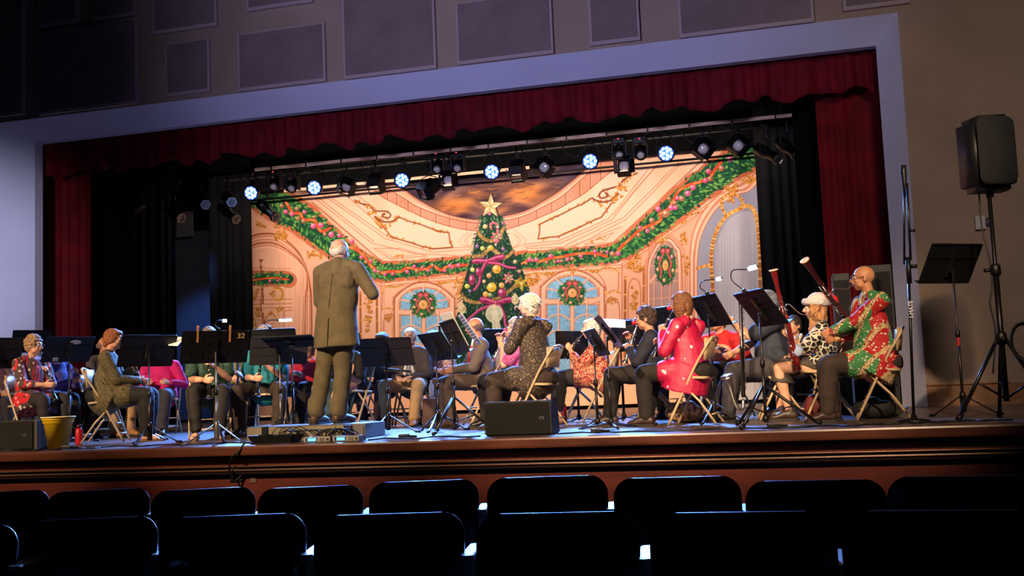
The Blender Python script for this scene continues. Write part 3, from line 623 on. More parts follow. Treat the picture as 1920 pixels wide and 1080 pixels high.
    for x, y, r, c in ((930, 504, 8, (222, 168, 64)), (921, 538, 8.5, Y_), (919, 464, 5, (214, 186, 80)), (904, 465, 4, (196, 206, 90)), (885, 505, 4, (216, 222, 110)), (907, 527, 3, (236, 196, 140)), (916, 516, 4.4, (232, 160, 110)), (910, 551, 5, (236, 176, 80)), (939, 534, 5, (232, 176, 90)), (875, 536, 4.4, (206, 214, 90)), (909, 424, 4, (232, 190, 130)), (918, 552, 3.4, (160, 198, 120)), (894, 461, 3.4, (140, 96, 160)), (942, 466, 3.4, (140, 96, 160)), (880, 545, 3, (130, 110, 170)), (917, 400, 3, (190, 110, 150)), (965, 490, 3.4, (226, 186, 130)), (942, 418, 3, (150, 90, 130)), (973, 508, 3, (226, 140, 120)), (915, 617, 3, (214, 100, 120)), (906, 482, 3, (120, 50, 90))):
        p.bauble(x, y, r, c)
    p.bauble(884, 524, 6, MG, 10); p.bauble(896, 509, 5, MG, 8); p.bauble(940, 548, 8, MG)
    for x, y in ((866, 578), (965, 560)):
        p.poly([(x, y-12), (x-8, y-1), (x-6, y+7), (x, y+12), (x+6, y+7), (x+8, y-1)], (214, 200, 150)); p.line([(x-7, y), (x+7, y)], 1, (150, 130, 80)); p.ell(x-2, y-2, 3, 4, (240, 232, 200), .8)
        for k in range(10): p.ell(x+U(-5, 5), y+U(-4, 6), .8, .8, (140, 120, 70))
    p.bauble(968, 577, 4.5, (226, 214, 180))
    # candy cane, poinsettias, gold bow, angel
    cc = S([(920, 428), (919, 420), (926, 417), (931, 423), (931, 440), (928, 458)]); p.line(cc, 4, (240, 214, 210))
    for i in range(0, len(cc), 4): p.line(cc[i:i+2], 4, (204, 90, 100))
    for x, y in ((930, 443), (952, 521)):
        for k in range(7): p.leaf(x, y, 12, 5.5, k*.9+.3, (198, 84, 100) if k % 2 else (226, 150, 150))
        for k in range(5): p.leaf(x, y, 7, 3, k*1.25, (90, 140, 90))
        p.ell(x, y, 1.8, 1.8, (226, 200, 120))
    for k in range(6): p.leaf(977, 531, 16, 7, k*1.05+.4, (190, 164, 62) if k % 2 else (140, 116, 38))
    p.ell(977, 531, 3, 3, (222, 202, 110))
    p.ell(926, 588, 16, 17, (204, 208, 172)); p.ell(926, 588, 13, 14, (184, 194, 158))
    for k in range(14): a = PI+k*PI/13; p.line([(926, 588), (926+15*math.cos(a), 588+16*math.sin(a))], 1, (226, 228, 196), .8)
    p.poly([(922, 582), (931, 582), (936, 605), (943, 640), (924, 645), (922, 605)], (216, 218, 184)); p.line([(926, 600), (929, 636)], 1.2, (170, 178, 140)); p.line([(933, 605), (938, 636)], 1.2, (170, 178, 140)); p.ell(926, 575, 4, 5, (228, 212, 170)); p.ell(927, 588, 5, 6, (226, 222, 190))
    st = []
    for k in range(10): a = -PI/2+k*PI/5+.02; r = 24 if k % 2 == 0 else 9.5; st.append((919+r*math.cos(a)*.95, 386+r*math.sin(a)))
    p.poly([(x+3, y-1) for x, y in st], (52, 30, 34), .8); p.poly(st, (226, 210, 160))
    for k in range(10): p.poly([(919, 386), st[k], st[(k+1) % 10]], (196, 176, 122) if k % 2 else (240, 226, 182), .9)
    for k in range(0, 10): p.line([(919, 386), st[k]], .8, (150, 126, 78), .7)
    return p
PT = paint_cloth()
def build_cloth():
    Y = 18.0; x0 = -10.15; x1 = W(1427, 400, Y).x; z0, z1 = .06, 4.62; nx, nz = 1240, 560
    xs = np.linspace(x0, x1, nx+1); zs = np.linspace(z0, z1, nz+1)
    Xg, Zg = np.meshgrid(xs, zs)
    P = np.stack([Xg, np.full_like(Xg, Y), Zg-EYE], -1)
    dp = P@FW; px = 960+FPX*(P@R2)/dp; py = 540-FPX*(P@U2)/dp
    u = np.clip((px-PT.x0)*PT.K-.5, 0, PT.w-1.01); v = np.clip((py-PT.y0)*PT.K-.5, 0, PT.h-1.01)
    iu = u.astype(int); iv = v.astype(int); fu = (u-iu)[..., None]; fv = (v-iv)[..., None]; A = PT.a
    c = (A[iv, iu]*(1-fu)+A[iv, iu+1]*fu)*(1-fv)+(A[iv+1, iu]*(1-fu)+A[iv+1, iu+1]*fu)*fv
    c = np.clip(c/255, 0, 1); c = np.where(c <= .04045, c/12.92, ((c+.055)/1.055)**2.4)
    fold = .012*np.sin(Xg*5.1+1)+.008*np.sin(Xg*11.3+Zg*.5)+.02*np.sin(Xg*2.1)+.012*np.sin(Xg*17)*np.clip((Xg+1.8)/1.2, 0, 1)
    co = np.stack([Xg, Y+fold, Zg], -1).reshape(-1, 3)
    n = (nx+1)*(nz+1); back = co[[0, nx, n-1-nx, n-1]]+np.array([0, .03, 0])
    j, i = np.mgrid[0:nz, 0:nx]; a = j*(nx+1)+i
    f = np.stack([a, a+1, a+nx+2, a+nx+1], -1).reshape(-1, 4)
    me = bpy.data.meshes.new('painted_backdrop')
    me.vertices.add(n); me.vertices.foreach_set('co', co.astype(np.float32).ravel())
    me.loops.add(f.size); me.loops.foreach_set('vertex_index', f.astype(np.int32).ravel())
    me.polygons.add(len(f)); me.polygons.foreach_set('loop_start', np.arange(0, f.size, 4, dtype=np.int32))
    me.update(calc_edges=True)
    at = me.color_attributes.new('paint', 'FLOAT_COLOR', 'POINT')
    at.data.foreach_set('color', np.concatenate([c, np.ones_like(c[..., :1])], -1).astype(np.float32).ravel())
    m = bpy.data.materials.new('painted_cloth'); m.use_nodes = True; N = m.node_tree.nodes; L = m.node_tree.links
    b = N['Principled BSDF']; b.inputs['Roughness'].default_value = .85; b.inputs['Specular IOR Level'].default_value = .15
    vc = N.new('ShaderNodeVertexColor'); vc.layer_name = 'paint'; L.new(vc.outputs['Color'], b.inputs['Base Color'])
    w = N.new('ShaderNodeTexNoise'); w.inputs['Scale'].default_value = 90; bu = N.new('ShaderNodeBump'); bu.inputs['Strength'].default_value = .08
    L.new(w.outputs['Fac'], bu.inputs['Height']); L.new(bu.outputs['Normal'], b.inputs['Normal'])
    o = link('painted_backdrop', me, m, smooth=True)
    tag(o, 'painted cloth of a peach ballroom with garlands, windows and a tall decorated tree', 'backdrop')
    return o
build_cloth()
# ---------------------------------------------------------------- stage lighting
m_bm = pm('black_metal', (16, 16, 18), .45, .3); m_bs = pm('black_steel', (22, 22, 25), .35, .5)
m_chr = pm('bright_steel', (190, 188, 186), .25, .9); m_lens = pm('lens_glass', (215, 208, 205), .08, .1, coat=.6)
m_batt = pm('pale_batten', (214, 178, 150), .6, noise=(6, .1)); m_cab = pm('black_cable', (10, 10, 12), .55)
m_led = pm('lit_led', (120, 175, 255), .4, emit=14); m_ledc = pm('lit_led_core', (205, 228, 255), .4, emit=20); m_ledf = pm('lit_blue_face', (6, 50, 255), .4, emit=7)
YE = 15.5
def zl(px, py, Y): return W(px, py, Y).z
pA, pB = W(190, 352, YE), W(1515, 236, YE); zp = (pA.z+pB.z)/2
tag(obj('lighting_pipe', TB([(W(150, 340, YE).x, YE, 4.10), (W(1530, 240, YE).x, YE, 4.10)], .024, 10), m_bs, smooth=True), 'long black pipe the blue-lit lamps hang from', 'pipe')
Yq = 16.4
tag(obj('lighting_pipe', TB([(W(420, 340, Yq).x, Yq, 4.2), (W(1510, 240, Yq).x, Yq, 4.2)], .024, 10), m_bs, smooth=True), 'black pipe further upstage, behind the blue lamps', 'pipe')
p0, p1 = W(478, 323, 15.15), W(1495, 215, 15.15); zb = (p0.z+p1.z)/2
tag(obj('batten', BX((p0.x+p1.x)/2, 15.15, zb+.02, p1.x-p0.x, .03, .05, bevel=.006), m_batt, smooth=False), 'long pale batten running just under the valance', 'batten')
bt = bpy.data.objects['batten']
for i in range(14):
    x = p0.x+(p1.x-p0.x)*(i+.5)/14; obj('strap', BX(x, 15.145, zb+.02, .022, .05, .07), m_bm, bt)
p0, p1 = W(470, 381, 17.75), W(1427, 288, 17.75); zb = (p0.z+p1.z)/2
tag(obj('border_cloth', curtain(W(420, 380, 17.5).x, W(1520, 290, 17.5).x, 17.5, zb+.12, 5.2, .4, .03, 21), m_bc, smooth=True), 'black border cloth hanging above the painted backdrop', 'curtain')
p0, p1 = W(470, 384, 17.75), W(1427, 289, 17.75)
tag(obj('lighting_pipe', TB([(p0.x, 17.6, zb), (p1.x, 17.6, zb)], .02, 10), m_bs, smooth=True), 'thin dark pipe along the top edge of the painted cloth', 'pipe')
tag(obj('batten', BX((p0.x+p1.x)/2-1.5, 17.45, zb+.09, 4.6, .02, .05), m_batt), 'pale strip of batten showing under the lamps, close to the painted cloth', 'batten')
# cable runs
rc = random.Random(9)
for k in range(16):
    x = W(300+k*75, 300, YE).x; w = rc.uniform(.25, .7); z = 4.12; d = rc.uniform(.12, .34)
    c = obj('lamp_cable', TB(spline([(x, YE-.03, z), (x+w*.25, YE-.06, z-d*.8), (x+w*.6, YE-.05, z-d), (x+w, YE-.03, z)], 7), .009, 6), m_cab, smooth=True)
    tag(c, 'black cable looping under the lighting pipe', 'cable', 'cables looping under the lighting pipe')
def clamp(t, L):
    bm = bmesh.new(); tube(bm, [(0, 0, 0), (0, 0, -.05)], .02, 8); box(bm, 0, 0, 0, .05, .05, .06, bevel=.008); obj('clamp', bm, m_bm, t)
def fixture_led(label):
    t = thing('led_par', label, 'stage lamp', group='blue-lit led lamps')
    clamp(t, 0)
    bm = bmesh.new(); tube(bm, spline([(-.13, 0, -.30), (-.135, 0, -.15), (-.06, 0, -.06), (.06, 0, -.06), (.135, 0, -.15), (.13, 0, -.30)], 5), .010, 6); obj('yoke', bm, m_bm, t, True)
    h = bpy.data.objects.new('lamp_head', None)
    M_ = frame_mat((0, 0, -.31), (.12, -1, -.28))
    bm = LT([(.05, -.12), (.095, -.11), (.118, -.02), (.122, .06), (.128, .062), (.128, .072), (.108, .072), (.106, .05), (.0, .048)], 24, M_); obj('lamp_body', bm, m_bm, t, True)
    bm = bmesh.new()
    for r, n, o in ((.032, 3, .5), (.078, 9, 0)):
        for i in range(n):
            a = 2*PI*(i+o)/n; c = M_ @ Vector((r*math.cos(a), r*math.sin(a), .056)); ball(bm, c, .019, 8)
    obj('led_cluster', bm, m_ledc, t, True)
    obj('lit_face', LT([(0, .05), (.104, .05), (.104, .053), (0, .053)], 24, M_), m_ledf, t)
    return t
def fixture_ellipsoidal(label, d, scale=1):
    t = thing('spotlight', label, 'stage lamp')
    clamp(t, 0); M_ = frame_mat((0, 0, -.26), d)
    bm = bmesh.new(); tube(bm, spline([(-.1, 0, -.26), (-.1, 0, -.1), (0, 0, -.04), (.1, 0, -.1), (.1, 0, -.26)], 5), .009, 6); obj('yoke', bm, m_bm, t, True)
    obj('barrel', LT([(.05, -.26), (.085, -.24), (.09, -.05), (.07, .0), (.065, .18), (.085, .19), (.085, .25), (.07, .25), (.068, .2), (0, .198)], 18, M_), m_bm, t, True)
    obj('lens', LT([(0, .19), (.055, .2), (.066, .215), (.05, .224), (0, .23)], 16, M_), m_lens, t, True)
    obj('gel_frame', LT([(.088, .245), (.088, .256), (.066, .256), (.066, .245)], 6, M_), m_chr, t)
    return t
def fixture_moving(label):
    t = thing('moving_head_lamp', label, 'stage lamp')
    obj('base', BX(0, 0, -.06, .2, .16, .1, bevel=.015), m_bm, t)
    bm = bmesh.new(); box(bm, -.1, 0, -.2, .03, .1, .24, bevel=.01); box(bm, .1, 0, -.2, .03, .1, .24, bevel=.01); box(bm, 0, 0, -.10, .2, .1, .03); obj('yoke', bm, m_bm, t)
    M_ = frame_mat((0, 0, -.24), (.1, -.75, -.6))
    obj('lamp_head', LT([(.04, -.13), (.075, -.11), (.08, .05), (.085, .1), (.07, .11), (0, .1)], 16, M_), m_bm, t, True)
    obj('lens', LT([(0, .1), (.05, .112), (.064, .108), (.03, .122), (0, .125)], 16, M_), m_lens, t, True)
    obj('status_light', BX(0, -.082, -.05, .02, .006, .014), pm('red_indicator', (255, 60, 70), .4, emit=3), t)
    return t
def fixture_fresnel(label, tilt):
    t = thing('floodlight', label, 'stage lamp'); clamp(t, 0)
    R = Matrix.Translation((0, 0, -.24)) @ Euler((tilt[0], tilt[1], tilt[2])).to_matrix().to_4x4()
    def tf(bm): bmesh.ops.transform(bm, matrix=R, verts=bm.verts[:]); return bm
    bm = bmesh.new(); tube(bm, [(-.12, 0, -.24), (-.12, 0, -.08), (0, 0, -.04), (.12, 0, -.08), (.12, 0, -.24)], .009, 6); obj('yoke', bm, m_bm, t)
    obj('housing', tf(BX(0, .04, 0, .2, .2, .2, bevel=.03)), m_bm, t)
    bm = bmesh.new()
    for sx, sz in ((-1, 0), (1, 0), (0, 1), (0, -1)):
        box(bm, sx*.12, -.12, sz*.12, .012 if sx else .2, .13, .012 if sz else .2, rot=(sz*.5, 0, -sx*.5))
    obj('barn_doors', tf(bm), m_bm, t)
    obj('lens', tf(LT([(.0, 0), (.075, 0), (.075, .012), (.04, .022), (0, .026)], 16, frame_mat((0, -.06, 0), (0, -1, 0)))), m_lens, t, True)
    return t
BLU = (.12, .32, 1.0)
for i, (px, py) in enumerate(((466, 359), (585, 349), (750, 335), (919, 319), (1104, 299), (1247, 284))):
    lab = ['leftmost blue-lit lamp, at the edge of the black curtain', 'second blue-lit lamp from the left', 'blue-lit lamp above the right of the conductor', 'blue-lit lamp directly over the star of the painted tree',
           'blue-lit lamp second from the right', 'rightmost blue-lit lamp, over the right garland'][i]
    t = fixture_led(lab); q = W(px, py, YE-.12); t.location = (q.x, YE, q.z+.31)
    spot('blue_lamp', (q.x, YE-.2, q.z), (q.x*.75-.6, 9.3, .2), 3600, BLU, 62, .6, .1)
for i, (px, py, kind, par, lab) in enumerate((
    (372, 377, 'e', (.8, -.7, -.35), 'spotlight with a bright round lens over the left wing'), (424, 371, 'e', (.7, -.8, -.4), 'spotlight with a pale lens, left of the first blue lamp'),
    (322, 398, 'e', (.9, -.5, -.5), 'low spotlight with a six-sided rim over the left wing'), (424, 397, 'e', (.8, -.4, -.55), 'low spotlight whose rim shows against the black curtain'),
    (498, 392, 'e', (.75, -.35, -.6), 'spotlight pointing down at the top left corner of the painted cloth'), (240, 395, 'e', (-.8, -.3, -.6), 'dim spotlight furthest to the left'),
    (512, 345, 'm', 0, 'moving lamp between the two leftmost blue lamps, red dot on top'), (545, 348, 'm', 0, 'moving lamp close to the left of the second blue lamp'),
    (648, 348, 'f', (.5, .4, .3), 'tilted floodlight left of the square black box lamp'), (702, 342, 'F', (.9, 0, 0), 'square floodlight with a glowing lower edge left of the third blue lamp'),
    (802, 352, 'f', (.7, .3, -.5), 'floodlight with a pale open door right of the third blue lamp'), (818, 312, 'm', 0, 'moving lamp with a red dot, left of a pair'), (856, 310, 'm', 0, 'moving lamp with a red dot, right of a pair'),
    (840, 338, 'F', (.2, 0, 0), 'square black floodlight hanging low below the pair of moving lamps'), (968, 318, 'F', (1.0, 0, 0), 'narrow lamp with a glowing oval lens right of the tree star'), (1020, 313, 'f', (.3, .75, .2), 'floodlight turned on its corner with a thin wire door'),
    (1160, 285, 'm', 0, 'moving lamp with a red dot between the two right blue lamps'), (1200, 285, 'm', 0, 'moving lamp just left of the rightmost blue lamp'), (1170, 312, 'F', (.1, 0, 0), 'square black floodlight hanging between the two right blue lamps'),
    (1318, 278, 'f', (.3, .7, .2), 'floodlight on its corner right of the rightmost blue lamp'), (1385, 272, 'f', (.3, .8, .1), 'floodlight with an open door near the right end'), (1440, 285, 'e', (.6, -.6, -.5), 'spotlight near the top right corner of the painted cloth'), (1478, 275, 'e', (.5, -.6, -.6), 'rightmost spotlight, almost behind the red curtain'))):
    Yf = YE
    t = fixture_ellipsoidal(lab, par) if kind == 'e' else fixture_moving(lab) if kind == 'm' else fixture_fresnel(lab, par or (0, 0, 0))
    q = W(px, py, Yf-.05); t.location = (q.x, Yf+.03, q.z+.25)
    if kind == 'F': obj('lit_strip', BX(0, -.10, -.33, .12, .05, .016), pm('warm_strip', (255, 225, 190), .4, emit=1.2), t)
    # drop arm up to the pipe
    z = 4.2 if Yf == Yq else 4.10
    obj('drop_arm', TB([(0, -.03, z-t.location.z), (0, -.03, 0)], .012, 6), m_bm, t)

# ---------------------------------------------------------------- wings
m_gls = pm('glossy_black', (8, 9, 12), .12, coat=.4)
p = W(345, 480, 18.6); t = tag(obj('rolling_door', BX(p.x, 18.6, 1.9, 1.15, .05, 3.7), pm('crinkled_black_film', (52, 58, 72), .22, bump=(5, .9))), 'glossy black crinkled sheet in the left wing, catching blue light', 'sheet')
p = W(344, 420, 18.4); t = tag(obj('wall_box', BX(p.x, 18.45, p.z, .36, .06, .5, bevel=.01), pm('grey_box', (70, 72, 80), .6)), 'grey square panel high in the dark left wing', 'panel')

# ---------------------------------------------------------------- folding chairs
m_chair = pm('beige_enamel', (196, 170, 134), .38, .1, noise=(14, .06)); m_chd = pm('brown_back', (70, 48, 40), .6)
def chair_proto():
    t = thing('folding_chair', 'x', 'chair')
    pts = spline([(-.215, .20, .01), (-.215, .02, .36), (-.212, -.10, .58), (-.205, -.20, .74)], 4)+spline([(-.17, -.235, .80), (0, -.25, .815), (.17, -.235, .80)], 4)+spline([(.205, -.20, .74), (.212, -.10, .58), (.215, .02, .36), (.215, .20, .01)], 4)
    obj('frame', TB(pts, .0125, 8, side=(1, 0, 0)), m_chair, t, True)
    for sx in (-1, 1):
        bm = TB([(sx*.19, .10, .43), (sx*.19, -.10, .22), (sx*.195, -.24, .012)], .011, 8); obj('leg', bm, m_chair, t, True)
    obj('crossbar', TB([(-.213, .16, .10), (.213, .16, .10)], .008, 6), m_chair, t, True); obj('crossbar', TB([(-.193, -.21, .10), (.193, -.21, .10)], .008, 6), m_chair, t, True)
    obj('crossbar', TB([(-.213, .10, .21), (.213, .10, .21)], .008, 6), m_chair, t, True)
    bm = bmesh.new(); prism(bm, rrect(.40, .40, .07, 5, -.06), -.012, .012, Matrix.Translation((0, .02, .445)) @ Euler((math.radians(3), 0, 0)).to_matrix().to_4x4()); bmesh.ops.bevel(bm, geom=bm.edges[:], offset=.005, segments=1, affect='EDGES'); obj('seat', bm, m_chair, t)
    bm = bmesh.new(); n = 12; vs = []
    for k in range(n+1):
        a = (k/n-.5)*2; x = a*.205; y = -.235+.045*a*a
        vs.append([bm.verts.new((x, y+.10*(.8-z)*1.0+d, z)) for z, d in ((.60, .0), (.70, -.004), (.80, 0), (.80, .014), (.70, .010), (.60, .014))])
    for a, b in zip(vs, vs[1:]):
        for i in range(6): bm.faces.new((a[i], a[(i+1) % 6], b[(i+1) % 6], b[i]))
    bm.faces.new(vs[0][::-1]); bm.faces.new(vs[-1]); obj('backrest', bm, m_chair, t, True)
    for sx in (-1, 1):
        for yy, zz in ((.20, .012), (.0, 0)): pass
    return t
CH = chair_proto(); CH_used = [False]
def chair(x, y, rz, label):
    if not CH_used[0]: c = CH; CH_used[0] = True
    else: c = copy_tree(CH)
    c.location = (x, y, 0); c.rotation_euler = (0, 0, rz); c['label'] = label; c['category'] = 'chair'; c['group'] = 'folding chairs of the band'; return c

# ---------------------------------------------------------------- music stands
m_desk = pm('black_desk', (20, 20, 22), .42, .2, noise=(30, .15)); m_deskb = pm('brown_black_desk', (34, 25, 22), .45, .1); m_navy = pm('navy_black_desk', (18, 20, 30), .6, 0, spec=.2)
m_pole = pm('dark_pole', (36, 34, 34), .35, .5); m_gpole = pm('grey_pole', (120, 116, 110), .32, .7)
def stand(label, c, psi, th, w, h, style='plain', mat=None, pole=None, legs='tripod', legrot=0, base=None, spread=.27, group='music stands'):
    """desk centre c, yaw psi, recline th"""
    mat = mat or m_desk; pole = pole or m_pole
    X = Vector((math.cos(psi), math.sin(psi), 0)); N = Vector((-math.sin(psi), math.cos(psi), 0)); U = Vector((0, 0, 1))*math.cos(th)-N*math.sin(th)
    Fn = X.cross(U)*-1                                   # music side
    c = Vector(c); foot = c-U*(h*.12)-Fn*.05
    fx, fy = (foot.x, foot.y)
    t = thing('music_stand', label, 'music stand', (fx, fy, 0), 0, group)
    L = Matrix((X, U, Fn)).transposed().to_4x4(); L.translation = c-Vector((fx, fy, 0))
    def put(bm): bmesh.ops.transform(bm, matrix=L, verts=bm.verts[:]); return bm
    bm = bmesh.new(); prism(bm, rrect(w, h, .018, 3), -.003, .003)
    if style == 'slots':
        for i in range(5):
            for k in (-1, 1): box(bm, -w*.36+i*w*.18, k*h*.2, -.006, .008, h*.22, .004)
        for i in range(9):
            for k in range(4): box(bm, -w*.4+i*w*.1, -h*.36+k*h*.24, -.005, w*.05, .006, .003, rot=(0, 0, .5))
    if style == 'ribs':
        for k in range(5): box(bm, -w*.22 if k % 2 else w*.2, -h*.3+k*h*.15, -.005, w*.3, .006, .004)
    if style in ('plain', 'ribs', 'fold'): box(bm, 0, h*.16, -.008, w*.96, .010, .008); box(bm, 0, h/2-.008, -.004, w*.98, .010, .012)
    obj('desk', put(bm), mat, t)
    obj('ledge', put(BX(0, -h/2, .028, w*.99, .006, .058, bevel=.002)), mat, t)
    bm = bmesh.new(); box(bm, 0, -h*.02, -.014, .045, h*.62, .018, bevel=.004); box(bm, 0, -h*.12, -.034, .05, .05, .03, bevel=.006); obj('bracket', put(bm), m_pole, t)
    zc = (c-U*(h*.12)-Fn*.034).z; obj('pole', TB([(0, 0, .10 if legs != 'flat' else .03), (0, 0, zc)], .0085, 8), pole, t, True)
    obj('outer_pole', TB([(0, 0, .055), (0, 0, max(.3, zc*.56))], .0135, 10), pole, t, True)
    obj('clutch', LT([(.014, zc*.56-.03), (.021, zc*.56-.02), (.021, zc*.56+.025), (.013, zc*.56+.035)], 10), m_bm, t, True)
    for k in range(3):
        a = legrot+k*2*PI/3; u = Vector((math.cos(a), math.sin(a), 0))
        if legs == 'tripod':
            P = [u*.012+Vector((0, 0, .19)), u*spread*.98+Vector((0, 0, .02)), u*(spread+.03)+Vector((0, 0, .012))]
            bm = bmesh.new(); tube(bm, P, [(.007, .013)]*3, 8, side=(0, 0, 1)); lg = obj('leg', bm, pole, t, True)
            obj('foot_cap', TB([u*(spread-.01)+Vector((0, 0, .018)), u*(spread+.05)+Vector((0, 0, .012))], .012, 6), m_bm, lg, True)
        elif legs == 'heavy':
            bm = bmesh.new(); tube(bm, [u*.02+Vector((0, 0, .34)), u*spread+Vector((0, 0, .02))], .013, 8); lg = obj('leg', bm, pole, t, True)
            obj('foot_cap', TB([u*(spread-.02)+Vector((0, 0, .035)), u*(spread+.03)+Vector((0, 0, .018))], .018, 8), m_bm, lg, True)
            obj('brace', TB([u*.012+Vector((0, 0, .12)), u*spread*.55+Vector((0, 0, .17))], .006, 6), pole, t, True)
        else:
            bm = bmesh.new(); tube(bm, [u*.01+Vector((0, 0, .06)), u*spread+Vector((0, 0, .012))], [(.008, .014), (.006, .010)], 8, side=(0, 0, 1)); obj('leg', bm, pole, t, True)
    obj('hub', LT([(.02, .04), (.026, .06), (.026, .2 if legs == 'tripod' else .08), (.017, .22 if legs == 'tripod' else .10)], 10), pole, t, True)
    t['_L'] = 0; del t['_L']
    return t, L, put
def clip_light(t, L, x, y, label, bend=(-.10, .13), lit=True, length=.10, up=False):
    """small clip-on lamp on a desk's top edge; its own thing"""
    o = thing('clip_lamp', label, 'reading lamp', tuple((Matrix.Translation(t.location) @ L @ Vector((x, y, 0)))), 0, 'clip-on reading lamps')
    R = L.to_3x3()
    def tf(bm): bmesh.ops.transform(bm, matrix=R.to_4x4(), verts=bm.verts[:]); return bm
    obj('clip', tf(BX(0, 0, 0, .03, .05, .03, bevel=.005)), m_bm, o)
    P = spline([(0, .02, 0), (bend[0]*.7, bend[1]*.8, .01), (bend[0]*.1, bend[1]*1.25, .04), (bend[0]*-1.0, bend[1]*.95, .09)], 6)
    obj('gooseneck', tf(TB(P, .005, 6)), m_bm, o, True)
    e = P[-1]; bm = bmesh.new(); box(bm, e.x+length*.5, e.y-.005, e.z+.02, length, .03, .02, bevel=.006); obj('lamp_head', tf(bm), m_chr, o)
    if lit:
        obj('lit_strip', tf(BX(e.x+length*.5, e.y-.008, e.z+.007, length*.95, .026, .006)), pm('white_led', (235, 242, 255), .4, emit=11), o)
    return o
SP = dict(s1=(-9.09, 10.56, 1.07, 1.09, .25, .56, .37), s2=(-8.05, 10.47, 1.06, 1.06, .62, .56, .34), s3=(-6.35, 9.47, .94, 1.04, .41, .59, .34), s4=(-5.38, 9.12, .92, .71, .49, .63, .34),
          s5=(-5.42, 10.5, .92, .63, .5, .62, .34), s7=(-4.06, 10.2, .83, .13, .55, .55, .33), s8=(-3.58, 10.4, .87, -.75, .61, .53, .34), s9=(-3.2, 9.8, .93, -.99, .46, .54, .35),
          s11=(-2.4, 11.52, .86, 1.03, 0, .52, .3), s12=(-1.84, 9.96, .81, -1.18, .52, .53, .29), s13=(-1.68, 9.72, .89, -1.3, .61, .53, .36), s14=(-1.8, 11.37, .89, -.91, .1, .52, .27),
          s15=(-.79, 10.32, 1.07, -1.0, .52, .53, .34), s16=(-.29, 9.25, 1.0, -1.09, .65, .57, .37), s18=(1.35, 10.1, 1.351, .62, .57, .57, .39))
def ST(k, label, **kw):
    x, y, z, psi, th, w, h = SP[k]; return stand(label, (x, y, z), psi, th, w, h, **kw)
ST('s1', 'black music stand cut off by the left edge of the photo')
t2, L2, put2 = ST('s2', 'black music stand with a white oval sticker, before the woman in the striped red dress', legrot=.4)
bm = bmesh.new(); prism(bm, [(.06*math.cos(a*PI/8)+.06, .026*math.sin(a*PI/8)+.10) for a in range(16)], -.010, -.004); obj('oval_sticker', put2(bm), pm('white_sticker', (190, 190, 196), .6), t2)
obj('paper_label', put2(BX(-.12, -.13, -.007, .06, .045, .004)), pm('white_sticker', (190, 190, 196), .6), t2)
ST('s3', 'plain black music stand hiding the hands of the red-haired woman', legrot=.6, spread=.26)
t4, L4, put4 = ST('s4', 'black slotted music stand with the number 32 and two wooden clothespins', style='slots', legrot=-.2, pole=m_gpole, spread=.30)
def text(name, s, size, mat, parent, mtx, depth=.001):
    cu = bpy.data.curves.new(name, 'FONT'); cu.body = s; cu.size = size; cu.extrude = depth; cu.align_x = 'CENTER'; cu.align_y = 'CENTER'; cu.offset = size*.018
    o = bpy.data.objects.new(name, cu); COL.objects.link(o); dg = bpy.context.evaluated_depsgraph_get()
    me = bpy.data.meshes.new_from_object(o.evaluated_get(dg)); bpy.data.objects.remove(o); me.transform(mtx)
    return link(name, me, mat, parent)
m_gold = pm('gold_paint', (190, 160, 90), .5)
# back of a desk reads from -Fn: mirror x by a half turn about the desk's up axis is not needed, X runs to the reader's right
text('number_32', '32', .075, m_gold, t4, L4 @ Matrix.Translation((.235, .115, -.009)) @ Matrix.Identity(4))
m_pin = pm('clothespin_wood', (196, 136, 78), .6, noise=(20, .15))
for xx, lab in ((-.17, 'wooden clothespin clipped to the left part of the stand marked 32'), (.13, 'wooden clothespin clipped nearer the number 32')):
    q = Matrix.Translation(t4.location) @ L4
    o = thing('clothespin', lab, 'clothespin', tuple(q @ Vector((xx, .17, 0))), 0, 'wooden clothespins'); R = L4.to_3x3().to_4x4()
    for sz in (-1, 1):
        bm = bmesh.new(); box(bm, 0, -.035, sz*.008, .018, .17, .008, rot=(sz*.06, 0, .04), bevel=.002); bmesh.ops.transform(bm, matrix=R, verts=bm.verts[:]); obj('prong', bm, m_pin, o)
    bm = bmesh.new(); tube(bm, [(-.010, 0, 0), (.010, 0, 0)], .008, 8); bmesh.ops.transform(bm, matrix=R, verts=bm.verts[:]); obj('spring', bm, m_chr, o)
q = W(530, 620, 10.2)
ST('s5', 'grey-black ribbed music stand right of the one marked 32', style='ribs', mat=pm('grey_desk', (52, 48, 44), .5, .1), pole=m_gpole, legrot=.9)
c6 = W(545, 640, 10.25); t6, L6, _ = stand('nearly flat music stand in front of the conductor', tuple(c6), .12, 1.28, .56, .36, legs='flat', legrot=.3, mat=m_navy, spread=.25)
bm = bmesh.new(); box(bm, 0, 0, .010, .40, .27, .008); bmesh.ops.transform(bm, matrix=L6, verts=bm.verts[:]); sh = obj('sheet_music', bm, pm('paper', (225, 222, 215), .7)); sh.location = t6.location; tag(sh, 'open score lying on the flat stand of the conductor', 'sheet music')
ST('s7', 'brown-black music stand right of the conductor, in front of the white-haired man', mat=m_deskb, legrot=.2, spread=.28, legs='tripod')
t8, L8, p8 = ST('s8', 'black slotted music stand tilted before the man in khaki trousers', style='slots', legrot=.5, mat=m_navy)
t9, L9, p9 = ST('s9', 'heavy folding music stand holding white sheet music before the man with the red tie', style='fold', mat=m_deskb, legs='heavy', legrot=.3, spread=.36)
sh = obj('sheet_music', p9(BX(.06, .06, .014, .42, .36, .004)), pm('paper', (225, 222, 215), .7)); sh.location = t9.location; tag(sh, 'white sheet music standing on the heavy brown-black stand', 'sheet music')
bm = bmesh.new()
for r in range(7):
    for s_ in range(2): box(bm, -.04+s_*.2, .2-r*.045, .0165, .17, .012, .001)
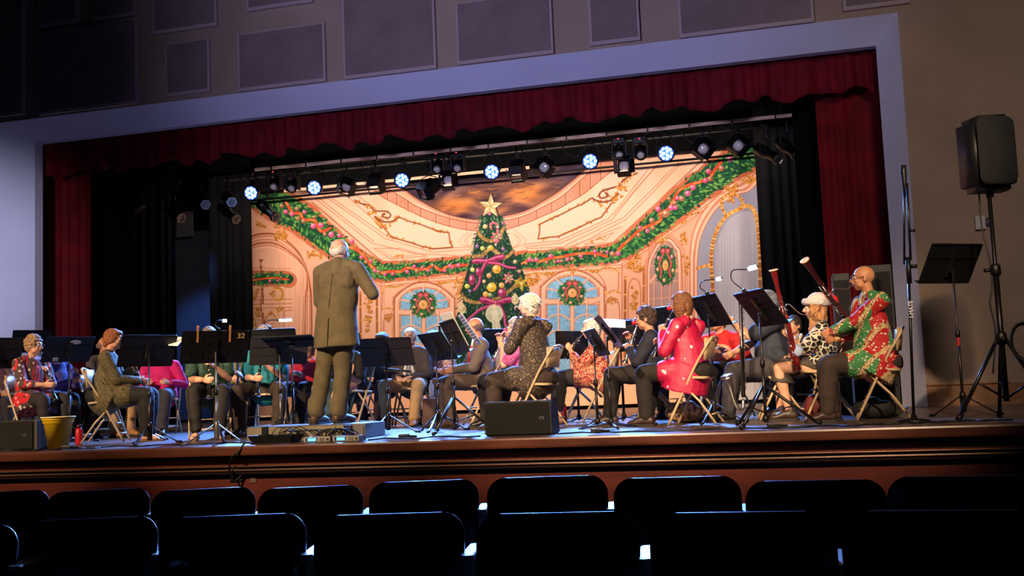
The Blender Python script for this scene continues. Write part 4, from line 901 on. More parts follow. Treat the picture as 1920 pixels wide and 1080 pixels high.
o = obj('staff_lines', p9(bm), pm('print_grey', (90, 90, 100), .7), None); o.parent = sh
bm = bmesh.new(); tube(bm, spline([(-.24, .15, -.02), (-.27, .05, -.04), (-.25, -.12, -.04)], 5), .012, 6); obj('strap', p9(bm), m_bm, t9)
t11, L11, _ = ST('s11', 'black music stand with a glaring clip-on lamp, behind the white-haired woman', legs='flat'); 
ST('s12', 'front one of two dark music stands seen almost edge-on in the middle', mat=m_deskb, legs='flat', legrot=.2, spread=.3)
ST('s13', 'taller one of two dark maroon music stands seen almost edge-on in the middle', mat=pm('maroon_desk', (58, 26, 34), .35, .1), legs='flat', legrot=.9, spread=.32)
t14, L14, p14 = ST('s14', 'black music stand behind the curly-haired woman with glasses', legs='flat')
t15, L15, p15 = ST('s15', 'navy-black music stand with a clip-on lamp, beside the woman in the pink sequined coat', mat=m_navy, legrot=.2, legs='tripod')
t16, L16, p16 = ST('s16', 'large tilted music stand with a bright clip-on lamp, in front of the bassoon players', style='ribs', mat=m_navy, legs='heavy', legrot=.1, spread=.42)
t18, L18, p18 = ST('s18', 'unused black music stand standing alone by the loudspeaker on the right', legrot=.3, legs='tripod', spread=.3)
obj('red_badge', TB([(0, 0, .62), (0, 0, .70)], .0145, 10), pm('red_badge', (150, 30, 40), .5), t18)
for k, (px, py, Y) in enumerate(((935, 640, 12.4), (1248, 600, 12.0), (60, 640, 12.2), (1200, 622, 12.8), (640, 648, 11.8))):
    c = W(px, py, Y); stand(['dark music stand behind the man with the red tie', 'music stand half hidden by the pink sequined coat', 'music stand behind the woman in the striped red dress', 'distant music stand under the curly-haired woman', 'dark music stand behind the conductor legs'][k], tuple(c), [.9, -.8, .9, -.5, .1][k], .4, .5, .32, legs='flat')
clip_light(t15, L15, .12, .17, 'lit clip-on lamp over the stand beside the pink sequined coat', (-.11, .10), True, .09)
clip_light(t16, L16, -.05, .185, 'lit clip-on lamp with a long white bar before the bassoons', (-.12, .16), True, .16)
clip_light(t11, L11, .13, .1, 'glaring clip-on lamp low behind the white-haired woman', (-.02, .02), True, .05)
clip_light(t4, L4, .02, .17, 'small lit clip-on lamp above the stand marked 32', (-.05, .07), True, .04)
clip_light(t14, L14, -.02, .13, 'small blue clip-on lamp behind the two edge-on stands', (-.10, .06), False, .08)
tB, LB, _ = stand('low black music stand behind the ribbed grey stand', tuple(W(515, 640, 10.8)), .2, .4, .5, .3, legs='flat')
clip_light(tB, LB, -.03, .15, 'blue-white clip-on lamp left of the conductor', (-.08, .07), True, .15)
# papers showing as blue-white corners
for k, (px, py, Y, w, lab) in enumerate(((1150, 606, 11.3, .26, 'curled white sheet music under the curly-haired woman'), (331, 640, 9.72, .10, 'corner of a white page left of the stand marked 32'), (645, 636, 11.75, .3, 'blue-lit page right behind the conductor'))):
    c = W(px, py, Y); sh = obj('sheet_music', BX(c.x, c.y, c.z, w, .2, .004, rot=(.5, .1, .2)), pm('paper', (225, 222, 215), .7)); tag(sh, lab, 'sheet music')

q = W(880, 617, 10.25); X = Vector((math.cos(-1.15), math.sin(-1.15), 0)); N_ = Vector((-math.sin(-1.15), math.cos(-1.15), 0)); U_ = Vector((0, 0, 1))*math.cos(.55)-N_*math.sin(.55); L_ = Matrix((X, U_, X.cross(U_)*-1)).transposed().to_4x4(); L_.translation = q
bm = bmesh.new(); box(bm, 0, 0, 0, .36, .36, .004); bmesh.ops.transform(bm, matrix=L_, verts=bm.verts[:]); sh = obj('sheet_music', bm, pm('paper', (225, 222, 215), .7)); tag(sh, 'tall white page leaning right of the heavy brown-black stand', 'sheet music')
bm = bmesh.new()
for r_ in range(9): box(bm, 0, .14-r_*.034, -.003, .30, .010, .002)
bmesh.ops.transform(bm, matrix=L_, verts=bm.verts[:]); obj('staff_lines', bm, pm('print_grey', (90, 90, 100), .7), sh)
# ---------------------------------------------------------------- right side: loudspeaker, mic stand, wall box
Y = 9.5
pb = W(1850, 785, Y); sx = W(1871, 560, Y).x
t = thing('speaker_stand', 'black tripod stand carrying the loudspeaker on the right', 'speaker stand', (sx, Y, 0))
ztop = W(1858, 352, Y).z; zh = W(1872, 640, Y).z
obj('pole', TB([(0, 0, .17), (0, 0, ztop)], .0175, 12), m_bs, t, True); obj('outer_pole', TB([(0, 0, .14), (0, 0, 1.2)], .024, 12), m_bs, t, True)
obj('collar', LT([(.03, .60), (.045, .62), (.045, .69), (.03, .71)], 14), m_bm, t, True); obj('knob', TB([(0, -.03, .645), (0, -.10, .645)], .02, 8), m_bm, t, True)
obj('collar', LT([(.03, 1.17), (.042, 1.18), (.042, 1.25), (.026, 1.27)], 14), m_bm, t, True); obj('knob', TB([(-.03, 0, 1.22), (-.09, 0, 1.22)], .016, 8), m_bm, t, True)
for a in (3.55, 5.55, 1.55):
    u = Vector((math.cos(a), math.sin(a), 0)); l = obj('leg', TB([u*.03+Vector((0, 0, .66)), u*.42+Vector((0, 0, .03))], .016, 10), m_bs, t, True)
    obj('rubber_foot', TB([u*.40+Vector((0, 0, .05)), u*.445+Vector((0, 0, .006))], .021, 8), m_bm, l, True)
    obj('brace', TB([u*.02+Vector((0, 0, .17)), u*.25+Vector((0, 0, .31))], .009, 6), m_bs, t, True)
zc = W(1860, 277, Y).z
sp = thing('loudspeaker', 'black loudspeaker with a rounded front on a tripod at the far right', 'loudspeaker', (sx+.005, Y, ztop-.03), math.radians(12))
bm = bmesh.new(); prism(bm, [(-.20, .17), (-.13, -.16), (.17, -.17), (.21, .02), (.17, .18)], -.0, .62)
bmesh.ops.transform(bm, matrix=Matrix.Identity(4), verts=bm.verts[:]); bmesh.ops.bevel(bm, geom=bm.edges[:], offset=.05, segments=4, affect='EDGES'); obj('cabinet', bm, pm('speaker_shell', (10, 10, 12), .5), sp, True)
bm = bmesh.new(); prism(bm, rrect(.30, .56, .07, 6), -.01, .012, Matrix.Translation((.02, -.172, .31)) @ Matrix.Rotation(PI/2, 4, 'X')); bmesh.ops.bevel(bm, geom=bm.edges[:], offset=.006, segments=2, affect='EDGES'); obj('grille', bm, pm('speaker_grille', (9, 9, 10), .7, bump=(300, .5)), sp, True)
obj('pole_socket', TB([(0, 0, .0), (0, 0, -.05)], .03, 12), m_bm, sp, True)
bm = bmesh.new(); box(bm, -.172, .0, .12, .012, .03, .012, rot=(0, 0, .22)); box(bm, -.172, 0, .26, .012, .03, .012, rot=(0, 0, .22)); box(bm, -.172, 0, .44, .012, .03, .012, rot=(0, 0, .22)); obj('side_slots', bm, m_bm, sp)
Pc = spline([W(1835, 350, Y+.05), W(1840, 420, Y+.05), W(1856, 490, Y), W(1860, 540, Y-.02), W(1856, 570, Y-.03), W(1866, 620, Y-.03), W(1862, 700, Y-.04)], 7)
tag(obj('speaker_cable', TB(Pc, .007, 6), m_cab, smooth=True), 'black cable hanging from the loudspeaker along its stand', 'cable')
c = W(1915, 640, 9.0); bm = bmesh.new()
for k in range(4): tube(bm, [(c.x+.10*math.cos(a*.4)*(1-.06*k)+.02, 9.0+.01*k, c.z+.15*math.sin(a*.4)*(1-.04*k)) for a in range(17)], .008, 6)
tag(obj('cable_coil', bm, m_cab, smooth=True), 'coil of black cable hanging at the right edge of the photo', 'cable')
# wall box
q = W(1842, 418, YW); t = thing('alarm_box', 'small white box with a round fitting on the sand wall', 'wall box', (q.x, YW, q.z))
obj('housing', BX(-.03, -.03, 0, .11, .06, .16, bevel=.008), pm('white_plastic', (170, 165, 165), .5), t); obj('round_fitting', TB([(.07, 0, .01), (.07, -.06, .01)], .045, 14), m_chr, t, True)
# mic stand
q = W(1712, 765, 9.4); x0 = W(1706, 600, 9.4).x
t = thing('microphone_stand', 'tall black microphone stand with a folded boom beside the bald bassoonist', 'microphone stand', (q.x, 9.4, 0))
T_ = W(1695, 330, 9.4)-t.location; B_ = Vector((0, 0, .03)); J = W(1703, 500, 9.4)-t.location
obj('base', LT([(.13, 0), (.13, .015), (.03, .03), (.02, .06)], 20), m_bm, t, True)
obj('pole', TB([B_, J], .0125, 10), m_bs, t, True); obj('clutch', TB([J-Vector((0, 0, .14)), J+Vector((0, 0, .08))], .021, 10), m_bm, t, True)
obj('knob', TB([J+Vector((.02, 0, 0)), J+Vector((.07, 0, 0))], .016, 8), m_bm, t, True)
bo = obj('boom', TB([J+Vector((-.03, 0, .02)), T_], .009, 8), m_bs, t, True)
bo = obj('boom', TB([J+Vector((.02, -.03, .05)), W(1695, 345, 9.4)-t.location+Vector((.02, -.03, 0))], .010, 8), m_bs, t, True)
obj('knob', TB([W(1706, 432, 9.35)-t.location, W(1716, 432, 9.35)-t.location], .012, 8), m_bm, t, True)
mic = TB([W(1694, 310, 9.4)-t.location, W(1694, 322, 9.4)-t.location, W(1696, 345, 9.4)-t.location, W(1697, 370, 9.4)-t.location], [.022, .026, .018, .012], 12)
mo = obj('microphone', mic, m_bm, smooth=True); mo.location = t.location; tag(mo, 'black microphone at the top of the tall stand', 'microphone')
m_wt = pm('white_print', (200, 200, 205), .6)
# lettering down the pole is three small marks
lt = Matrix.Translation(W(1708, 580, 9.38)-t.location) @ Matrix.Rotation(PI/2, 4, 'X') @ Matrix.Rotation(PI/2, 4, 'Z')
text('pole_lettering', 'I-MATE', .045, m_wt, t, lt @ Matrix.Translation((0, 0, .014)))

# dark cabinets behind the bassoonist
for k, (x0_, x1_, y0_, y1_, Yc, lab) in enumerate(((1560, 1612, 515, 785, 11.6, 'tall black loudspeaker cabinet behind the bald bassoonist'), (1612, 1686, 500, 690, 11.4, 'black flight case behind the head of the bald bassoonist'), (1600, 1690, 700, 790, 10.6, 'low black amplifier under the last folding chair'))):
    a = W(x0_, y0_, Yc); b = W(x1_, y1_, Yc); zb_ = .0 if k != 1 else 0
    t = thing('speaker_cabinet' if k < 2 else 'amplifier', lab, 'loudspeaker' if k < 2 else 'amplifier', ((a.x+b.x)/2, Yc+.2, 0))
    w = abs(b.x-a.x); h = a.z
    obj('cabinet', BX(0, .02, h/2+.01, w, .4, h, bevel=.015), pm('cabinet_black', (16, 16, 18), .6, bump=(120, .2)), t)
    obj('grille', BX(0, -.186, h/2+.01, w*.86, .012, h*.9), pm('speaker_grille', (9, 9, 10), .7), t)
    if k == 2: obj('round_badge', TB([(-.10, -.19, h*.45), (-.10, -.205, h*.45)], .02, 12), m_chr, t); 
    for zz in (.25, .75): obj('corner', BX(w/2-.02, -.185, h*zz, .03, .02, .05), m_bs, t)
# grey case in front of the tall cabinet
q = W(1585, 545, 11.2)

# ---------------------------------------------------------------- monitors and bits on the stage edge
m_mon = pm('monitor_box', (17, 17, 19), .6, bump=(90, .3)); m_grl = pm('monitor_grille', (26, 25, 25), .55, noise=(220, .5), bump=(260, .8))
def monitor(label, a, b, Y, side, rz):
    """wedge with front grille between pixels a (top left) and b (bottom right)"""
    A = W(*a, Y); B = W(*b, Y); w = B.x-A.x; h = A.z-.0
    t = thing('stage_monitor', label, 'monitor speaker', ((A.x+B.x)/2, Y, 0), rz)
    bm = bmesh.new(); prism(bm, [(0, 0), (.30, 0), (.26, h*.75), (.08, h), (0.0, h)], -w/2, w/2, Matrix(((0, 0, 1, 0), (1, 0, 0, 0), (0, 1, 0, .002), (0, 0, 0, 1)))); bmesh.ops.bevel(bm, geom=bm.edges[:], offset=.012, segments=2, affect='EDGES'); obj('cabinet', bm, m_mon, t)
    bm = bmesh.new(); prism(bm, rrect(w*.95, h*.9, .015, 3), 0, .014, Matrix.Translation((0, .0, h/2)) @ Matrix.Rotation(PI/2, 4, 'X')); g = obj('grille', bm, m_grl, t)
    bm = bmesh.new(); prism(bm, [(.024*math.cos(k*PI/9), .014*math.sin(k*PI/9)) for k in range(18)], 0, .004, Matrix.Translation((w*.37, -.014, h*.5)) @ Matrix.Rotation(PI/2, 4, 'X')); bd = obj('oval_badge', bm, m_chr, t)
    bm = bmesh.new(); prism(bm, [(.008*math.cos(k*PI/6), .008*math.sin(k*PI/6)) for k in range(12)], 0, .002, Matrix.Translation((w*.37-.006, -.018, h*.5)) @ Matrix.Rotation(PI/2, 4, 'X')); prism(bm, [(.005*math.cos(k*PI/6)+.013, .008*math.sin(k*PI/6)) for k in range(12)], 0, .002, Matrix.Translation((w*.37-.006, -.018, h*.5)) @ Matrix.Rotation(PI/2, 4, 'X')); obj('badge_emblem', bm, m_bm, bd)
    if side: obj('end_bar', BX(side*(w/2+.012), .02, h/2, .03, .06, h*.98, bevel=.008), pm('grey_bar', (88, 84, 82), .4, .4), t)
    return t
monitor('black stage monitor at the stage edge below the white-haired woman', (906, 755), (1035, 815), 9.0, 0, math.radians(-2))
bm = bmesh.new(); 
monitor('black stage monitor at the left edge of the photo, beside the yellow bucket', (-70, 792), (64, 845), 9.0, 1, math.radians(2))
# yellow bucket
q = W(109, 842, 8.95); hb = W(109, 783, 8.95).z
t = thing('bucket', 'bright yellow plastic bucket at the stage edge', 'bucket', (q.x, 8.95, 0))
my = pm('yellow_plastic', (250, 204, 18), .35, trans=.0); s_ = 2000/8.95/PX((q.x, 8.95, 0))[2]*1.0
bm = bmesh.new(); lathe(bm, [(.088, .003), (.092, .0), (.132, hb*.82), (.142, hb*.83), (.142, hb*.93), (.150, hb*.94), (.150, hb), (.138, hb), (.128, hb*.85), (.086, .012), (0, .012)], 32); obj('pail', bm, my, t, True)
obj('rim', LT([(.148, hb-.004), (.162, hb), (.162, hb+.010), (.132, hb+.010), (.132, hb)], 32), pm('pale_rim', (226, 206, 130), .4), t, True)
# red bottle, water bottle, suitcase, bags
m_rb = pm('red_bottle', (176, 20, 34), .35)
q = W(148, 829, 9.9); t = thing('flask', 'red drinking bottle behind the yellow bucket', 'bottle', (q.x, 9.9, 0)); obj('bottle_body', LT([(.036, 0), (.038, .01), (.038, .15), (.024, .18)], 16), m_rb, t, True); obj('cap', LT([(.026, .178), (.026, .20), (.018, .215)], 14), pm('dark_red_cap', (60, 12, 20), .4), t, True)
q = W(811, 770, 11.9); 
sc = W(820, 795, 12.0); t = thing('case', 'brown leather instrument case by the feet of the khaki trousers', 'case', (sc.x, 12.0, 0), .1)
obj('case_body', BX(0, 0, .17, .32, .16, .33, bevel=.02), pm('brown_leather', (84, 52, 44), .6, noise=(12, .2)), t); obj('handle', TB(spline([(-.06, 0, .335), (-.03, 0, .37), (.03, 0, .37), (.06, 0, .335)], 4), .008, 6), m_bm, t, True)
t = thing('water_bottle', 'clear plastic water bottle on the brown case', 'bottle', (sc.x-.06, 12.0, .337)); obj('bottle_body', LT([(.03, 0), (.032, .02), (.029, .06), (.032, .10), (.030, .14), (.012, .175), (.011, .19)], 14), pm('clear_plastic', (205, 220, 235), .15, trans=.55), t, True); obj('cap', LT([(.014, .188), (.014, .205)], 10), m_wt, t, True)
t = thing('flask', 'small red bottle under the chair of the woman in the floral top', 'bottle', (W(1057, 790, 11.8).x, 11.8, 0)); obj('bottle_body', LT([(.036, 0), (.038, .01), (.038, .19), (.02, .22)], 14), m_rb, t, True); obj('cap', LT([(.022, .22), (.02, .26)], 10), m_bm, t, True)
def bag(label, px, py, Y, sx_, sy_, sz_, mat, seed):
    c = W(px, py, Y); rr = random.Random(seed); bm = bmesh.new(); ball(bm, (0, 0, sz_*.5), (sx_, sy_, sz_*.55), 24)
    for v in bm.verts:
        f = math.sin(v.co.x*31+seed)*math.sin(v.co.z*27+v.co.y*20); v.co += v.co.normalized()*f*.018; v.co.z = max(.004, v.co.z)
    t = thing('bag', label, 'bag', (c.x, Y, 0)); obj('bag_body', bm, mat, t, True)
    obj('strap', TB(spline([(-sx_*.5, 0, sz_*.9), (-sx_*.2, .02, sz_*1.25), (sx_*.3, .02, sz_*1.2), (sx_*.5, 0, sz_*.9)], 5), .007, 6), m_bm, t, True)
bag('floral sequined bag on the floor under the chair of the pink sequined coat', 1285, 785, 10.75, .2, .13, .2, pm('floral_bag', (96, 60, 52), .5, noise=(26, .5, (235, 190, 150))), 3)
bag('black bag slumped on the floor below the bald bassoonist chair', 1640, 780, 10.3, .2, .14, .18, pm('black_fabric_bag', (20, 19, 22), .8), 5)
bag('dark red bag behind the legs of the woman in the white fur-trimmed hat', 1530, 770, 10.6, .12, .1, .22, pm('red_bag', (96, 26, 24), .7), 6)
bag('blue and white striped tote on the floor left of the podium', 568, 750, 11.3, .14, .1, .3, pm('striped_tote', (46, 52, 92), .7, noise=(9, .4, (214, 214, 224))), 8)
# podium
q = W(470, 812, 9.55); q2 = W(656, 808, 9.35); 
t = thing('podium', 'low grey wooden podium the conductor stands on', 'podium', (-4.5, 9.62, 0), math.radians(-3)); 
xa, xb = W(470, 790, 9.4).x+4.5, W(656, 790, 9.4).x+4.5
ph = .13; bm = BX((xa+xb)/2, .0, ph/2, xb-xa, .62, ph, bevel=.008); obj('platform', bm, pm('podium_paint', (124, 114, 92), .6, noise=(4, .12)), t)
obj('top_mat', BX((xa+xb)/2, 0, ph+.004, (xb-xa)*.98, .6, .008), pm('podium_top', (96, 88, 78), .8), t)
t = thing('podium', 'second low grey box pushed against the right end of the podium', 'podium', (W(672, 800, 9.7).x+.05, 9.72, 0), 0); obj('platform', BX(0, 0, .07, .24, .5, .14, bevel=.008), pm('podium_grey', (100, 98, 98), .6), t)
# tray with adapters, two receivers
q = W(515, 826, 8.95); t = thing('tray', 'shallow black tray of plugs at the stage edge', 'tray', (q.x, 8.98, 0))
bm = bmesh.new(); prism(bm, rrect(.40, .2, .03, 4), 0, .006); obj('tray_base', bm, m_bm, t)
bm = bmesh.new(); k = 20; A_ = rrect(.40, .20, .03, 4); B_ = rrect(.48, .26, .04, 4); C_ = rrect(.47, .25, .04, 4); D_ = rrect(.39, .19, .03, 4)
rg = [[bm.verts.new((x, y, z)) for x, y in P] for P, z in ((A_, 0), (B_, .075), (C_, .075), (D_, .006))]
for a, b in zip(rg, rg[1:]):
    for i in range(len(A_)): bm.faces.new((a[i], a[(i+1) % len(A_)], b[(i+1) % len(A_)], b[i]))
obj('tray_rim', bm, m_bm, t)
for k, (px, py) in enumerate(((575, 806), (633, 806))):
    pass
for k, (a, lab) in enumerate((((569, 829), 'left one of two small radio receivers with a lit blue display'), ((623, 827), 'right one of two small radio receivers with a lit blue display'))):
    A = W(a[0], a[1], 8.85); w = W(a[0]+51, a[1], 8.85).x-A.x
    t = thing('radio_receiver', lab, 'radio receiver', (A.x+w/2, 8.93, 0), 0, 'radio receivers at the stage edge')
    obj('case', BX(0, 0, .026, w*.98, .16, .045, bevel=.004), pm('receiver_case', (126, 124, 116), .4, .3), t); obj('face_plate', BX(0, -.082, .026, w*.96, .004, .04), pm('receiver_face', (150, 146, 132), .4, .3), t)
    obj('display', BX(-w*.18, -.085, .026, w*.3, .004, .026), pm('lit_display', (90, 190, 255), .4, emit=1.6), t); obj('display_frame', BX(-w*.2, -.084, .026, w*.42, .003, .032), pm('display_frame', (30, 40, 90), .4), t)
    for i in range(3):
        for j in range(2): obj('button', BX(w*.14+i*.016, -.086, .018+j*.014, .009, .004, .007), m_bm, t)
    obj('knob', TB([(w*.40, -.084, .026), (w*.40, -.096, .026)], .009, 10), m_bm, t)
    obj('antenna', TB([(w*.42, .07, .045), (w*.43, .07, .13)], .004, 6), m_bm, t)
# cables on the boards
rc = random.Random(12)
def cable(label, pts, r=.006, mat=m_cab, grp='cables on the stage floor'):
    o = obj('cable', TB(spline(pts, 8), r, 6), mat, smooth=True); tag(o, label, 'cable', grp)
def onfloor(px, Y, z=.007): q = W(px, 800, Y); return (q.x, Y, z)
labs = ['black cable lying along the stage edge in front of the left monitor', 'black cable curling behind the yellow bucket', 'black cable under the red-haired woman stand', 'black cable right of the receivers', 'black cable right of the middle monitor',
        'black cable in front of the pink sequined coat chair', 'long black cable in front of the big tilted stand', 'black cable below the bassoon players', 'black cable under the microphone stand', 'black cable under the speaker stand']
for k, (x0_, x1_, Y_) in enumerate(((-10, 120, 8.85), (95, 190, 8.95), (180, 470, 9.1), (690, 900, 9.0), (1045, 1200, 9.1), (1180, 1350, 9.1), (1130, 1520, 8.95), (1480, 1690, 9.0), (1640, 1780, 9.1), (1760, 1900, 9.2))):
    n = 7; cable(labs[k], [tuple(np.array(onfloor(x0_+(x1_-x0_)*i/n, Y_+rc.uniform(-.12, .16)))) for i in range(n+1)], .007, grp=None)
for k in range(9):
    c = W(rc.uniform(550, 640), 790, 9.2); r = rc.uniform(.05, .12); a0 = rc.uniform(0, 6)
    cable('thin black cable looping in the tangle before the podium', [(c.x+r*math.cos(a0+i*.9)*1.4, 9.16+.1*math.sin(a0+i*1.1), .03+.075*abs(math.sin(i*.8+a0))) for i in range(8)], .0045, grp='tangled cables before the podium')
for k in range(4):
    c = W(515+k*12, 800, 9.0); cable('thin black cable rising out of the tray of plugs', [(c.x, 9.0, .01), (c.x-.02, 9.0, .09), (c.x+.04, 9.02, .14), (c.x+.12, 9.08, .09), (c.x+.17, 9.14, .02)], .0045, grp='cables in the tray of plugs')
for k, (px, Y_, lab) in enumerate(((125, 8.9, 'black plug lump on the boards right of the bucket'), (757, 9.1, 'black plug lump on the boards before the khaki trousers'), (1118, 9.1, 'black plug lump on the boards right of the middle monitor'), (1450, 9.05, 'black adapter lying before the big tilted stand'))):
    c = W(px, 800, Y_); bm = bmesh.new(); box(bm, 0, 0, .02, .10, .05, .034, rot=(0, 0, .2), bevel=.008); box(bm, .08, .02, .014, .07, .03, .022, rot=(0, 0, -.3), bevel=.006)
    o = obj('plug', bm, m_bm); o.location = (c.x, Y_, .002); tag(o, lab, 'plug')
bm = bmesh.new(); box(bm, 0, 0, .075, .05, .05, .14, bevel=.008); o = obj('power_adapter', bm, m_bm); c = W(500, 810, 9.05); o.location = (c.x, 9.02, .008); tag(o, 'tall black power adapter standing in the tray of plugs', 'adapter')
# sockets and cord on the front of the stage
Yf = YL+.12
q = W(444, 890, Yf); t = thing('floor_pocket', 'open black socket box in the mahogany stage front', 'socket box', (q.x, Yf, q.z))
obj('back_plate', BX(0, -.004, 0, .13, .012, .13), m_bm, t); obj('flap', BX(0, -.03, .058, .10, .05, .012, rot=(.3, 0, 0)), pm('steel_flap', (120, 96, 86), .4, .6), t)
for i in range(3): obj('socket', TB([(-.035+i*.035, -.008, .01), (-.035+i*.035, -.026, .01)], .015, 12), m_bs, t, True)
obj('plug', BX(-.01, -.035, .0, .04, .04, .05, bevel=.006), m_bm, t)
q = W(475, 892, Yf); t = tag(obj('blank_plate', BX(q.x, Yf-.004, q.z, .062, .01, .125, bevel=.003), pm('brown_plate', (118, 92, 80), .4, .3)), 'blank brown plate right of the open socket box', 'wall plate')
a = W(468, 832, YL+.05); P = [(a.x, YL+.12, .012), (a.x-.03, YL+.02, .02), (W(450, 838, YL).x, YL-.03, -.05), (W(436, 860, YL).x, YL-.03, W(436, 860, YL).z), (W(431, 885, YL).x, YL, W(431, 885, YL).z), (W(436, 902, YL).x, YL+.03, W(436, 902, YL).z), (W(446, 892, YL).x, YL+.07, W(446, 892, YL).z)]
o = obj('extension_cable', TB(spline(P, 8), .008, 8), m_cab, smooth=True); tag(o, 'black power cord hanging over the stage lip into the socket box', 'cord')

# ---------------------------------------------------------------- audience seats
m_seat = pm('seat_shell', (11, 11, 15), .32, .0, spec=.4, coat=.15); m_arm = pm('armrest', (150, 140, 120), .4, .1); m_up = pm('seat_cloth', (18, 18, 30), .9)
def seat(label, x0_, x1_, ytop, row, W_=.54, skew=0):
    cx = (x0_+x1_)/2; dep = 2000*W_/(x1_-x0_); p = WD(cx, ytop, dep)
    zt = -.02 if row == 1 else -.005
    zt = p.z
    t = thing('auditorium_seat', label, 'seat', (p.x, p.y, -HS), math.atan2(-p.x*.12, 1), 'empty seats of the front row' if row == 1 else 'empty seats of the second row')
    H = zt+HS
    bm = bmesh.new(); pl = rrect(W_, .62, .085, 7, .055); 
    prism(bm, pl, -.012, .014); 
    for v in bm.verts: v.co.z += -.12*((v.co.x/(W_/2))**2)*.3-.05*((.31-v.co.y)/.62)**2
    bmesh.ops.bevel(bm, geom=[e for e in bm.edges if abs(e.verts[0].co.z-e.verts[1].co.z) < .02], offset=.005, segments=2, affect='EDGES')
    m_ = Matrix.Translation((0, 0, H-.31)) @ Matrix.Rotation(PI/2-.16, 4, 'X') @ Matrix.Scale(-1, 4, (0, 0, 1))
    bmesh.ops.transform(bm, matrix=m_, verts=bm.verts[:]); bmesh.ops.reverse_faces(bm, faces=bm.faces[:]); obj('back_shell', bm, m_seat, t, True)
    bm = bmesh.new(); prism(bm, rrect(W_*.86, .5, .06, 5, .05), .02, .07); bmesh.ops.bevel(bm, geom=bm.edges[:], offset=.015, segments=2, affect='EDGES')
    bmesh.ops.transform(bm, matrix=Matrix.Translation((0, 0, H-.30)) @ Matrix.Rotation(PI/2-.16, 4, 'X') @ Matrix.Scale(-1, 4, (0, 0, 1)), verts=bm.verts[:]); bmesh.ops.reverse_faces(bm, faces=bm.faces[:]); obj('back_cushion', bm, m_up, t, True)
    bm = bmesh.new(); box(bm, 0, .16, .42, .46, .10, .38, rot=(-.25, 0, 0), bevel=.03); obj('folded_seat', bm, m_up, t, True)
    bm = bmesh.new(); box(bm, W_/2+.012, .0, .3, .03, .28, .56, bevel=.008); obj('pedestal', bm, m_seat, t)
    bm = bmesh.new(); prism(bm, rrect(.05, .30, .022, 4), 0, .022, Matrix.Translation((W_/2+.012, .06, H-.16))); bmesh.ops.bevel(bm, geom=bm.edges[:], offset=.004, segments=1, affect='EDGES'); obj('armrest', bm, m_arm, t)
    obj('arm_panel', BX(W_/2+.014, .05, H-.27, .042, .10, .24, bevel=.01), m_arm, t)
    return t
r1 = [(-100, 88, 923), (92, 278, 919), (285, 478, 917), (483, 681, 913), (690, 898, 902), (910, 1139, 894), (1148, 1387, 895), (1397, 1655, 901), (1667, 1950, 893)]
r2 = [(-250, 30, 990), (35, 295, 973), (298, 575, 967), (585, 872, 964), (888, 1198, 962), (1215, 1560, 961), (1580, 1960, 958)]
n1 = ['cut off at the left edge', 'below the yellow bucket', 'left of the open socket box', 'right of the blank brown plate', 'below and right of the receivers', 'below the middle stage monitor', 'below the two edge-on music stands', 'below the bassoon players', 'at the right edge']
n2 = ['in the bottom left corner', 'in front of the yellow bucket seat', 'third from the left', 'in front of the podium', 'in the middle of the picture', 'right of the middle one', 'in the bottom right corner']
for (a, b, y), n in zip(r1, n1): seat('empty dark seat of the front row, '+n, a, b, y, 1)
for (a, b, y), n in zip(r2, n2): seat('empty dark seat of the nearer row, '+n, a, b, y, 2)
# ---------------------------------------------------------------- people
def V3(*a): return Vector(a)
def fuse(name, bm, mat, parent, voxel=.01, sm=2, wr=0.0, wf=22, seed=0, fine=0.0, grav=False):
    """melt overlapping closed lofts into one continuous surface, relax it, add folds"""
    me0 = bpy.data.meshes.new('tmp'); bmesh.ops.recalc_face_normals(bm, faces=bm.faces[:]); bm.to_mesh(me0); bm.free()
    o = bpy.data.objects.new('tmp', me0); COL.objects.link(o)
    md = o.modifiers.new('r', 'REMESH'); md.mode = 'VOXEL'; md.voxel_size = voxel; md.adaptivity = 0
    dg = bpy.context.evaluated_depsgraph_get(); me = bpy.data.meshes.new_from_object(o.evaluated_get(dg)); bpy.data.objects.remove(o); bpy.data.meshes.remove(me0)
    me.name = name; n = len(me.vertices)
    if n:
        co = np.empty(n*3, np.float32); me.vertices.foreach_get('co', co); co = co.reshape(-1, 3).astype(np.float64)
        ed = np.empty(len(me.edges)*2, np.int32); me.edges.foreach_get('vertices', ed); ed = ed.reshape(-1, 2)
        deg = np.bincount(ed.ravel(), minlength=n)[:, None]
        for _ in range(sm):
            s = np.zeros_like(co)
            for k in range(3):
                s[:, k] = np.bincount(ed[:, 0], co[ed[:, 1], k], n)+np.bincount(ed[:, 1], co[ed[:, 0], k], n)
            co = co*.45+.55*s/np.maximum(deg, 1)
        if wr or fine:
            nr = np.empty(n*3, np.float32); me.vertices.foreach_set('co', co.astype(np.float32).ravel()); me.update(); me.vertices.foreach_get('normal', nr); nr = nr.reshape(-1, 3)
            x, y, z = co.T; q = seed*1.7
            f = np.sin(wf*z+1.6*np.sin(wf*.45*x+q)+1.8*np.sin(wf*.4*y+2*q)+q)+.7*np.sin(wf*.8*(x+y)+wf*.9*z+2*np.sin(wf*.35*z+q))+.5*np.sin(wf*1.9*z+wf*1.1*y+2.2*np.sin(wf*.5*x))
            f = 1.3-1.15*np.abs(f)**.75
            g = np.sin(x*190+3*np.sin(z*70+q))+np.sin(z*170+y*120+2*np.sin(x*80))
            co = co+nr*(wr*f*.5+fine*g*.5)[:, None]
        me.vertices.foreach_set('co', co.astype(np.float32).ravel()); me.update()
    return link(name, me, mat, parent, True)
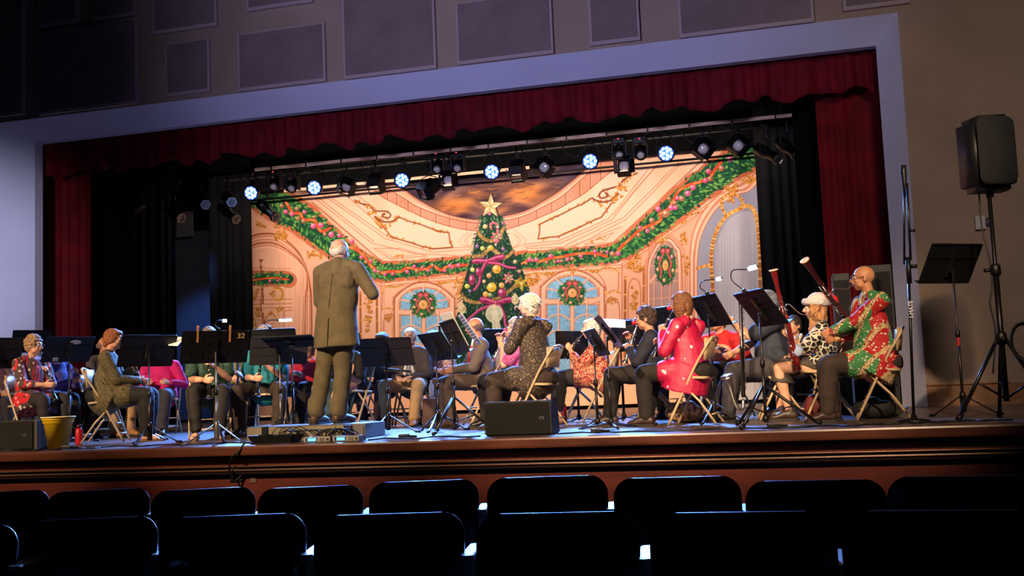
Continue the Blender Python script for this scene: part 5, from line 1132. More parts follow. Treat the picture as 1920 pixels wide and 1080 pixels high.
def limb(bm, pts, rad, n=14, side=None, caps=True):
    """loft with rounded ends; rad scalars or (a, b)"""
    P = [Vector(p) for p in pts]; r0 = rad[0]; r1 = rad[-1]
    g = lambda r, k: (r[0]*k, r[1]*k) if isinstance(r, tuple) else r*k
    m0 = max(r0) if isinstance(r0, tuple) else r0; m1 = max(r1) if isinstance(r1, tuple) else r1
    if caps:
        d0 = (P[0]-P[1]).normalized(); d1 = (P[-1]-P[-2]).normalized()
        P = [P[0]+d0*m0*.8, P[0]+d0*m0*.5]+P+[P[-1]+d1*m1*.5, P[-1]+d1*m1*.8]; R = [g(r0, .45), g(r0, .85)]+list(rad)+[g(r1, .85), g(r1, .45)]
    else: R = list(rad)
    tube(bm, P, R, n, True, side=side); return bm
def ik(S, T, a, b, pole):
    S, T = Vector(S), Vector(T); d = T-S; L = d.length
    if L > (a+b)*.985: T = S+d*((a+b)*.985/L); d = T-S; L = d.length
    L = max(L, abs(a-b)+.02); u = d.normalized(); c = (a*a+L*L-b*b)/(2*L); h = math.sqrt(max(0, a*a-c*c))
    p = Vector(pole); p = (p-u*p.dot(u))
    p = p.normalized() if p.length > 1e-5 else u.orthogonal().normalized()
    return S+u*c+p*h, T
def hand(bm, wr, el, grip=None, sgn=1, curl=.9, nrm=None, k=1.0, fdir=None):
    """palm and five fingers; wr wrist, el elbow, nrm direction the palm faces, sgn +1 right hand"""
    f = (Vector(fdir) if fdir is not None else (Vector(wr)-Vector(el))).normalized()
    n = Vector(nrm) if nrm is not None else Vector((0, 0, -1)); n = (n-f*n.dot(f)).normalized(); s = f.cross(n)*sgn   # s: towards the thumb
    W_ = Vector(wr); pc = W_+f*.045*k
    limb(bm, [W_-f*.01, W_+f*.03*k, W_+f*.075*k], [(.027*k, .017*k), (.038*k, .016*k), (.038*k, .013*k)], 12, side=s)
    for i, (off, ln, cr) in enumerate(((.030, .070, curl*.9), (.010, .080, curl), (-.010, .074, curl*1.05), (-.029, .058, curl*1.12))):
        p = W_+f*(.078-.004*abs(i-1))*k+s*off*k; a = cr*.35; P = [p]; d = f
        for j, fr in enumerate((.44, .32, .24)):
            d = (f*math.cos(a)+n*math.sin(a)+s*(off*.8)).normalized(); p = p+d*ln*fr*k; P.append(p); a += cr*.75
        limb(bm, P, [.0092*k, .0088*k, .0082*k, .0072*k], 8)
    p = W_+f*.022*k+s*.026*k; d1 = (f*.6+s*.75+n*.25).normalized(); d2 = (f*.85+s*.15+n*.6).normalized()
    limb(bm, [p, p+d1*.034*k, p+d1*.034*k+d2*.030*k, p+d1*.034*k+d2*.052*k], [.013*k, .0108*k, .0098*k, .008*k], 8)
    return pc
SKIN = {}
def skin(rgb): 
    k = 'skin_%d_%d_%d' % rgb
    if k not in SKIN: SKIN[k] = pm(k, rgb, .5, noise=(18, .08), bump=(60, .08))
    return SKIN[k]
m_eye = pm('eye_white', (226, 222, 216), .25); m_iris = pm('iris', (46, 36, 30), .2); m_lipm = pm('lips', (176, 92, 84), .45); m_brow = pm('brow', (120, 96, 80), .8)
m_lens2 = pm('spectacle_frame', (44, 36, 40), .3); m_nose = pm('red_foam_nose', (214, 16, 30), .5)
def head_rot(yaw, pitch, roll=0): return (Euler((0, 0, yaw)).to_matrix() @ Euler((pitch, 0, 0)).to_matrix() @ Euler((0, roll, 0)).to_matrix()).to_4x4()
def hair_mesh(bm, style, HM, seed=0):
    r = random.Random(seed)
    def E(c, rad): ball(bm, HM @ Vector(c), rad, 16, HM.to_3x3())
    if style in ('short', 'curly', 'wavy', 'bob', 'long', 'pixie', 'crop'):
        E((0, -.020, .028), (.084, .096, .092)); E((0, -.045, -.005), (.078, .072, .085))
    if style in ('short', 'wavy', 'pixie'):
        E((0, .030, .070), (.070, .058, .034)); E((.062, -.012, .0), (.024, .05, .05)); E((-.062, -.012, .0), (.024, .05, .05)); E((0, -.065, -.055), (.062, .04, .045))
    if style == 'pixie':
        E((0, -.034, .022), (.093, .098, .098)); E((0, -.055, -.05), (.074, .05, .06))
        for k in range(120):
            a = r.uniform(0, 2*PI); e = r.uniform(-.3, 1.4); c = Vector((.078*math.cos(a)*math.cos(e), -.02+.092*math.sin(a)*math.cos(e), .03+.088*math.sin(e)))
            if c.y > .05 and c.z < .05: continue
            d = Vector((c.x*.3, -.04, -.05)); P = [HM @ (c*1.0), HM @ (c*1.06+d*.3), HM @ (c*1.02+d)]; limb(bm, P, [.009, .010, .005], 6)
    if style == 'curly':
        for k in range(150):
            a = r.uniform(0, 2*PI); e = r.uniform(-.55, 1.5); c = Vector((.084*math.cos(a)*math.cos(e), -.018+.098*math.sin(a)*math.cos(e), .035+.092*math.sin(e)))
            if c.y > .045 and c.z < .06: continue
            E(c, (r.uniform(.012, .019),)*3)
    if style == 'wavy':
        for k in range(60):
            a = r.uniform(0, 2*PI); e = r.uniform(-.3, 1.4); c = Vector((.082*math.cos(a)*math.cos(e), -.018+.094*math.sin(a)*math.cos(e), .032+.09*math.sin(e)))
            if c.y > .05 and c.z < .06: continue
            E(c, (.022, .016, .014))
    if style == 'bob':
        E((0, .035, .066), (.068, .05, .034)); 
        for sx in (-1, 1): limb(bm, [HM @ Vector((sx*.066, -.005, .06)), HM @ Vector((sx*.082, -.005, .0)), HM @ Vector((sx*.080, .0, -.06)), HM @ Vector((sx*.070, .01, -.105))], [(.03, .058), (.026, .062), (.026, .058), (.018, .042)], 12, side=HM.to_3x3() @ Vector((1, 0, 0)))
        limb(bm, [HM @ Vector((0, -.07, .03)), HM @ Vector((0, -.078, -.04)), HM @ Vector((0, -.066, -.11))], [(.072, .035), (.076, .034), (.066, .022)], 12, side=HM.to_3x3() @ Vector((1, 0, 0)))
    if style == 'long':
        for k in range(44):
            a = r.uniform(.15*PI, .85*PI)*r.choice((1, 1)) + PI; x = .088*math.cos(a); y = .08*math.sin(a)-.005
            if r.random() < .35: x = r.choice((-1, 1))*.082; y = r.uniform(-.04, .03)
            P = []; ph = r.uniform(0, 6); L_ = r.uniform(.24, .36)
            for j in range(9): t = j/8; P.append(HM @ Vector((x*(1+.25*t)+.014*math.sin(ph+t*11), y*(1+.15*t)+.014*math.cos(ph+t*11)+.02*t, .03-L_*t)))
            limb(bm, P, [.017]*7+[.013, .008], 6)
    if style == 'fringe':                                   # bald on top
        for sx in (-1, 1): E((sx*.070, -.025, -.002), (.019, .052, .034))
        E((0, -.083, -.008), (.062, .024, .042)); E((.045, -.068, .0), (.04, .032, .04)); E((-.045, -.068, .0), (.04, .032, .04))
    if style == 'thin':
        E((0, -.028, .018), (.082, .088, .088)); E((0, -.06, -.03), (.066, .05, .06)); E((.064, -.012, .01), (.022, .045, .04)); E((-.064, -.012, .01), (.022, .045, .04)); E((0, .03, .066), (.058, .05, .03))
    if style == 'crop':
        E((0, .02, .062), (.068, .06, .036)); E((0, -.062, -.045), (.058, .038, .04))
def person(label, hp, Yh, face, sk=(214, 160, 128), hair=('short', (150, 110, 80)), top=None, bot=None, shoe=None, hands=None, lean=.02, hyaw=0, hpit=0, fat=1.0, knees=(.10, .10), feet=None, glasses=False, nose=False,
           sleeve=1.0, hem=.44, legs='trousers', legcut=.09, seat=True, clabel=None, hideface=False, wr=.008, look=None, z0=0, shin=None, collar=None, voxel=.009, topm=None, sscale=1.0, tie=None, sock=None, skirtend=.30, coat=0, belly=0, mirror=False, twist=0, cface=None, curl=.9, palm=None, fdir=None, elb=None, hood=None, bracelet=False):
    """seated player; hp head pixel, Yh depth of the head, face world heading in degrees (0 = away from the audience, 90 = towards the left)"""
    rz = math.radians(face); Hw = W(hp[0], hp[1], Yh); hz = Hw.z-z0
    hy = lean+.045; root = Vector((Hw.x, Yh, 0))-Vector((-math.sin(rz)*hy, math.cos(rz)*hy, 0)); root.z = z0
    t = thing('person', label, 'person', tuple(root), rz)
    sz = hz-.198; S = 1.0; far = Yh > 11.2
    hipz = .515; P0 = V3(0, -.02, hipz); NB = V3(0, lean, sz+.035); H = V3(0, hy, hz)
    sk_m = skin(sk); ms = fat
    HM = Matrix.Translation(H) @ head_rot(math.radians(hyaw), math.radians(hpit))
    sh = {s: V3(s*.172*(.85+.15*fat), lean-.01, sz-.01) for s in (-1, 1)}
    TW = Matrix.Rotation(math.radians(twist), 3, 'Z'); sd = Matrix.Rotation(math.radians(twist*.7), 3, 'Z') @ V3(1, 0, 0); sh = {k: TW @ (v-V3(0, lean, 0))+V3(0, lean, 0) for k, v in sh.items()}
    hands = hands or {1: (.12, .30, .62), -1: (-.12, .30, .62)}
    arm = {}
    for s in (-1, 1):
        e, w = ik(sh[s], hands[s], .275, .245, (elb or {}).get(s, (s*.55, -.25, -1))); arm[s] = (e, w)
    fy = .44 if feet is None else None
    leg = {}
    for i, s in enumerate((-1, 1)):
        kx = s*knees[i]; f = (feet or {}).get(s, (kx, .42)); hip = V3(s*.085, .0, hipz-.01); ank = V3(f[0], f[1], .085)
        kn, a = ik(hip, ank, .43, .42, (kx*2, .9, .6)); leg[s] = (hip, kn, a)
    # body, one surface
    bm = bmesh.new()
    limb(bm, [P0, V3(0, lean*.35, hipz+.15), V3(0, lean*.8, sz-.12), V3(0, lean, sz-.03)], [(.15*ms, .11*ms), (.13*ms, .10*ms), (.145, .095), (.12, .07)], 16, side=sd)
    limb(bm, [NB-V3(0, 0, .05), NB+V3(0, .01, .05), H+V3(0, -.015, -.05)], [.062, .05, .052], 12)
    for s in (-1, 1): limb(bm, [V3(s*.05, lean, sz+.03), sh[s]], [.05, .05], 10)
    # head
    b3 = HM.to_3x3()
    def HP(x, y, z): return HM @ Vector((x, y, z))
    ball(bm, HP(0, -.012, .025), (.073, .092, .085), 24, b3); ball(bm, HP(0, .022, -.030), (.060, .066, .078), 20, b3); ball(bm, HP(0, .045, -.082), (.033, .032, .026), 14, b3)
    for s in (-1, 1):
        ball(bm, HP(s*.073, -.008, -.010), (.010, .019, .031), 12, b3); ball(bm, HP(s*.034, .066, -.022), (.021, .016, .020), 12, b3); ball(bm, HP(s*.04, .03, -.06), (.022, .034, .03), 12, b3)
    limb(bm, [HP(0, .082, .018), HP(0, .094, .0), HP(0, .106, -.022)], [.009, .011, .0145], 10); ball(bm, HP(.011, .095, -.027), (.010, .010, .008), 10, b3); ball(bm, HP(-.011, .095, -.027), (.010, .010, .008), 10, b3)
    limb(bm, [HP(-.036, .070, .033), HP(0, .082, .028), HP(.036, .070, .033)], [.010, .010, .010], 8)
    for s in (-1, 1):
        e, w = arm[s]; limb(bm, [sh[s], (sh[s]+e)/2, e], [.047*ms, .043*ms, .036], 12); u = (w-e)
        limb(bm, [e, e+u*.35, e+u*.98], [.036, .037*ms, .0245], 12)
        hand(bm, w, e, None, s, curl, nrm=(palm or {}).get(s, (-s, .2, -.2)), fdir=(fdir or {}).get(s))
        h_, k_, a_ = leg[s]
        limb(bm, [h_, (h_+k_)/2, k_], [.078*ms, .068*ms, .052], 14); u = a_-k_
        limb(bm, [k_, k_+u*.3, k_+u*.95], [.05, .054*ms, .032], 14)
        d = Vector((math.copysign(min(.03, abs(a_.x)*.2), a_.x), .12, 0)); limb(bm, [a_+V3(0, -.035, -.04), a_+d*.4+V3(0, 0, -.035), a_+d+V3(0, 0, -.062)], [(.034, .035), (.038, .032), (.036, .018)], 12, side=(1, 0, 0))
    fuse('body', bm, sk_m, t, .0105 if far else .0068 if voxel < .009 else .0078, 2)
    if far: voxel += .003
    # face parts
    for s in (-1, 1):
        bm = bmesh.new(); ball(bm, HP(s*.031, .0735, .009), .0115, 12, b3); eo = obj('eye', bm, m_eye, t, True)
        bm = bmesh.new(); ball(bm, HP(s*.031, .0825, .008), (.0058, .0035, .0058), 8, b3); obj('iris', bm, m_iris, eo, True)
        bm = bmesh.new(); limb(bm, [HP(s*.014, .088, .032), HP(s*.032, .087, .037), HP(s*.050, .074, .031)], [.0035, .004, .0028], 6); obj('eyebrow', bm, m_brow, t, True)
    bm = bmesh.new(); limb(bm, [HP(-.022, .077, -.056), HP(-.008, .088, -.0535), HP(0, .0885, -.055), HP(.008, .088, -.0535), HP(.022, .077, -.056)], [(.002, .003), (.005, .005), (.005, .005), (.005, .005), (.002, .003)], 8); ball(bm, HP(0, .083, -.062), (.016, .009, .006), 8, b3); obj('lips', bm, m_lipm, t, True)
    if glasses:
        bm = bmesh.new()
        for s in (-1, 1):
            c = [HP(s*.032+.023*math.cos(a*PI/7), .101, .004+.018*math.sin(a*PI/7)) for a in range(15)]; tube(bm, c, .0022, 6)
            tube(bm, [HP(s*.055, .101, .008), HP(s*.078, .06, .010), HP(s*.078, -.01, .004)], .002, 6)
        tube(bm, [HP(-.010, .101, .008), HP(.010, .101, .008)], .002, 6); obj('spectacles', bm, m_lens2, t, True)
    if nose:
        bm = bmesh.new(); ball(bm, HP(0, .122, -.022), .024, 16, b3); obj('red_nose', bm, m_nose, t, True)
    if hair:
        bm = bmesh.new(); hair_mesh(bm, hair[0], HM, len(label)); hm = pm('hair_%d_%d_%d' % hair[1], hair[1], .55, noise=(40, .35), bump=(150, .5))
        fuse('hair', bm, hm, t, .006, 1, .0, 20, 3, .0022 if hair[0] not in ('fringe', 'thin') else .001)
    # top
    if top is not None:
        bm = bmesh.new(); inf = .016
        bot_z = hem if coat == 0 else hipz-.02
        limb(bm, [V3(0, -.02, max(bot_z, hipz-.03)), V3(0, lean*.2+belly*.3, hipz+.10), V3(0, lean*.4+belly*.4, hipz+.20), V3(0, lean*.8, sz-.14), V3(0, lean, sz-.03)], [(.175*ms, .135*ms+.01), (.165*ms, .128*ms+belly*.5), (.155*ms, .12*ms+belly*.4), (.16+.012*fat, .115+.012*(fat-1)), (.13, .082)], 18, side=sd, caps=True)
        for s in (-1, 1):
            limb(bm, [V3(s*.045, lean-.008, sz+.035), V3(s*.11, lean-.01, sz+.02), sh[s]], [.055, .058, .062], 12)
            e, w = arm[s]; u = w-e
            if sleeve > .1: limb(bm, [sh[s], (sh[s]+e)/2, e] if sleeve >= .5 else [sh[s], sh[s]+(e-sh[s])*.75], [.062*ms, .058*ms, .052*ms] if sleeve >= .5 else [.062*ms, .064*ms], 14)
            if sleeve > .5: q = (sleeve-.5)*2; limb(bm, [e, e+u*.45*q, e+u*.93*q], [.052*ms, .047*ms, .039*ms], 14)
        if coat:
            limb(bm, [V3(0, 0, hipz+.06), V3(0, .04, hipz-.03), V3(0, .085, hipz-coat)], [(.185*ms, .15*ms), (.20*ms, .18*ms), (.205*ms, .185*ms)], 20, side=(1, 0, 0), caps=False)
            for s in (-1, 1): limb(bm, [leg[s][0], leg[s][0]+(leg[s][1]-leg[s][0])*.5, ], [.115*ms, .102*ms], 14)
        else:
            for s in (-1, 1): limb(bm, [leg[s][0]+V3(0, -.02, .02), leg[s][0]+V3(0, .09, .02)], [.105*ms, .095*ms], 12)
        o = fuse('shirt' if topm is None else topm, bm, top, t, voxel+.001, 2, wr, 24, len(label), .0)
    if collar is not None:
        bm = bmesh.new(); limb(bm, [NB+V3(0, -.004, -.004), NB+V3(0, .006, .034)], [.066, .058], 16, caps=False); limb(bm, [NB+V3(-.03, .055, .03), NB+V3(0, .085, -.06)], [(.022, .008)]*2, 8); limb(bm, [NB+V3(.03, .055, .03), NB+V3(0, .085, -.06)], [(.022, .008)]*2, 8); obj('collar', bm, collar, t, True)
    if tie is not None:
        bm = bmesh.new(); fr = lean+.118*1+belly*.4; bx = limb(bm, [V3(0, fr-.035, sz-.01), V3(0, fr+.005, sz-.10), V3(0, fr+.012, sz-.25), V3(0, fr+.02, sz-.36)], [(.016, .010), (.022, .010), (.036, .010), (.040, .010)], 8, side=(1, 0, 0)); obj('necktie', bm, tie, t, True)
    # bottoms
    if bot is not None:
        if legs == 'trousers':
            bm = bmesh.new(); limb(bm, [V3(0, -.04, hipz-.01), V3(0, .05, hipz-.01)], [(.17*ms, .095*ms), (.16*ms, .09*ms)], 16, side=(1, 0, 0))
            for s in (-1, 1):
                h_, k_, a_ = leg[s]; u = a_-k_; q = (a_.z-legcut)/(k_.z-a_.z+1e-6); f = 1-max(0, (legcut-.085)/(k_.z-.085))
                limb(bm, [h_, (h_+k_)/2, k_+V3(0, .0, .0)], [.098*ms, .086*ms, .070*ms], 14); limb(bm, [k_, k_+u*.4*f, k_+u*.97*f], [.069*ms, .067*ms, .066 if legcut < .15 else .058], 14)
            fuse('trousers', bm, bot, t, voxel+.001, 2, wr*1.1, 19, len(label)+3)
        else:
            bm = bmesh.new(); limb(bm, [V3(0, -.05, hipz), V3(0, .10, hipz-.0), V3(0, .30, hipz+.0), V3(0, .41, hipz-.01)], [(.18*ms, .10), (.185, .095), (.18, .09), (.165, .085)], 18, side=(1, 0, 0))
            limb(bm, [V3(0, .36, hipz), V3(0, .40, hipz-.08), V3(0, .41, skirtend)], [(.165, .08), (.18, .10), (.20, .12)], 18, side=(1, 0, 0), caps=False)
            for s in (-1, 1): limb(bm, [V3(s*.08, .1, hipz-.02), V3(s*.09, .24, skirtend+.08)], [(.09, .06), (.08, .05)], 12, side=(1, 0, 0))
            fuse('skirt', bm, bot, t, voxel+.001, 2, wr*1.2, 20, len(label)+3)
    for s in (-1, 1):
        h_, k_, a_ = leg[s]; d = Vector((math.copysign(min(.03, abs(a_.x)*.2), a_.x), .13, 0))
        if sock is not None: obj('sock', limb(bmesh.new(), [a_+V3(0, 0, -.02), a_+(k_-a_)*.28], [.038, .043], 12), sock, t, True)
        if shoe == 'sandal':
            bm = bmesh.new(); prism(bm, [(x*.9, y) for x, y in rrect(.09, .27, .04, 4)], 0, .018, Matrix.Translation(a_+d*.45+V3(0, 0, -.083))); obj('sandal', bm, pm('sandal_sole', (96, 70, 50), .6), t)
            for q in (.25, .85): obj('sandal_strap', TB([a_+d*q+V3(-.045, 0, -.062), a_+d*q+V3(0, .0, -.020 if q < .5 else -.036), a_+d*q+V3(.045, 0, -.062)], .006, 6), pm('sandal_strap', (60, 44, 36), .5), t, True)
        elif shoe is not None:
            bm = bmesh.new(); limb(bm, [a_+V3(0, -.045, -.035), a_+d*.35+V3(0, 0, -.028), a_+d*.8+V3(0, 0, -.047), a_+d*1.15+V3(0, 0, -.054)], [(.042, .045), (.046, .046), (.048, .034), (.042, .026)], 14, side=(1, 0, 0)); limb(bm, [a_+V3(0, -.02, -.02), a_+V3(0, -.015, .02)], [.045, .043], 12)
            for v in bm.verts: v.co.z = max(v.co.z, .004)
            o = fuse('shoe', bm, shoe, t, .008, 2); bm = bmesh.new(); prism(bm, [(x, y) for x, y in rrect(.094, .30, .045, 5)], .001, .022, Matrix.Translation((a_.x+d.x*.5, a_.y+d.y*.42, 0))); obj('sole', bm, pm('shoe_sole', (30, 26, 24), .7), o)
    if bracelet:
        e, w = arm[1]; d = (w-e).normalized(); obj('bracelet', TB([w-d*.022, w-d*.014], .031, 14), m_wt, t, True)
    if seat:
        chair(root.x, root.y, rz if cface is None else math.radians(cface), clabel or ('beige folding chair under the '+label.split(' ', 0)[0]))
    return t, HM, root, rz, arm, leg
# instruments (each its own thing, held in the hands)
m_ebony = pm('ebony', (20, 17, 18), .28); m_key = pm('silver_keys', (196, 194, 190), .2, .95); m_maple = pm('red_maple', (104, 22, 24), .25, coat=.5, noise=(8, .25)); m_ivory = pm('ivory_ring', (224, 186, 130), .4)
def world_of(t, p): return t.matrix_basis @ Vector(p)
def clarinet(label, t, HM, tip, mat=None, scale=1.0, silver=False, group='clarinets'):
    """from the mouth to the bell at local point tip"""
    M0 = t.matrix_basis; a = M0 @ (HM @ Vector((0, .098, -.058))); b = M0 @ Vector(tip); d = (b-a).normalized(); L = (b-a).length*scale
    o = thing('clarinet' if not silver else 'oboe', label, 'clarinet' if not silver else 'oboe', tuple(a), 0, group)
    R = frame_mat((0, 0, 0), d)
    bm = LT([(.004, -.015), (.008, .02), (.012, .07), (.015, .08), (.0135, .12), (.0135, L*.5), (.016, L*.51), (.0145, L*.54), (.0145, L*.86), (.02, L*.9), (.032, L*.97), (.038, L), (.034, L), (0, L*.93)], 14, R); obj('tube', bm, mat or m_ebony, o, True)
    bm = bmesh.new(); lathe(bm, [(.0155, .075), (.0165, .08), (.0155, .085)], 12, R); lathe(bm, [(.0165, L*.5), (.0175, L*.51), (.0165, L*.52)], 12, R); lathe(bm, [(.0375, L-.004), (.040, L), (.037, L+.002)], 14, R); obj('rings', bm, m_key, o, True)
    rr = random.Random(len(label)); bm = bmesh.new()
    for i in range(13):
        z = L*(.18+.055*i); c = R @ Vector((.004, -.018 if i % 2 else .018, z)); ball(bm, c, (.008, .008, .005), 8)
    tube(bm, [R @ Vector((.016, .006, L*.2)), R @ Vector((.019, .006, L*.45))], .003, 6); tube(bm, [R @ Vector((-.016, .006, L*.5)), R @ Vector((-.02, .006, L*.85))], .003, 6); tube(bm, [R @ Vector((.004, .02, L*.2)), R @ Vector((.004, .02, L*.82))], .0025, 6); obj('keys', bm, m_key, o, True)
    return o
# ---------------------------------------------------------------- cloth patterns
def pattern(name, kind, cols, scale, rough=.75, extra=None):
    m = bpy.data.materials.new(name); m.use_nodes = True; nt = m.node_tree; N = nt.nodes; L = nt.links; b = N['Principled BSDF']; b.inputs['Roughness'].default_value = rough
    tc = N.new('ShaderNodeTexCoord'); mp = N.new('ShaderNodeMapping'); L.new(tc.outputs['Object'], mp.inputs['Vector'])
    def ramp(src, stops, const=True):
        r = N.new('ShaderNodeValToRGB'); r.color_ramp.interpolation = 'CONSTANT' if const else 'LINEAR'
        while len(r.color_ramp.elements) < len(stops): r.color_ramp.elements.new(.5)
        for e, (p, c) in zip(r.color_ramp.elements, stops): e.position = p; e.color = (*lin(c), 1)
        L.new(src, r.inputs['Fac']); return r.outputs['Color']
    def mix(f, a, c):
        x = N.new('ShaderNodeMix'); x.data_type = 'RGBA'; L.new(f, x.inputs['Factor']); L.new(a, x.inputs['A']); L.new(c, x.inputs['B']) if not isinstance(c, tuple) else setattr(x.inputs['B'], 'default_value', (*lin(c), 1)); return x.outputs['Result']
    def vor(sc, feat='F1', vec=None, out='Distance'):
        v = N.new('ShaderNodeTexVoronoi'); v.inputs['Scale'].default_value = sc; v.feature = feat; L.new(vec or mp.outputs['Vector'], v.inputs['Vector']); return v.outputs[out]
    def noise(sc, det=3, dist=0):
        v = N.new('ShaderNodeTexNoise'); v.inputs['Scale'].default_value = sc; v.inputs['Detail'].default_value = det; v.inputs['Distortion'].default_value = dist; L.new(mp.outputs['Vector'], v.inputs['Vector']); return v.outputs['Fac']
    def wave(sc, dist=0, dr='X', prof='SIN', ds=1):
        v = N.new('ShaderNodeTexWave'); v.inputs['Scale'].default_value = sc; v.inputs['Distortion'].default_value = dist; v.inputs['Detail Scale'].default_value = ds; v.bands_direction = dr; v.wave_profile = prof; L.new(mp.outputs['Vector'], v.inputs['Vector']); return v.outputs['Fac']
    def math_(op, a, c):
        x = N.new('ShaderNodeMath'); x.operation = op; L.new(a, x.inputs[0]); (x.inputs.__getitem__(1).__setattr__('default_value', c) if isinstance(c, (int, float)) else L.new(c, x.inputs[1])); return x.outputs[0]
    if kind == 'blotch': col = ramp(noise(scale, 4, 1.5), [(0, cols[0]), (.47, cols[1]), (.56, cols[2] if len(cols) > 2 else cols[0])])
    elif kind == 'waves': col = ramp(wave(scale, 7, 'DIAGONAL', ds=1.6), [(0, cols[0]), (.55, cols[1]), (.85, cols[0])])
    elif kind == 'stripes':
        mp.inputs['Rotation'].default_value = (0, .25, 0); a = ramp(wave(scale, .3, 'X'), [(0, cols[0]), (.62, cols[1])]); n = noise(9, 1); wide = ramp(wave(scale*.28, .3, 'X'), [(0, (0, 0, 0)), (.26, (255, 255, 255))])
        base = mix(wide, ramp(n, [(0, cols[0]), (1, cols[0])]), a); col = mix(math_('LESS_THAN', vor(17), .26), base, cols[2])
    elif kind == 'specks': col = mix(math_('GREATER_THAN', noise(scale, 2), .62), ramp(noise(9), [(.3, cols[0]), (.7, cols[2] if len(cols) > 2 else cols[0])], False), cols[1])
    elif kind == 'sequins':
        c1 = ramp(noise(75, 1), [(.25, cols[0]), (.6, cols[1]), (.74, cols[3])]); col = mix(math_('LESS_THAN', vor(11), .17), c1, cols[2])
    elif kind == 'scales':
        mp.inputs['Scale'].default_value = (1, 1, 1.2); v = vor(scale, 'DISTANCE_TO_EDGE'); col = ramp(v, [(0, cols[1]), (.09, cols[0])]); col = mix(math_('LESS_THAN', vor(scale*2.2), .16), col, cols[1])
    elif kind == 'festive':
        cellc = vor(5.5, 'F1', None, 'Color'); sp = N.new('ShaderNodeSeparateColor'); L.new(cellc, sp.inputs[0])
        a = ramp(sp.outputs[0], [(0, cols[0]), (.58, cols[1])]); blobs = math_('LESS_THAN', vor(26), .24); col = mix(blobs, a, cols[2]); w2 = math_('GREATER_THAN', noise(34, 2, 2), .66); col = mix(w2, col, cols[3])
        band = math_('GREATER_THAN', wave(2.6, 0, 'DIAGONAL'), .86); dia = ramp(vor(36, 'F1'), [(0, cols[3]), (.35, (122, 30, 26)), (.5, (200, 176, 120))]); col = mix(band, col, dia)
    L.new(col, b.inputs['Base Color'])
    bu = N.new('ShaderNodeBump'); bu.inputs['Strength'].default_value = .25; bu.inputs['Distance'].default_value = .004; L.new(noise(220, 2), bu.inputs['Height']); L.new(bu.outputs['Normal'], b.inputs['Normal'])
    if kind == 'sequins': b.inputs['Specular IOR Level'].default_value = .9; b.inputs['Roughness'].default_value = .4; bu.inputs['Strength'].default_value = .9
    return m
c_stripe = pattern('striped_knit', 'stripes', [(84, 62, 64), (214, 34, 48), (216, 196, 188)], 8)
c_olive = pattern('olive_wave_blouse', 'waves', [(104, 92, 58), (20, 17, 16)], 11)
c_brown = pattern('brown_speckled_knit', 'specks', [(58, 48, 40), (176, 150, 112), (44, 36, 32)], 90)
c_floral = pattern('red_floral_blouse', 'blotch', [(120, 16, 30), (214, 160, 124), (176, 26, 40)], 22)
c_magenta = pattern('magenta_sequins', 'sequins', [(178, 4, 62), (226, 14, 92), (250, 206, 222), (255, 96, 150)], 1)
c_scale = pattern('black_and_white_knit', 'scales', [(18, 16, 16), (206, 198, 176)], 17)
c_fest = pattern('festive_jacket', 'festive', [(176, 20, 28), (54, 128, 72), (222, 214, 196), (240, 226, 196)], 1)
c_pinklace = pattern('pink_lace', 'blotch', [(206, 60, 140), (244, 150, 200), (222, 84, 160)], 40)
c_dkgreen = pattern('dark_green_lace', 'blotch', [(18, 44, 36), (44, 84, 66), (24, 54, 44)], 34)
c_flor2 = pattern('pale_floral_blouse', 'blotch', [(206, 160, 136), (120, 96, 150), (226, 196, 176)], 18)
P_ = lambda n, c, r=.8: pm(n, c, r, noise=(12, .12), bump=(140, .15))
c_suit = P_('olive_grey_suit', (108, 96, 68), .85); c_blk = P_('black_trousers', (34, 29, 27), .85); c_brn = P_('brown_black_trousers', (54, 42, 37), .85); c_navy = P_('navy_top', (34, 36, 50)); c_khaki = P_('khaki_cloth', (188, 150, 104))
c_gsuit = P_('grey_suit', (96, 84, 76)); c_dblaz = P_('dark_blazer', (70, 62, 64)); c_wshirt = P_('white_shirt', (216, 212, 206)); c_teal = P_('teal_top', (20, 120, 136)); c_ogr = P_('olive_green_top', (112, 108, 56)); c_red = P_('red_top', (196, 24, 46)); c_redx = P_('scarlet_top', (206, 34, 40))
c_mag = P_('magenta_top', (214, 20, 116)); c_char = P_('charcoal_leggings', (44, 40, 40)); c_grnsk = P_('dark_green_skirt', (52, 78, 74)); c_blkv = P_('black_velvet', (26, 22, 22)); c_dblue = P_('dark_blue_shirt', (42, 48, 62)); c_jean = P_('charcoal_jeans', (60, 56, 62))
s_brn = pm('brown_shoe', (84, 62, 46), .5); s_tan = pm('tan_shoe', (168, 118, 70), .6); s_blk = pm('black_shoe', (26, 22, 22), .35); s_dbr = pm('dark_brown_boot', (52, 34, 30), .45); m_skyb = pm('purple_blouse', (110, 84, 150), .8, noise=(20, .3, (70, 90, 160)))
SK1, SK2, SK3 = (220, 164, 134), (206, 146, 116), (196, 134, 98)
clar_h = {1: (.035, .30, .70), -1: (-.035, .24, .84)}
def clar_pose(hz, near=0): return {1: (.055, .33, hz-.47), -1: (-.055, .25, hz-.33)}
def seated_clar(label, cl, ins, hp, Yh, face, mat=None, tipx=.0, tipy=.46, tipz=None, silver=False, grp='clarinets', **kw):
    hz = W(hp[0], hp[1], Yh).z; kw.setdefault('hands', clar_pose(hz)); kw.setdefault('hpit', -8)
    r = person(label, hp, Yh, face, clabel=cl, palm={1: (-1, .1, 0), -1: (1, .1, 0)}, **kw)
    if ins: clarinet(ins, r[0], r[1], (tipx, tipy, tipz if tipz is not None else hz-.66), mat, 1, silver, grp)
    return r
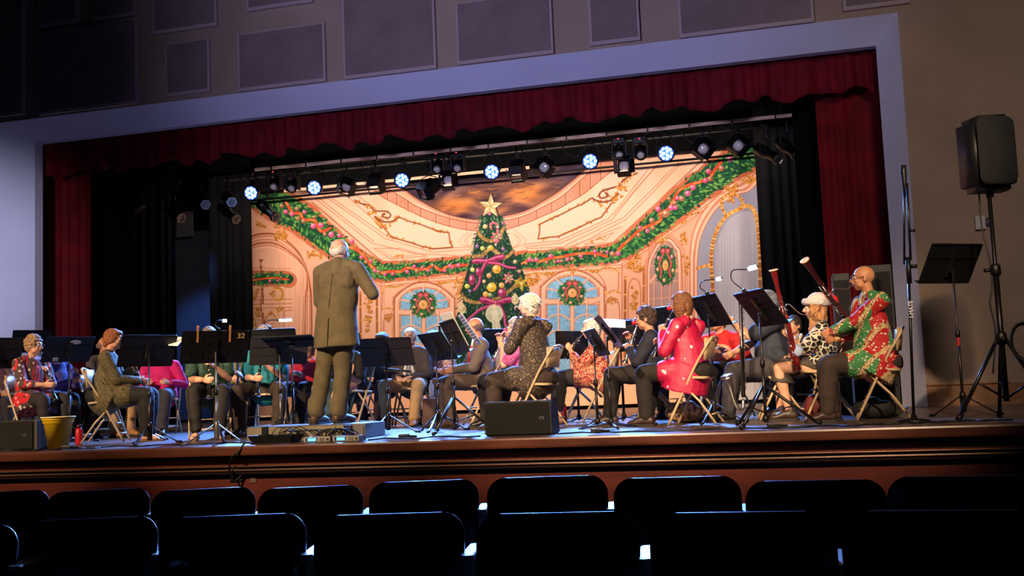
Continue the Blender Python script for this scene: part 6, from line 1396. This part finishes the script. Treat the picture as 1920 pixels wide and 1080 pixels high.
# front players
A = seated_clar('person with curly blond hair and glasses in a red striped dress playing a clarinet', 'beige folding chair under the woman in the red striped dress', 'black clarinet held by the woman in the red striped dress',
    (64, 648), 10.75, -106, hyaw=22, sk=SK1, hair=('curly', (176, 140, 104)), top=c_stripe, coat=.14, bot=c_char, shoe=s_blk, glasses=True, fat=1.12, legcut=.2, knees=(.11, .09), sleeve=.8)
B = seated_clar('person with short red-brown hair in an olive and black patterned blouse playing a clarinet', 'beige folding chair under the woman in the olive patterned blouse', 'black clarinet held by the woman in the olive patterned blouse',
    (213, 636), 10.15, -64, hyaw=-8, sk=SK2, hair=('short', (150, 86, 46)), top=c_olive, coat=.05, bot=c_blkv, shoe='sandal', fat=1.3, knees=(.12, .12), sleeve=1.0)
C3 = seated_clar('person in a dark green lace top playing a clarinet behind the stand marked 32', 'beige folding chair under the player in the dark green lace top', 'clarinet held upright below the stand marked 32',
    (392, 632), 10.4, -150, sk=SK1, hair=('short', (110, 100, 96)), top=c_dkgreen, bot=c_blk, shoe='sandal', sleeve=.45, fat=1.12, legcut=.12, feet={1: (.14, .40), -1: (-.09, .46)})
D_ = seated_clar('person in an olive green knitted top between the stand marked 32 and the ribbed stand', 'beige folding chair under the player in the olive green top', 'dark clarinet held by the player in the olive green top',
    (445, 655), 11.2, -150, sk=SK2, hair=('bob', (90, 74, 66)), top=c_ogr, bot=c_blk, shoe=s_blk, sleeve=1, fat=1.05)
E5 = seated_clar('person in a teal sleeveless top playing a clarinet behind the ribbed stand', 'beige folding chair under the player in the teal top', 'clarinet with bright keys held by the player in the teal top',
    (496, 631), 10.9, -165, sk=SK1, hair=('wavy', (150, 140, 134)), top=c_teal, bot=c_brn, shoe=s_blk, sleeve=.3, fat=1.1, feet={1: (.2, .42), -1: (-.2, .42)}, knees=(.2, .2), bracelet=True)
seated_clar('person in a bright red long-sleeved top sitting left of the conductor', 'beige folding chair hidden behind the conductor on the left', None, (575, 655), 11.6, 175, sk=SK2, hair=('short', (96, 70, 52)), top=c_red, bot=c_blk, shoe=s_blk, fat=1.1)
seated_clar('person in a black top and long dark green skirt behind the conductor legs', 'beige folding chair under the player in the green skirt', 'dark clarinet held by the player in the green skirt', (648, 640), 11.3, 165, sk=SK1, hair=('bob', (76, 56, 44)), top=c_blkv, bot=c_grnsk, legs='skirt', skirtend=.08, shoe=s_blk, sleeve=.45, fat=1.2)
seated_clar('black-haired person, only the top of the head showing right of the conductor', 'beige folding chair behind the stand right of the conductor', 'clarinet pointing down behind the stand right of the conductor', (716, 640), 12.6, 175, sk=SK2, hair=('short', (34, 26, 30)), top=c_dblaz, bot=pm('plum_trousers', (58, 34, 40), .8), shoe=s_blk)
K8 = person('white-haired person in a dark blazer and khaki trousers with a clarinet in the lap', (768, 631), 12.5, 180, sk=SK1, hair=('thin', (206, 202, 206)), top=c_dblaz, bot=c_khaki, shoe=s_tan, collar=c_wshirt, tie=pm('blue_tie', (40, 44, 80), .6, noise=(60, .6, (170, 170, 190))), topm='blazer',
    hands={1: (.10, .26, .60), -1: (-.09, .28, .60)}, knees=(.19, .19), feet={1: (.19, .44), -1: (-.17, .47)}, fat=1.1, sock=pm('brown_sock', (74, 50, 36), .8), clabel='beige folding chair under the man in khaki trousers', palm={1: (-.3, .3, -1), -1: (.3, .3, -1)}, hpit=-12)
bm = bmesh.new(); limb(bm, [V3(0, .112, K8[1].translation.z-.27), V3(0, .128, K8[1].translation.z-.4), V3(0, .128, .66)], [(.03, .02), (.07, .02), (.085, .02)], 10, side=(1, 0, 0)); obj('shirt_front', bm, c_wshirt, K8[0], True)
q = K8[0].location; o = thing('clarinet', 'black clarinet lying across the lap of the man in khaki trousers', 'clarinet', (q.x+.10, q.y-.30, .66)); R = frame_mat((0, 0, 0), (-.8, -.12, .12)); obj('tube', LT([(.008, 0), (.0135, .04), (.0145, .36), (.03, .46), (.036, .5), (0, .48)], 12, R), m_ebony, o, True); bm = bmesh.new()
for i in range(9): ball(bm, R @ Vector((.012, -.012, .06+.035*i)), .007, 6)
obj('keys', bm, m_key, o, True)
person('person with grey-brown hair in a pale floral blouse behind the dark slotted stand', (812, 636), 12.9, 178, sk=SK2, hair=('bob', (104, 86, 72)), top=c_flor2, bot=c_brn, shoe=s_blk, hands={1: (.14, .26, .66), -1: (-.14, .26, .66)}, clabel='beige folding chair behind the slotted stand in the middle', fat=1.05)
M11 = person('person with glasses in a grey suit and red tie, turned to the left', (890, 614), 11.6, 118, sk=SK3, hair=('fringe', (92, 78, 70)), top=c_gsuit, bot=P_('grey_brown_trousers', (84, 68, 60)), shoe=s_brn, collar=c_wshirt, tie=pm('red_tie', (190, 20, 50), .5), topm='suit_jacket', glasses=True,
    hands={1: (.12, .36, .64), -1: (-.10, .34, .64)}, fat=1.12, clabel='beige folding chair under the man in the grey suit', feet={1: (.1, .48), -1: (-.12, .40)}, hpit=-6)
Pk = person('person with grey hair, glasses and a red foam nose in a pink lace top', (968, 615), 11.35, 98, sk=SK1, hair=('wavy', (176, 168, 166)), top=c_pinklace, bot=c_blk, shoe=s_blk, nose=True, glasses=True, sleeve=.4, hands={1: (.04, .26, .93), -1: (-.05, .22, .85)}, elb={1: (.5, .3, -1), -1: (-.5, .3, -1)}, clabel='beige folding chair under the woman in pink lace', fat=1.1)
clarinet('silvery wind instrument held up by the woman in pink lace', Pk[0], Pk[1], (.0, .34, .72), m_key, 1, True, 'wind instruments of the front row')
Wh = person('person with short white hair in a brown speckled top, seated facing left', (990, 572), 10.45, 80, twist=-18, cface=86, sk=SK1, hair=('pixie', (226, 216, 196)), top=c_brown, bot=c_brn, shoe=s_dbr, sleeve=.85, hands={1: (.03, .28, .93), -1: (-.02, .22, .97)}, elb={1: (.6, .2, -1), -1: (-.6, .2, -1)}, hpit=-4, nose=False,
    clabel='beige folding chair in profile under the white-haired woman in the speckled top', fat=1.22, feet={1: (.1, .48), -1: (-.1, .42)}, coat=.02, wr=.009)
bm = bmesh.new(); ball(bm, Wh[1] @ Vector((0, .122, -.022)), .022, 14); obj('dark_nose', bm, pm('dark_foam_nose', (30, 14, 20), .6), Wh[0], True)
clarinet('dark wind instrument at the lips of the white-haired woman', Wh[0], Wh[1], (.0, .30, .80), m_ebony, 1, True, 'wind instruments of the front row')
bm = bmesh.new(); 
for a in range(20): ball(bm, Wh[1] @ Vector((.062*math.cos(a*PI/10), -.02+.062*math.sin(a*PI/10), -.125+.008*math.sin(a*PI/10))), .006, 6)
obj('bead_necklace', bm, m_lens2, Wh[0], True)
Fl = person('person in a red floral blouse and dark leggings behind two edge-on music stands', (1108, 617), 11.5, 100, sk=SK1, hair=('short', (206, 198, 192)), top=c_floral, bot=c_char, shoe='sandal', sleeve=.85, hands={1: (.10, .30, .72), -1: (-.05, .30, .80)}, coat=.05, clabel='beige folding chair under the woman in the red floral blouse', fat=1.2, legcut=.17, feet={1: (.07, .52), -1: (-.08, .46)})
clarinet('slender dark instrument held by the woman in the red floral blouse', Fl[0], Fl[1], (.0, .36, .72), m_ebony, 1, True, 'wind instruments of the front row')
Cu = person('person with curly dark hair, glasses and a red foam nose in a navy top', (1210, 598), 10.95, 92, sk=SK2, hair=('curly', (72, 52, 46)), top=c_navy, bot=c_blk, shoe=s_dbr, nose=True, glasses=True, hands={1: (.05, .25, .86), -1: (-.05, .24, .76)}, elb={1: (.6, .1, -1), -1: (-.6, .1, -1)}, clabel='beige folding chair under the curly-haired woman', fat=1.2, feet={1: (.08, .50), -1: (-.1, .46)}, hpit=-6)
clarinet('silvery oboe held upright by the curly-haired woman', Cu[0], Cu[1], (.0, .30, .62), m_key, 1, True, 'wind instruments of the front row')
Mg = person('person with a brown bob and glasses in a bright pink sequined coat with white dots', (1277, 570), 10.2, 78, twist=-16, cface=84, sk=SK2, hair=('bob', (120, 76, 48)), top=c_magenta, bot=c_blk, shoe=s_dbr, nose=True, glasses=True, hands={1: (.05, .27, .78), -1: (-.05, .25, .88)}, elb={1: (.6, -.1, -1), -1: (-.6, -.1, -1)}, coat=.2, topm='sequined_coat', collar=P_('cream_collar', (214, 196, 166)),
    clabel='beige folding chair in profile under the pink sequined coat', fat=1.2, feet={1: (.1, .50), -1: (-.1, .44)}, hpit=-5, wr=.004)
clarinet('dark clarinet hidden mostly by the arm of the pink sequined coat', Mg[0], Mg[1], (.0, .36, .66), m_ebony, 1, False, None)
person('person with thin grey hair behind the curly-haired woman and the pink sequined coat', (1240, 604), 12.6, 165, sk=SK1, hair=('thin', (170, 164, 166)), top=c_dblaz, bot=c_blk, shoe=s_blk, clabel='beige folding chair deep behind the pink sequined coat')
person('person in a scarlet cardigan with the head hidden behind the navy stand', (1345, 600), 11.5, 150, sk=SK2, hair=('short', (90, 66, 50)), top=c_redx, bot=c_blkv, shoe=s_blk, sleeve=.8, hands={1: (.16, .22, .68), -1: (-.2, .2, .68)}, clabel='beige folding chair under the scarlet cardigan', fat=1.25)
Bc = person('person in a dark blue shirt playing a bass clarinet behind the large tilted stand', (1436, 566), 10.7, 95, sk=SK2, hair=('crop', (120, 126, 140)), top=c_dblue, bot=c_jean, shoe=s_blk, sleeve=.45, hands={1: (.02, .42, .66), -1: (-.03, .40, .96)}, clabel='beige folding chair under the bass clarinet player', fat=1.3, feet={1: (.12, .62), -1: (-.14, .50)}, knees=(.16, .16), belly=.05)
person('dark-haired person in black, half hidden behind the red-brown bassoon', (1487, 610), 12.3, 150, sk=SK2, hair=('crop', (44, 34, 32)), top=c_blkv, bot=c_blk, shoe=s_blk, clabel='beige folding chair far back beside the red-brown bassoon')
Bl = person('person with long curly hair and a fur-trimmed hat playing a red-brown bassoon', (1528, 578), 10.55, 86, sk=SK1, hair=('long', (176, 126, 84)), top=c_scale, bot=P_('grey_skirt', (70, 62, 58)), legs='skirt', skirtend=.36, shoe=s_dbr, sleeve=.45, hands={1: (.02, .30, .58), -1: (-.02, .32, .80)}, clabel='beige folding chair under the woman in the fur-trimmed hat', feet={1: (.07, .46), -1: (-.09, .36)}, fat=1.05, voxel=.0085, bracelet=True)
Bn = person('bald person with glasses in a red and green festive jacket playing a bassoon', (1618, 522), 10.0, 94, twist=22, cface=88, sk=SK3, hair=None, top=c_fest, bot=c_brn, shoe=s_dbr, glasses=True, hands={1: (.06, .34, .74), -1: (.02, .36, .80)}, coat=.10, topm='festive_jacket', collar=pm('festive_collar', (60, 120, 80), .7, noise=(40, .5, (230, 220, 200))),
    clabel='beige folding chair under the bald bassoonist', fat=1.25, belly=.03, feet={1: (.1, .40), -1: (-.11, .46)}, voxel=.0085, wr=.007, sock=pm('black_sock', (24, 22, 24), .8))
bm = bmesh.new(); limb(bm, [Bn[1] @ Vector((-.026, .086, -.044)), Bn[1] @ Vector((0, .096, -.041)), Bn[1] @ Vector((.026, .086, -.044))], [.005, .007, .005], 8); obj('moustache', bm, pm('white_hair', (210, 202, 194), .8), Bn[0], True)
# hat
HM = Bl[1]; bm = bmesh.new(); n = 26
for a in range(n): ball(bm, HM @ Vector((.090*math.cos(a*2*PI/n), -.012+.104*math.sin(a*2*PI/n), .055+.012*math.sin(a*2*PI/n))), (.030, .030, .034), 10)
ball(bm, HM @ Vector((0, -.03, .085)), (.086, .098, .066), 16); hat = thing('festive_hat', 'white fur-trimmed hat with a red tip on the woman playing the left bassoon', 'hat'); hat.matrix_basis = Bl[0].matrix_basis.copy()
hat.location = Bl[0].location; hat.rotation_euler = Bl[0].rotation_euler
fuse('fur_brim', bm, pm('white_fur', (226, 220, 216), .95, bump=(120, .8)), hat, .008, 1, 0, 20, 1, .003)
bm = bmesh.new(); limb(bm, [HM @ Vector((0, -.09, .10)), HM @ Vector((.0, -.13, .11)), HM @ Vector((.02, -.18, .08)), HM @ Vector((.04, -.21, .02))], [.05, .045, .034, .02], 16); obj('red_crown', bm, pm('red_felt', (206, 20, 40), .9), hat, True)
# bassoons
def bassoon(label, top, bot, Yt, Yb, person_t, m_maple=m_maple):
    a = W(*bot, Yb); b = W(*top, Yt); d = (b-a).normalized(); L = (b-a).length; R = frame_mat((0, 0, 0), d)
    o = thing('bassoon', label, 'bassoon', tuple(a), 0, None)
    obj('bell_joint', LT([(.021, L*.62), (.023, L*.63), (.020, L*.7), (.020, L*.86), (.027, L*.93), (.031, L*.985), (.030, L*.99)], 18, R), m_maple, o, True)
    obj('bell_ring', LT([(.031, L*.982), (.043, L*.985), (.043, L*.999), (.022, L), (.018, L*.97), (0, L*.965)], 18, R), m_ivory, o, True)
    obj('long_joint', LT([(.017, L*.18), (.019, L*.2), (.019, L*.6), (.023, L*.61), (.023, L*.63), (.018, L*.635)], 16, R), m_maple, o, True)
    obj('wing_joint', LT([(.012, L*.2), (.019, L*.22), (.019, L*.52), (.012, L*.54)], 14, R @ Matrix.Translation((.034, 0, 0))), m_maple, o, True)
    bm = bmesh.new(); prism(bm, rrect(.088, .05, .024, 5), -.02, L*.22, R @ Matrix.Translation((.016, 0, 0))); obj('boot_joint', bm, m_maple, o, True)
    bm = bmesh.new()
    for z in (.22, .61): lathe(bm, [(.024, L*z), (.0255, L*z+.006), (.024, L*z+.014)], 14, R)
    for i in range(16): ball(bm, R @ Vector((.0 if i % 2 else .03, -.026 if i % 3 else .026, L*(.04+.045*i))), (.010, .010, .007), 8)
    for s_ in (-1, 1): tube(bm, [R @ Vector((.012, s_*.027, L*.06)), R @ Vector((.012, s_*.027, L*.5))], .003, 6); tube(bm, [R @ Vector((-.02*s_, -.016, L*.3)), R @ Vector((-.02*s_, -.016, L*.72))], .0025, 6)
    obj('keys', bm, m_key, o, True)
    # crook to the lips
    T, HM_ = person_t; m = T.matrix_basis @ (HM_ @ Vector((0, .095, -.058))); p0 = R @ Vector((.034, 0, L*.54)); m = m-a
    P = spline([p0, p0+d*.06, p0+d*.10+(m-p0)*.25, m+(p0+d*.1-m)*.3+Vector((0, 0, -.012)), m], 7); obj('crook', TB(P, [.0055]*(len(P)-3)+[.004, .006, .004], 8), m_key, o, True)
    return o
for T in (Bl, Bn): T[0].matrix_basis
hb = world_of(Bn[0], Bn[4][1][1]); 
bassoon('dark red bassoon with a pale ring held diagonally by the bald man', (1508, 487), (1622, 655), 9.75, 10.22, (Bn[0], Bn[1]), pm('dark_maple', (58, 14, 22), .22, coat=.5, noise=(8, .25)))
bassoon('red-brown bassoon held nearly upright by the woman in the fur-trimmed hat', (1450, 505), (1492, 690), 10.2, 10.35, (Bl[0], Bl[1]))
bm = bmesh.new(); ball(bm, (0, 0, 0), (.055, .03, .06), 12); o = obj('hand_guard_cloth', bm, pm('pale_blue_cloth', (150, 170, 205), .8), smooth=True); o.location = W(1495, 657, 10.3); tag(o, 'pale blue cloth tucked at the lower end of the red-brown bassoon', 'cloth')
# bass clarinet
a = W(1388, 560, 10.1); b = W(1394, 755, 10.15); d = (b-a).normalized(); L = (b-a).length; R = frame_mat((0, 0, 0), d); o = thing('bass_clarinet', 'tall black bass clarinet with silver keys and an upturned silver bell', 'bass clarinet', tuple(a))
obj('tube', LT([(.014, 0), (.018, .02), (.018, L*.45), (.023, L*.46), (.02, L*.49), (.02, L*.93), (.014, L*.95)], 16, R), m_ebony, o, True)
e0 = b-a; bp = spline([e0+Vector((0, 0, .03)), e0+Vector((-.01, -.02, -.05)), e0+Vector((-.05, -.04, -.05)), e0+Vector((-.085, -.06, .04)), e0+Vector((-.11, -.08, .16)), e0+Vector((-.13, -.11, .25))], 5)
bm = bmesh.new(); tube(bm, bp, [.016]*12+[.018]*4+list(np.linspace(.02, .034, len(bp)-20))+[.040, .048, .058, .066], 18); obj('bell', bm, m_key, o, True)
bm = bmesh.new(); m = world_of(Bc[0], Bc[1] @ Vector((0, .095, -.058)))-a; tube(bm, spline([(0, 0, 0), (.02, .02, .05), tuple(m*.5+Vector((0, 0, .05))), tuple(m)], 6), .009, 8); obj('neck', bm, m_key, o, True)
bm = bmesh.new()
for i in range(15): ball(bm, R @ Vector((-.02, -.012 if i % 2 else .012, L*(.08+.056*i))), (.012, .012, .008), 8)
for s_ in (-1, 1): tube(bm, [R @ Vector((s_*.02, -.014, L*.06)), R @ Vector((s_*.022, -.014, L*.88))], .003, 6)
obj('keys', bm, m_key, o, True)
# more players deep on the left
person('person in a bright magenta top and grey trousers between the first two clarinet players', (300, 655), 12.1, -160, sk=SK1, hair=('bob', (80, 60, 52)), top=c_mag, bot=P_('dark_grey_trousers', (62, 58, 62)), shoe=s_blk, clabel='beige folding chair under the magenta top', fat=1.1, hands={1: (.15, .2, .66), -1: (-.15, .2, .66)})
person('person with a bald head just behind the woman in the olive patterned blouse', (197, 648), 11.9, -110, sk=SK3, hair=('fringe', (120, 100, 90)), top=c_dblaz, bot=c_khaki, shoe=s_tan, clabel='beige folding chair behind the woman in the olive blouse')
person('person in a purple and blue blouse seated just beyond the woman in the striped dress', (112, 655), 11.5, -95, sk=SK1, hair=('bob', (100, 80, 70)), top=m_skyb, bot=c_blk, shoe=s_blk, clabel='beige folding chair beyond the striped dress', hands={1: (.05, .30, .72), -1: (-.05, .28, .82)})
person('person in a pale pink top cut off by the left edge of the photo', (-8, 655), 11.6, -100, sk=SK1, hair=('short', (120, 100, 90)), top=P_('pale_pink_top', (206, 160, 160)), bot=c_jean, shoe=s_blk, clabel='beige folding chair at the left edge of the photo')
chair(W(1082, 700, 12.0).x, 12.2, math.radians(100), 'empty-looking beige folding chair behind the white-haired woman')

# ---------------------------------------------------------------- the conductor
def conductor():
    z0 = .138; Y = 9.62; Hw = W(634, 470, Y); root = Vector((Hw.x-.0, Y, z0)); t = thing('person', 'standing person in an olive suit conducting on the podium, back turned', 'person', tuple(root), math.radians(-4))
    hz = Hw.z-z0; sz = hz-.185
    fL, fR = W(590, 775, Y)-root, W(628, 775, Y)-root
    hip = .92; H = V3(.0, .04, hz); NB = V3(0, .0, sz+.05)
    bm = bmesh.new(); ax = {}
    limb(bm, [V3(-.03, 0, hip), V3(-.03, .01, hip+.2), V3(-.01, 0, sz-.12), V3(0, 0, sz-.03)], [(.16, .11), (.15, .11), (.17, .11), (.13, .08)], 16, side=(1, 0, 0))
    limb(bm, [NB-V3(0, 0, .05), NB+V3(0, .01, .05), H+V3(0, -.015, -.05)], [.065, .056, .056], 12)
    HM = Matrix.Translation(H) @ head_rot(math.radians(-22), math.radians(-10)); b3 = HM.to_3x3(); HP = lambda x, y, z: HM @ Vector((x, y, z))
    ball(bm, HP(0, -.012, .025), (.078, .098, .09), 24, b3); ball(bm, HP(0, .022, -.030), (.064, .07, .082), 20, b3)
    for s in (-1, 1): ball(bm, HP(s*.080, -.008, -.012), (.012, .022, .036), 12, b3)
    limb(bm, [HP(0, .088, .018), HP(0, .110, -.022)], [.009, .015], 10)
    sh = {-1: V3(-.205, 0, sz-.015), 1: V3(.205, 0, sz-.01)}
    hR = W(704, 548, Y+.28)-root; hL = V3(-.16, .24, hip+.12)
    eR, wR = ik(sh[1], tuple(hR-V3(.05, .02, -.01)), .29, .25, (.7, -.6, -.7)); eL, wL = ik(sh[-1], tuple(hL), .30, .25, (-.8, -.5, -.4)); arm = {1: (eR, wR), -1: (eL, wL)}
    for s in (-1, 1):
        e, w = arm[s]; limb(bm, [sh[s], (sh[s]+e)/2, e], [.05, .045, .038], 12); limb(bm, [e, e+(w-e)*.4, w], [.038, .038, .027], 12); hand(bm, w, e, None, s, .8, nrm=(-.3*s, .3, -1))
    legs = {}
    for s, f in ((-1, fL), (1, fR)):
        a_ = V3(f.x, .02+(.05 if s > 0 else 0), .085); h_ = V3(-.03+s*.09, 0, hip); k_ = (h_+a_)/2+V3(0, .02, .02); legs[s] = (h_, k_, a_)
        limb(bm, [h_, k_, a_], [.085, .055, .036], 12); limb(bm, [a_+V3(0, -.04, -.04), a_+V3(s*.02, .12, -.06)], [.036, .03], 10)
    fuse('body', bm, skin((224, 176, 146)), t, .0075, 2)
    bm = bmesh.new(); ball(bm, HP(0, -.055, -.018), (.074, .05, .055), 16, b3)
    for s in (-1, 1): ball(bm, HP(s*.068, -.03, .0), (.022, .056, .045), 14, b3)
    fuse('hair', bm, pm('white_thin_hair', (226, 214, 200), .7, noise=(50, .2)), t, .006, 1, 0, 20, 2, .002)
    for s in (-1, 1): bm = bmesh.new(); ball(bm, HP(s*.031, .0775, .009), .0115, 10, b3); obj('eye', bm, m_eye, t, True)
    bm = bmesh.new(); limb(bm, [NB+V3(0, -.004, .012), NB+V3(0, .004, .045)], [.072, .066], 16, caps=False); obj('shirt_collar', bm, c_wshirt, t, True)
    # jacket
    bm = bmesh.new(); zb = .74
    limb(bm, [V3(-.035, -.01, zb), V3(-.04, -.01, zb+.15), V3(-.035, 0, hip+.18), V3(-.02, 0, sz-.30), V3(-.005, 0, sz-.13), V3(0, 0, sz-.035)], [(.238, .17), (.228, .16), (.208, .15), (.21, .145), (.212, .13), (.155, .09)], 22, side=(1, 0, 0), caps=False)
    for s in (-1, 1):
        limb(bm, [V3(s*.05, 0, sz+.045), V3(s*.12, 0, sz+.03), sh[s]], [.055, .062, .070], 12); e, w = arm[s]
        limb(bm, [sh[s], (sh[s]+e)/2, e], [.075, .070, .064], 14); limb(bm, [e, e+(w-e)*.5, e+(w-e)*.93], [.064, .058, .050], 14)
    limb(bm, [NB+V3(0, -.025, -.10), NB+V3(0, -.015, -.04), NB+V3(0, -.008, .015)], [.10, .088, .072], 14, caps=True); limb(bm, [V3(-.12, -.02, sz-.05), V3(.12, -.02, sz-.05)], [.085, .085], 14); limb(bm, [V3(-.1, -.02, sz-.14), V3(.1, -.02, sz-.14)], [.115, .115], 14)
    jk = fuse('suit_jacket', bm, c_suit, t, .009, 2, .0045, 13, 5)
    obj('vent_seam', TB([V3(-.045, -.185, zb+.01), V3(-.04, -.178, zb+.18), V3(-.036, -.166, hip+.10)], .0035, 6), pm('seam', (74, 66, 48), .9), jk, True); obj('centre_seam', TB([V3(-.036, -.158, hip+.2), V3(-.015, -.150, sz-.2), V3(0, -.13, sz-.05)], .002, 6), pm('seam', (74, 66, 48), .9), jk, True)
    for s in (-1, 1): obj('shirt_cuff', TB([arm[s][0]+(arm[s][1]-arm[s][0])*.90, arm[s][0]+(arm[s][1]-arm[s][0])*.985], .036, 14), c_wshirt, t, True)
    bm = bmesh.new(); limb(bm, [V3(-.03, 0, hip+.05), V3(-.03, 0, hip-.06)], [(.17, .12), (.175, .125)], 16, side=(1, 0, 0))
    for s in (-1, 1):
        h_, k_, a_ = legs[s]; limb(bm, [h_, (h_+k_)/2, k_, (k_+a_)/2, a_+V3(0, -.005, .05)], [.112, .098, .086, .082, .080], 16); limb(bm, [a_+V3(0, .0, .12), a_+V3(0, .012, .045)], [.088, .090], 14)
    fuse('trousers', bm, c_suit, t, .009, 2, .010, 17, 9)
    for s in (-1, 1):
        a_ = legs[s][2]; bm = bmesh.new(); d = V3(s*.03+.04, .17, 0)
        limb(bm, [a_+V3(0, -.055, -.035), a_+d*.35+V3(0, 0, -.028), a_+d*.9+V3(0, 0, -.047)], [(.046, .045), (.052, .046), (.050, .034)], 14, side=(1, 0, 0))
        for v in bm.verts: v.co.z = max(v.co.z, .004)
        o = fuse('shoe', bm, s_brn, t, .008, 2); bm = bmesh.new(); prism(bm, rrect(.106, .33, .05, 5), .0, .024, Matrix.Translation((a_.x+d.x*.4, a_.y+d.y*.35, 0))); obj('sole', bm, pm('shoe_sole', (30, 26, 24), .7), o)
    return t, wR, root
Cd = conductor()
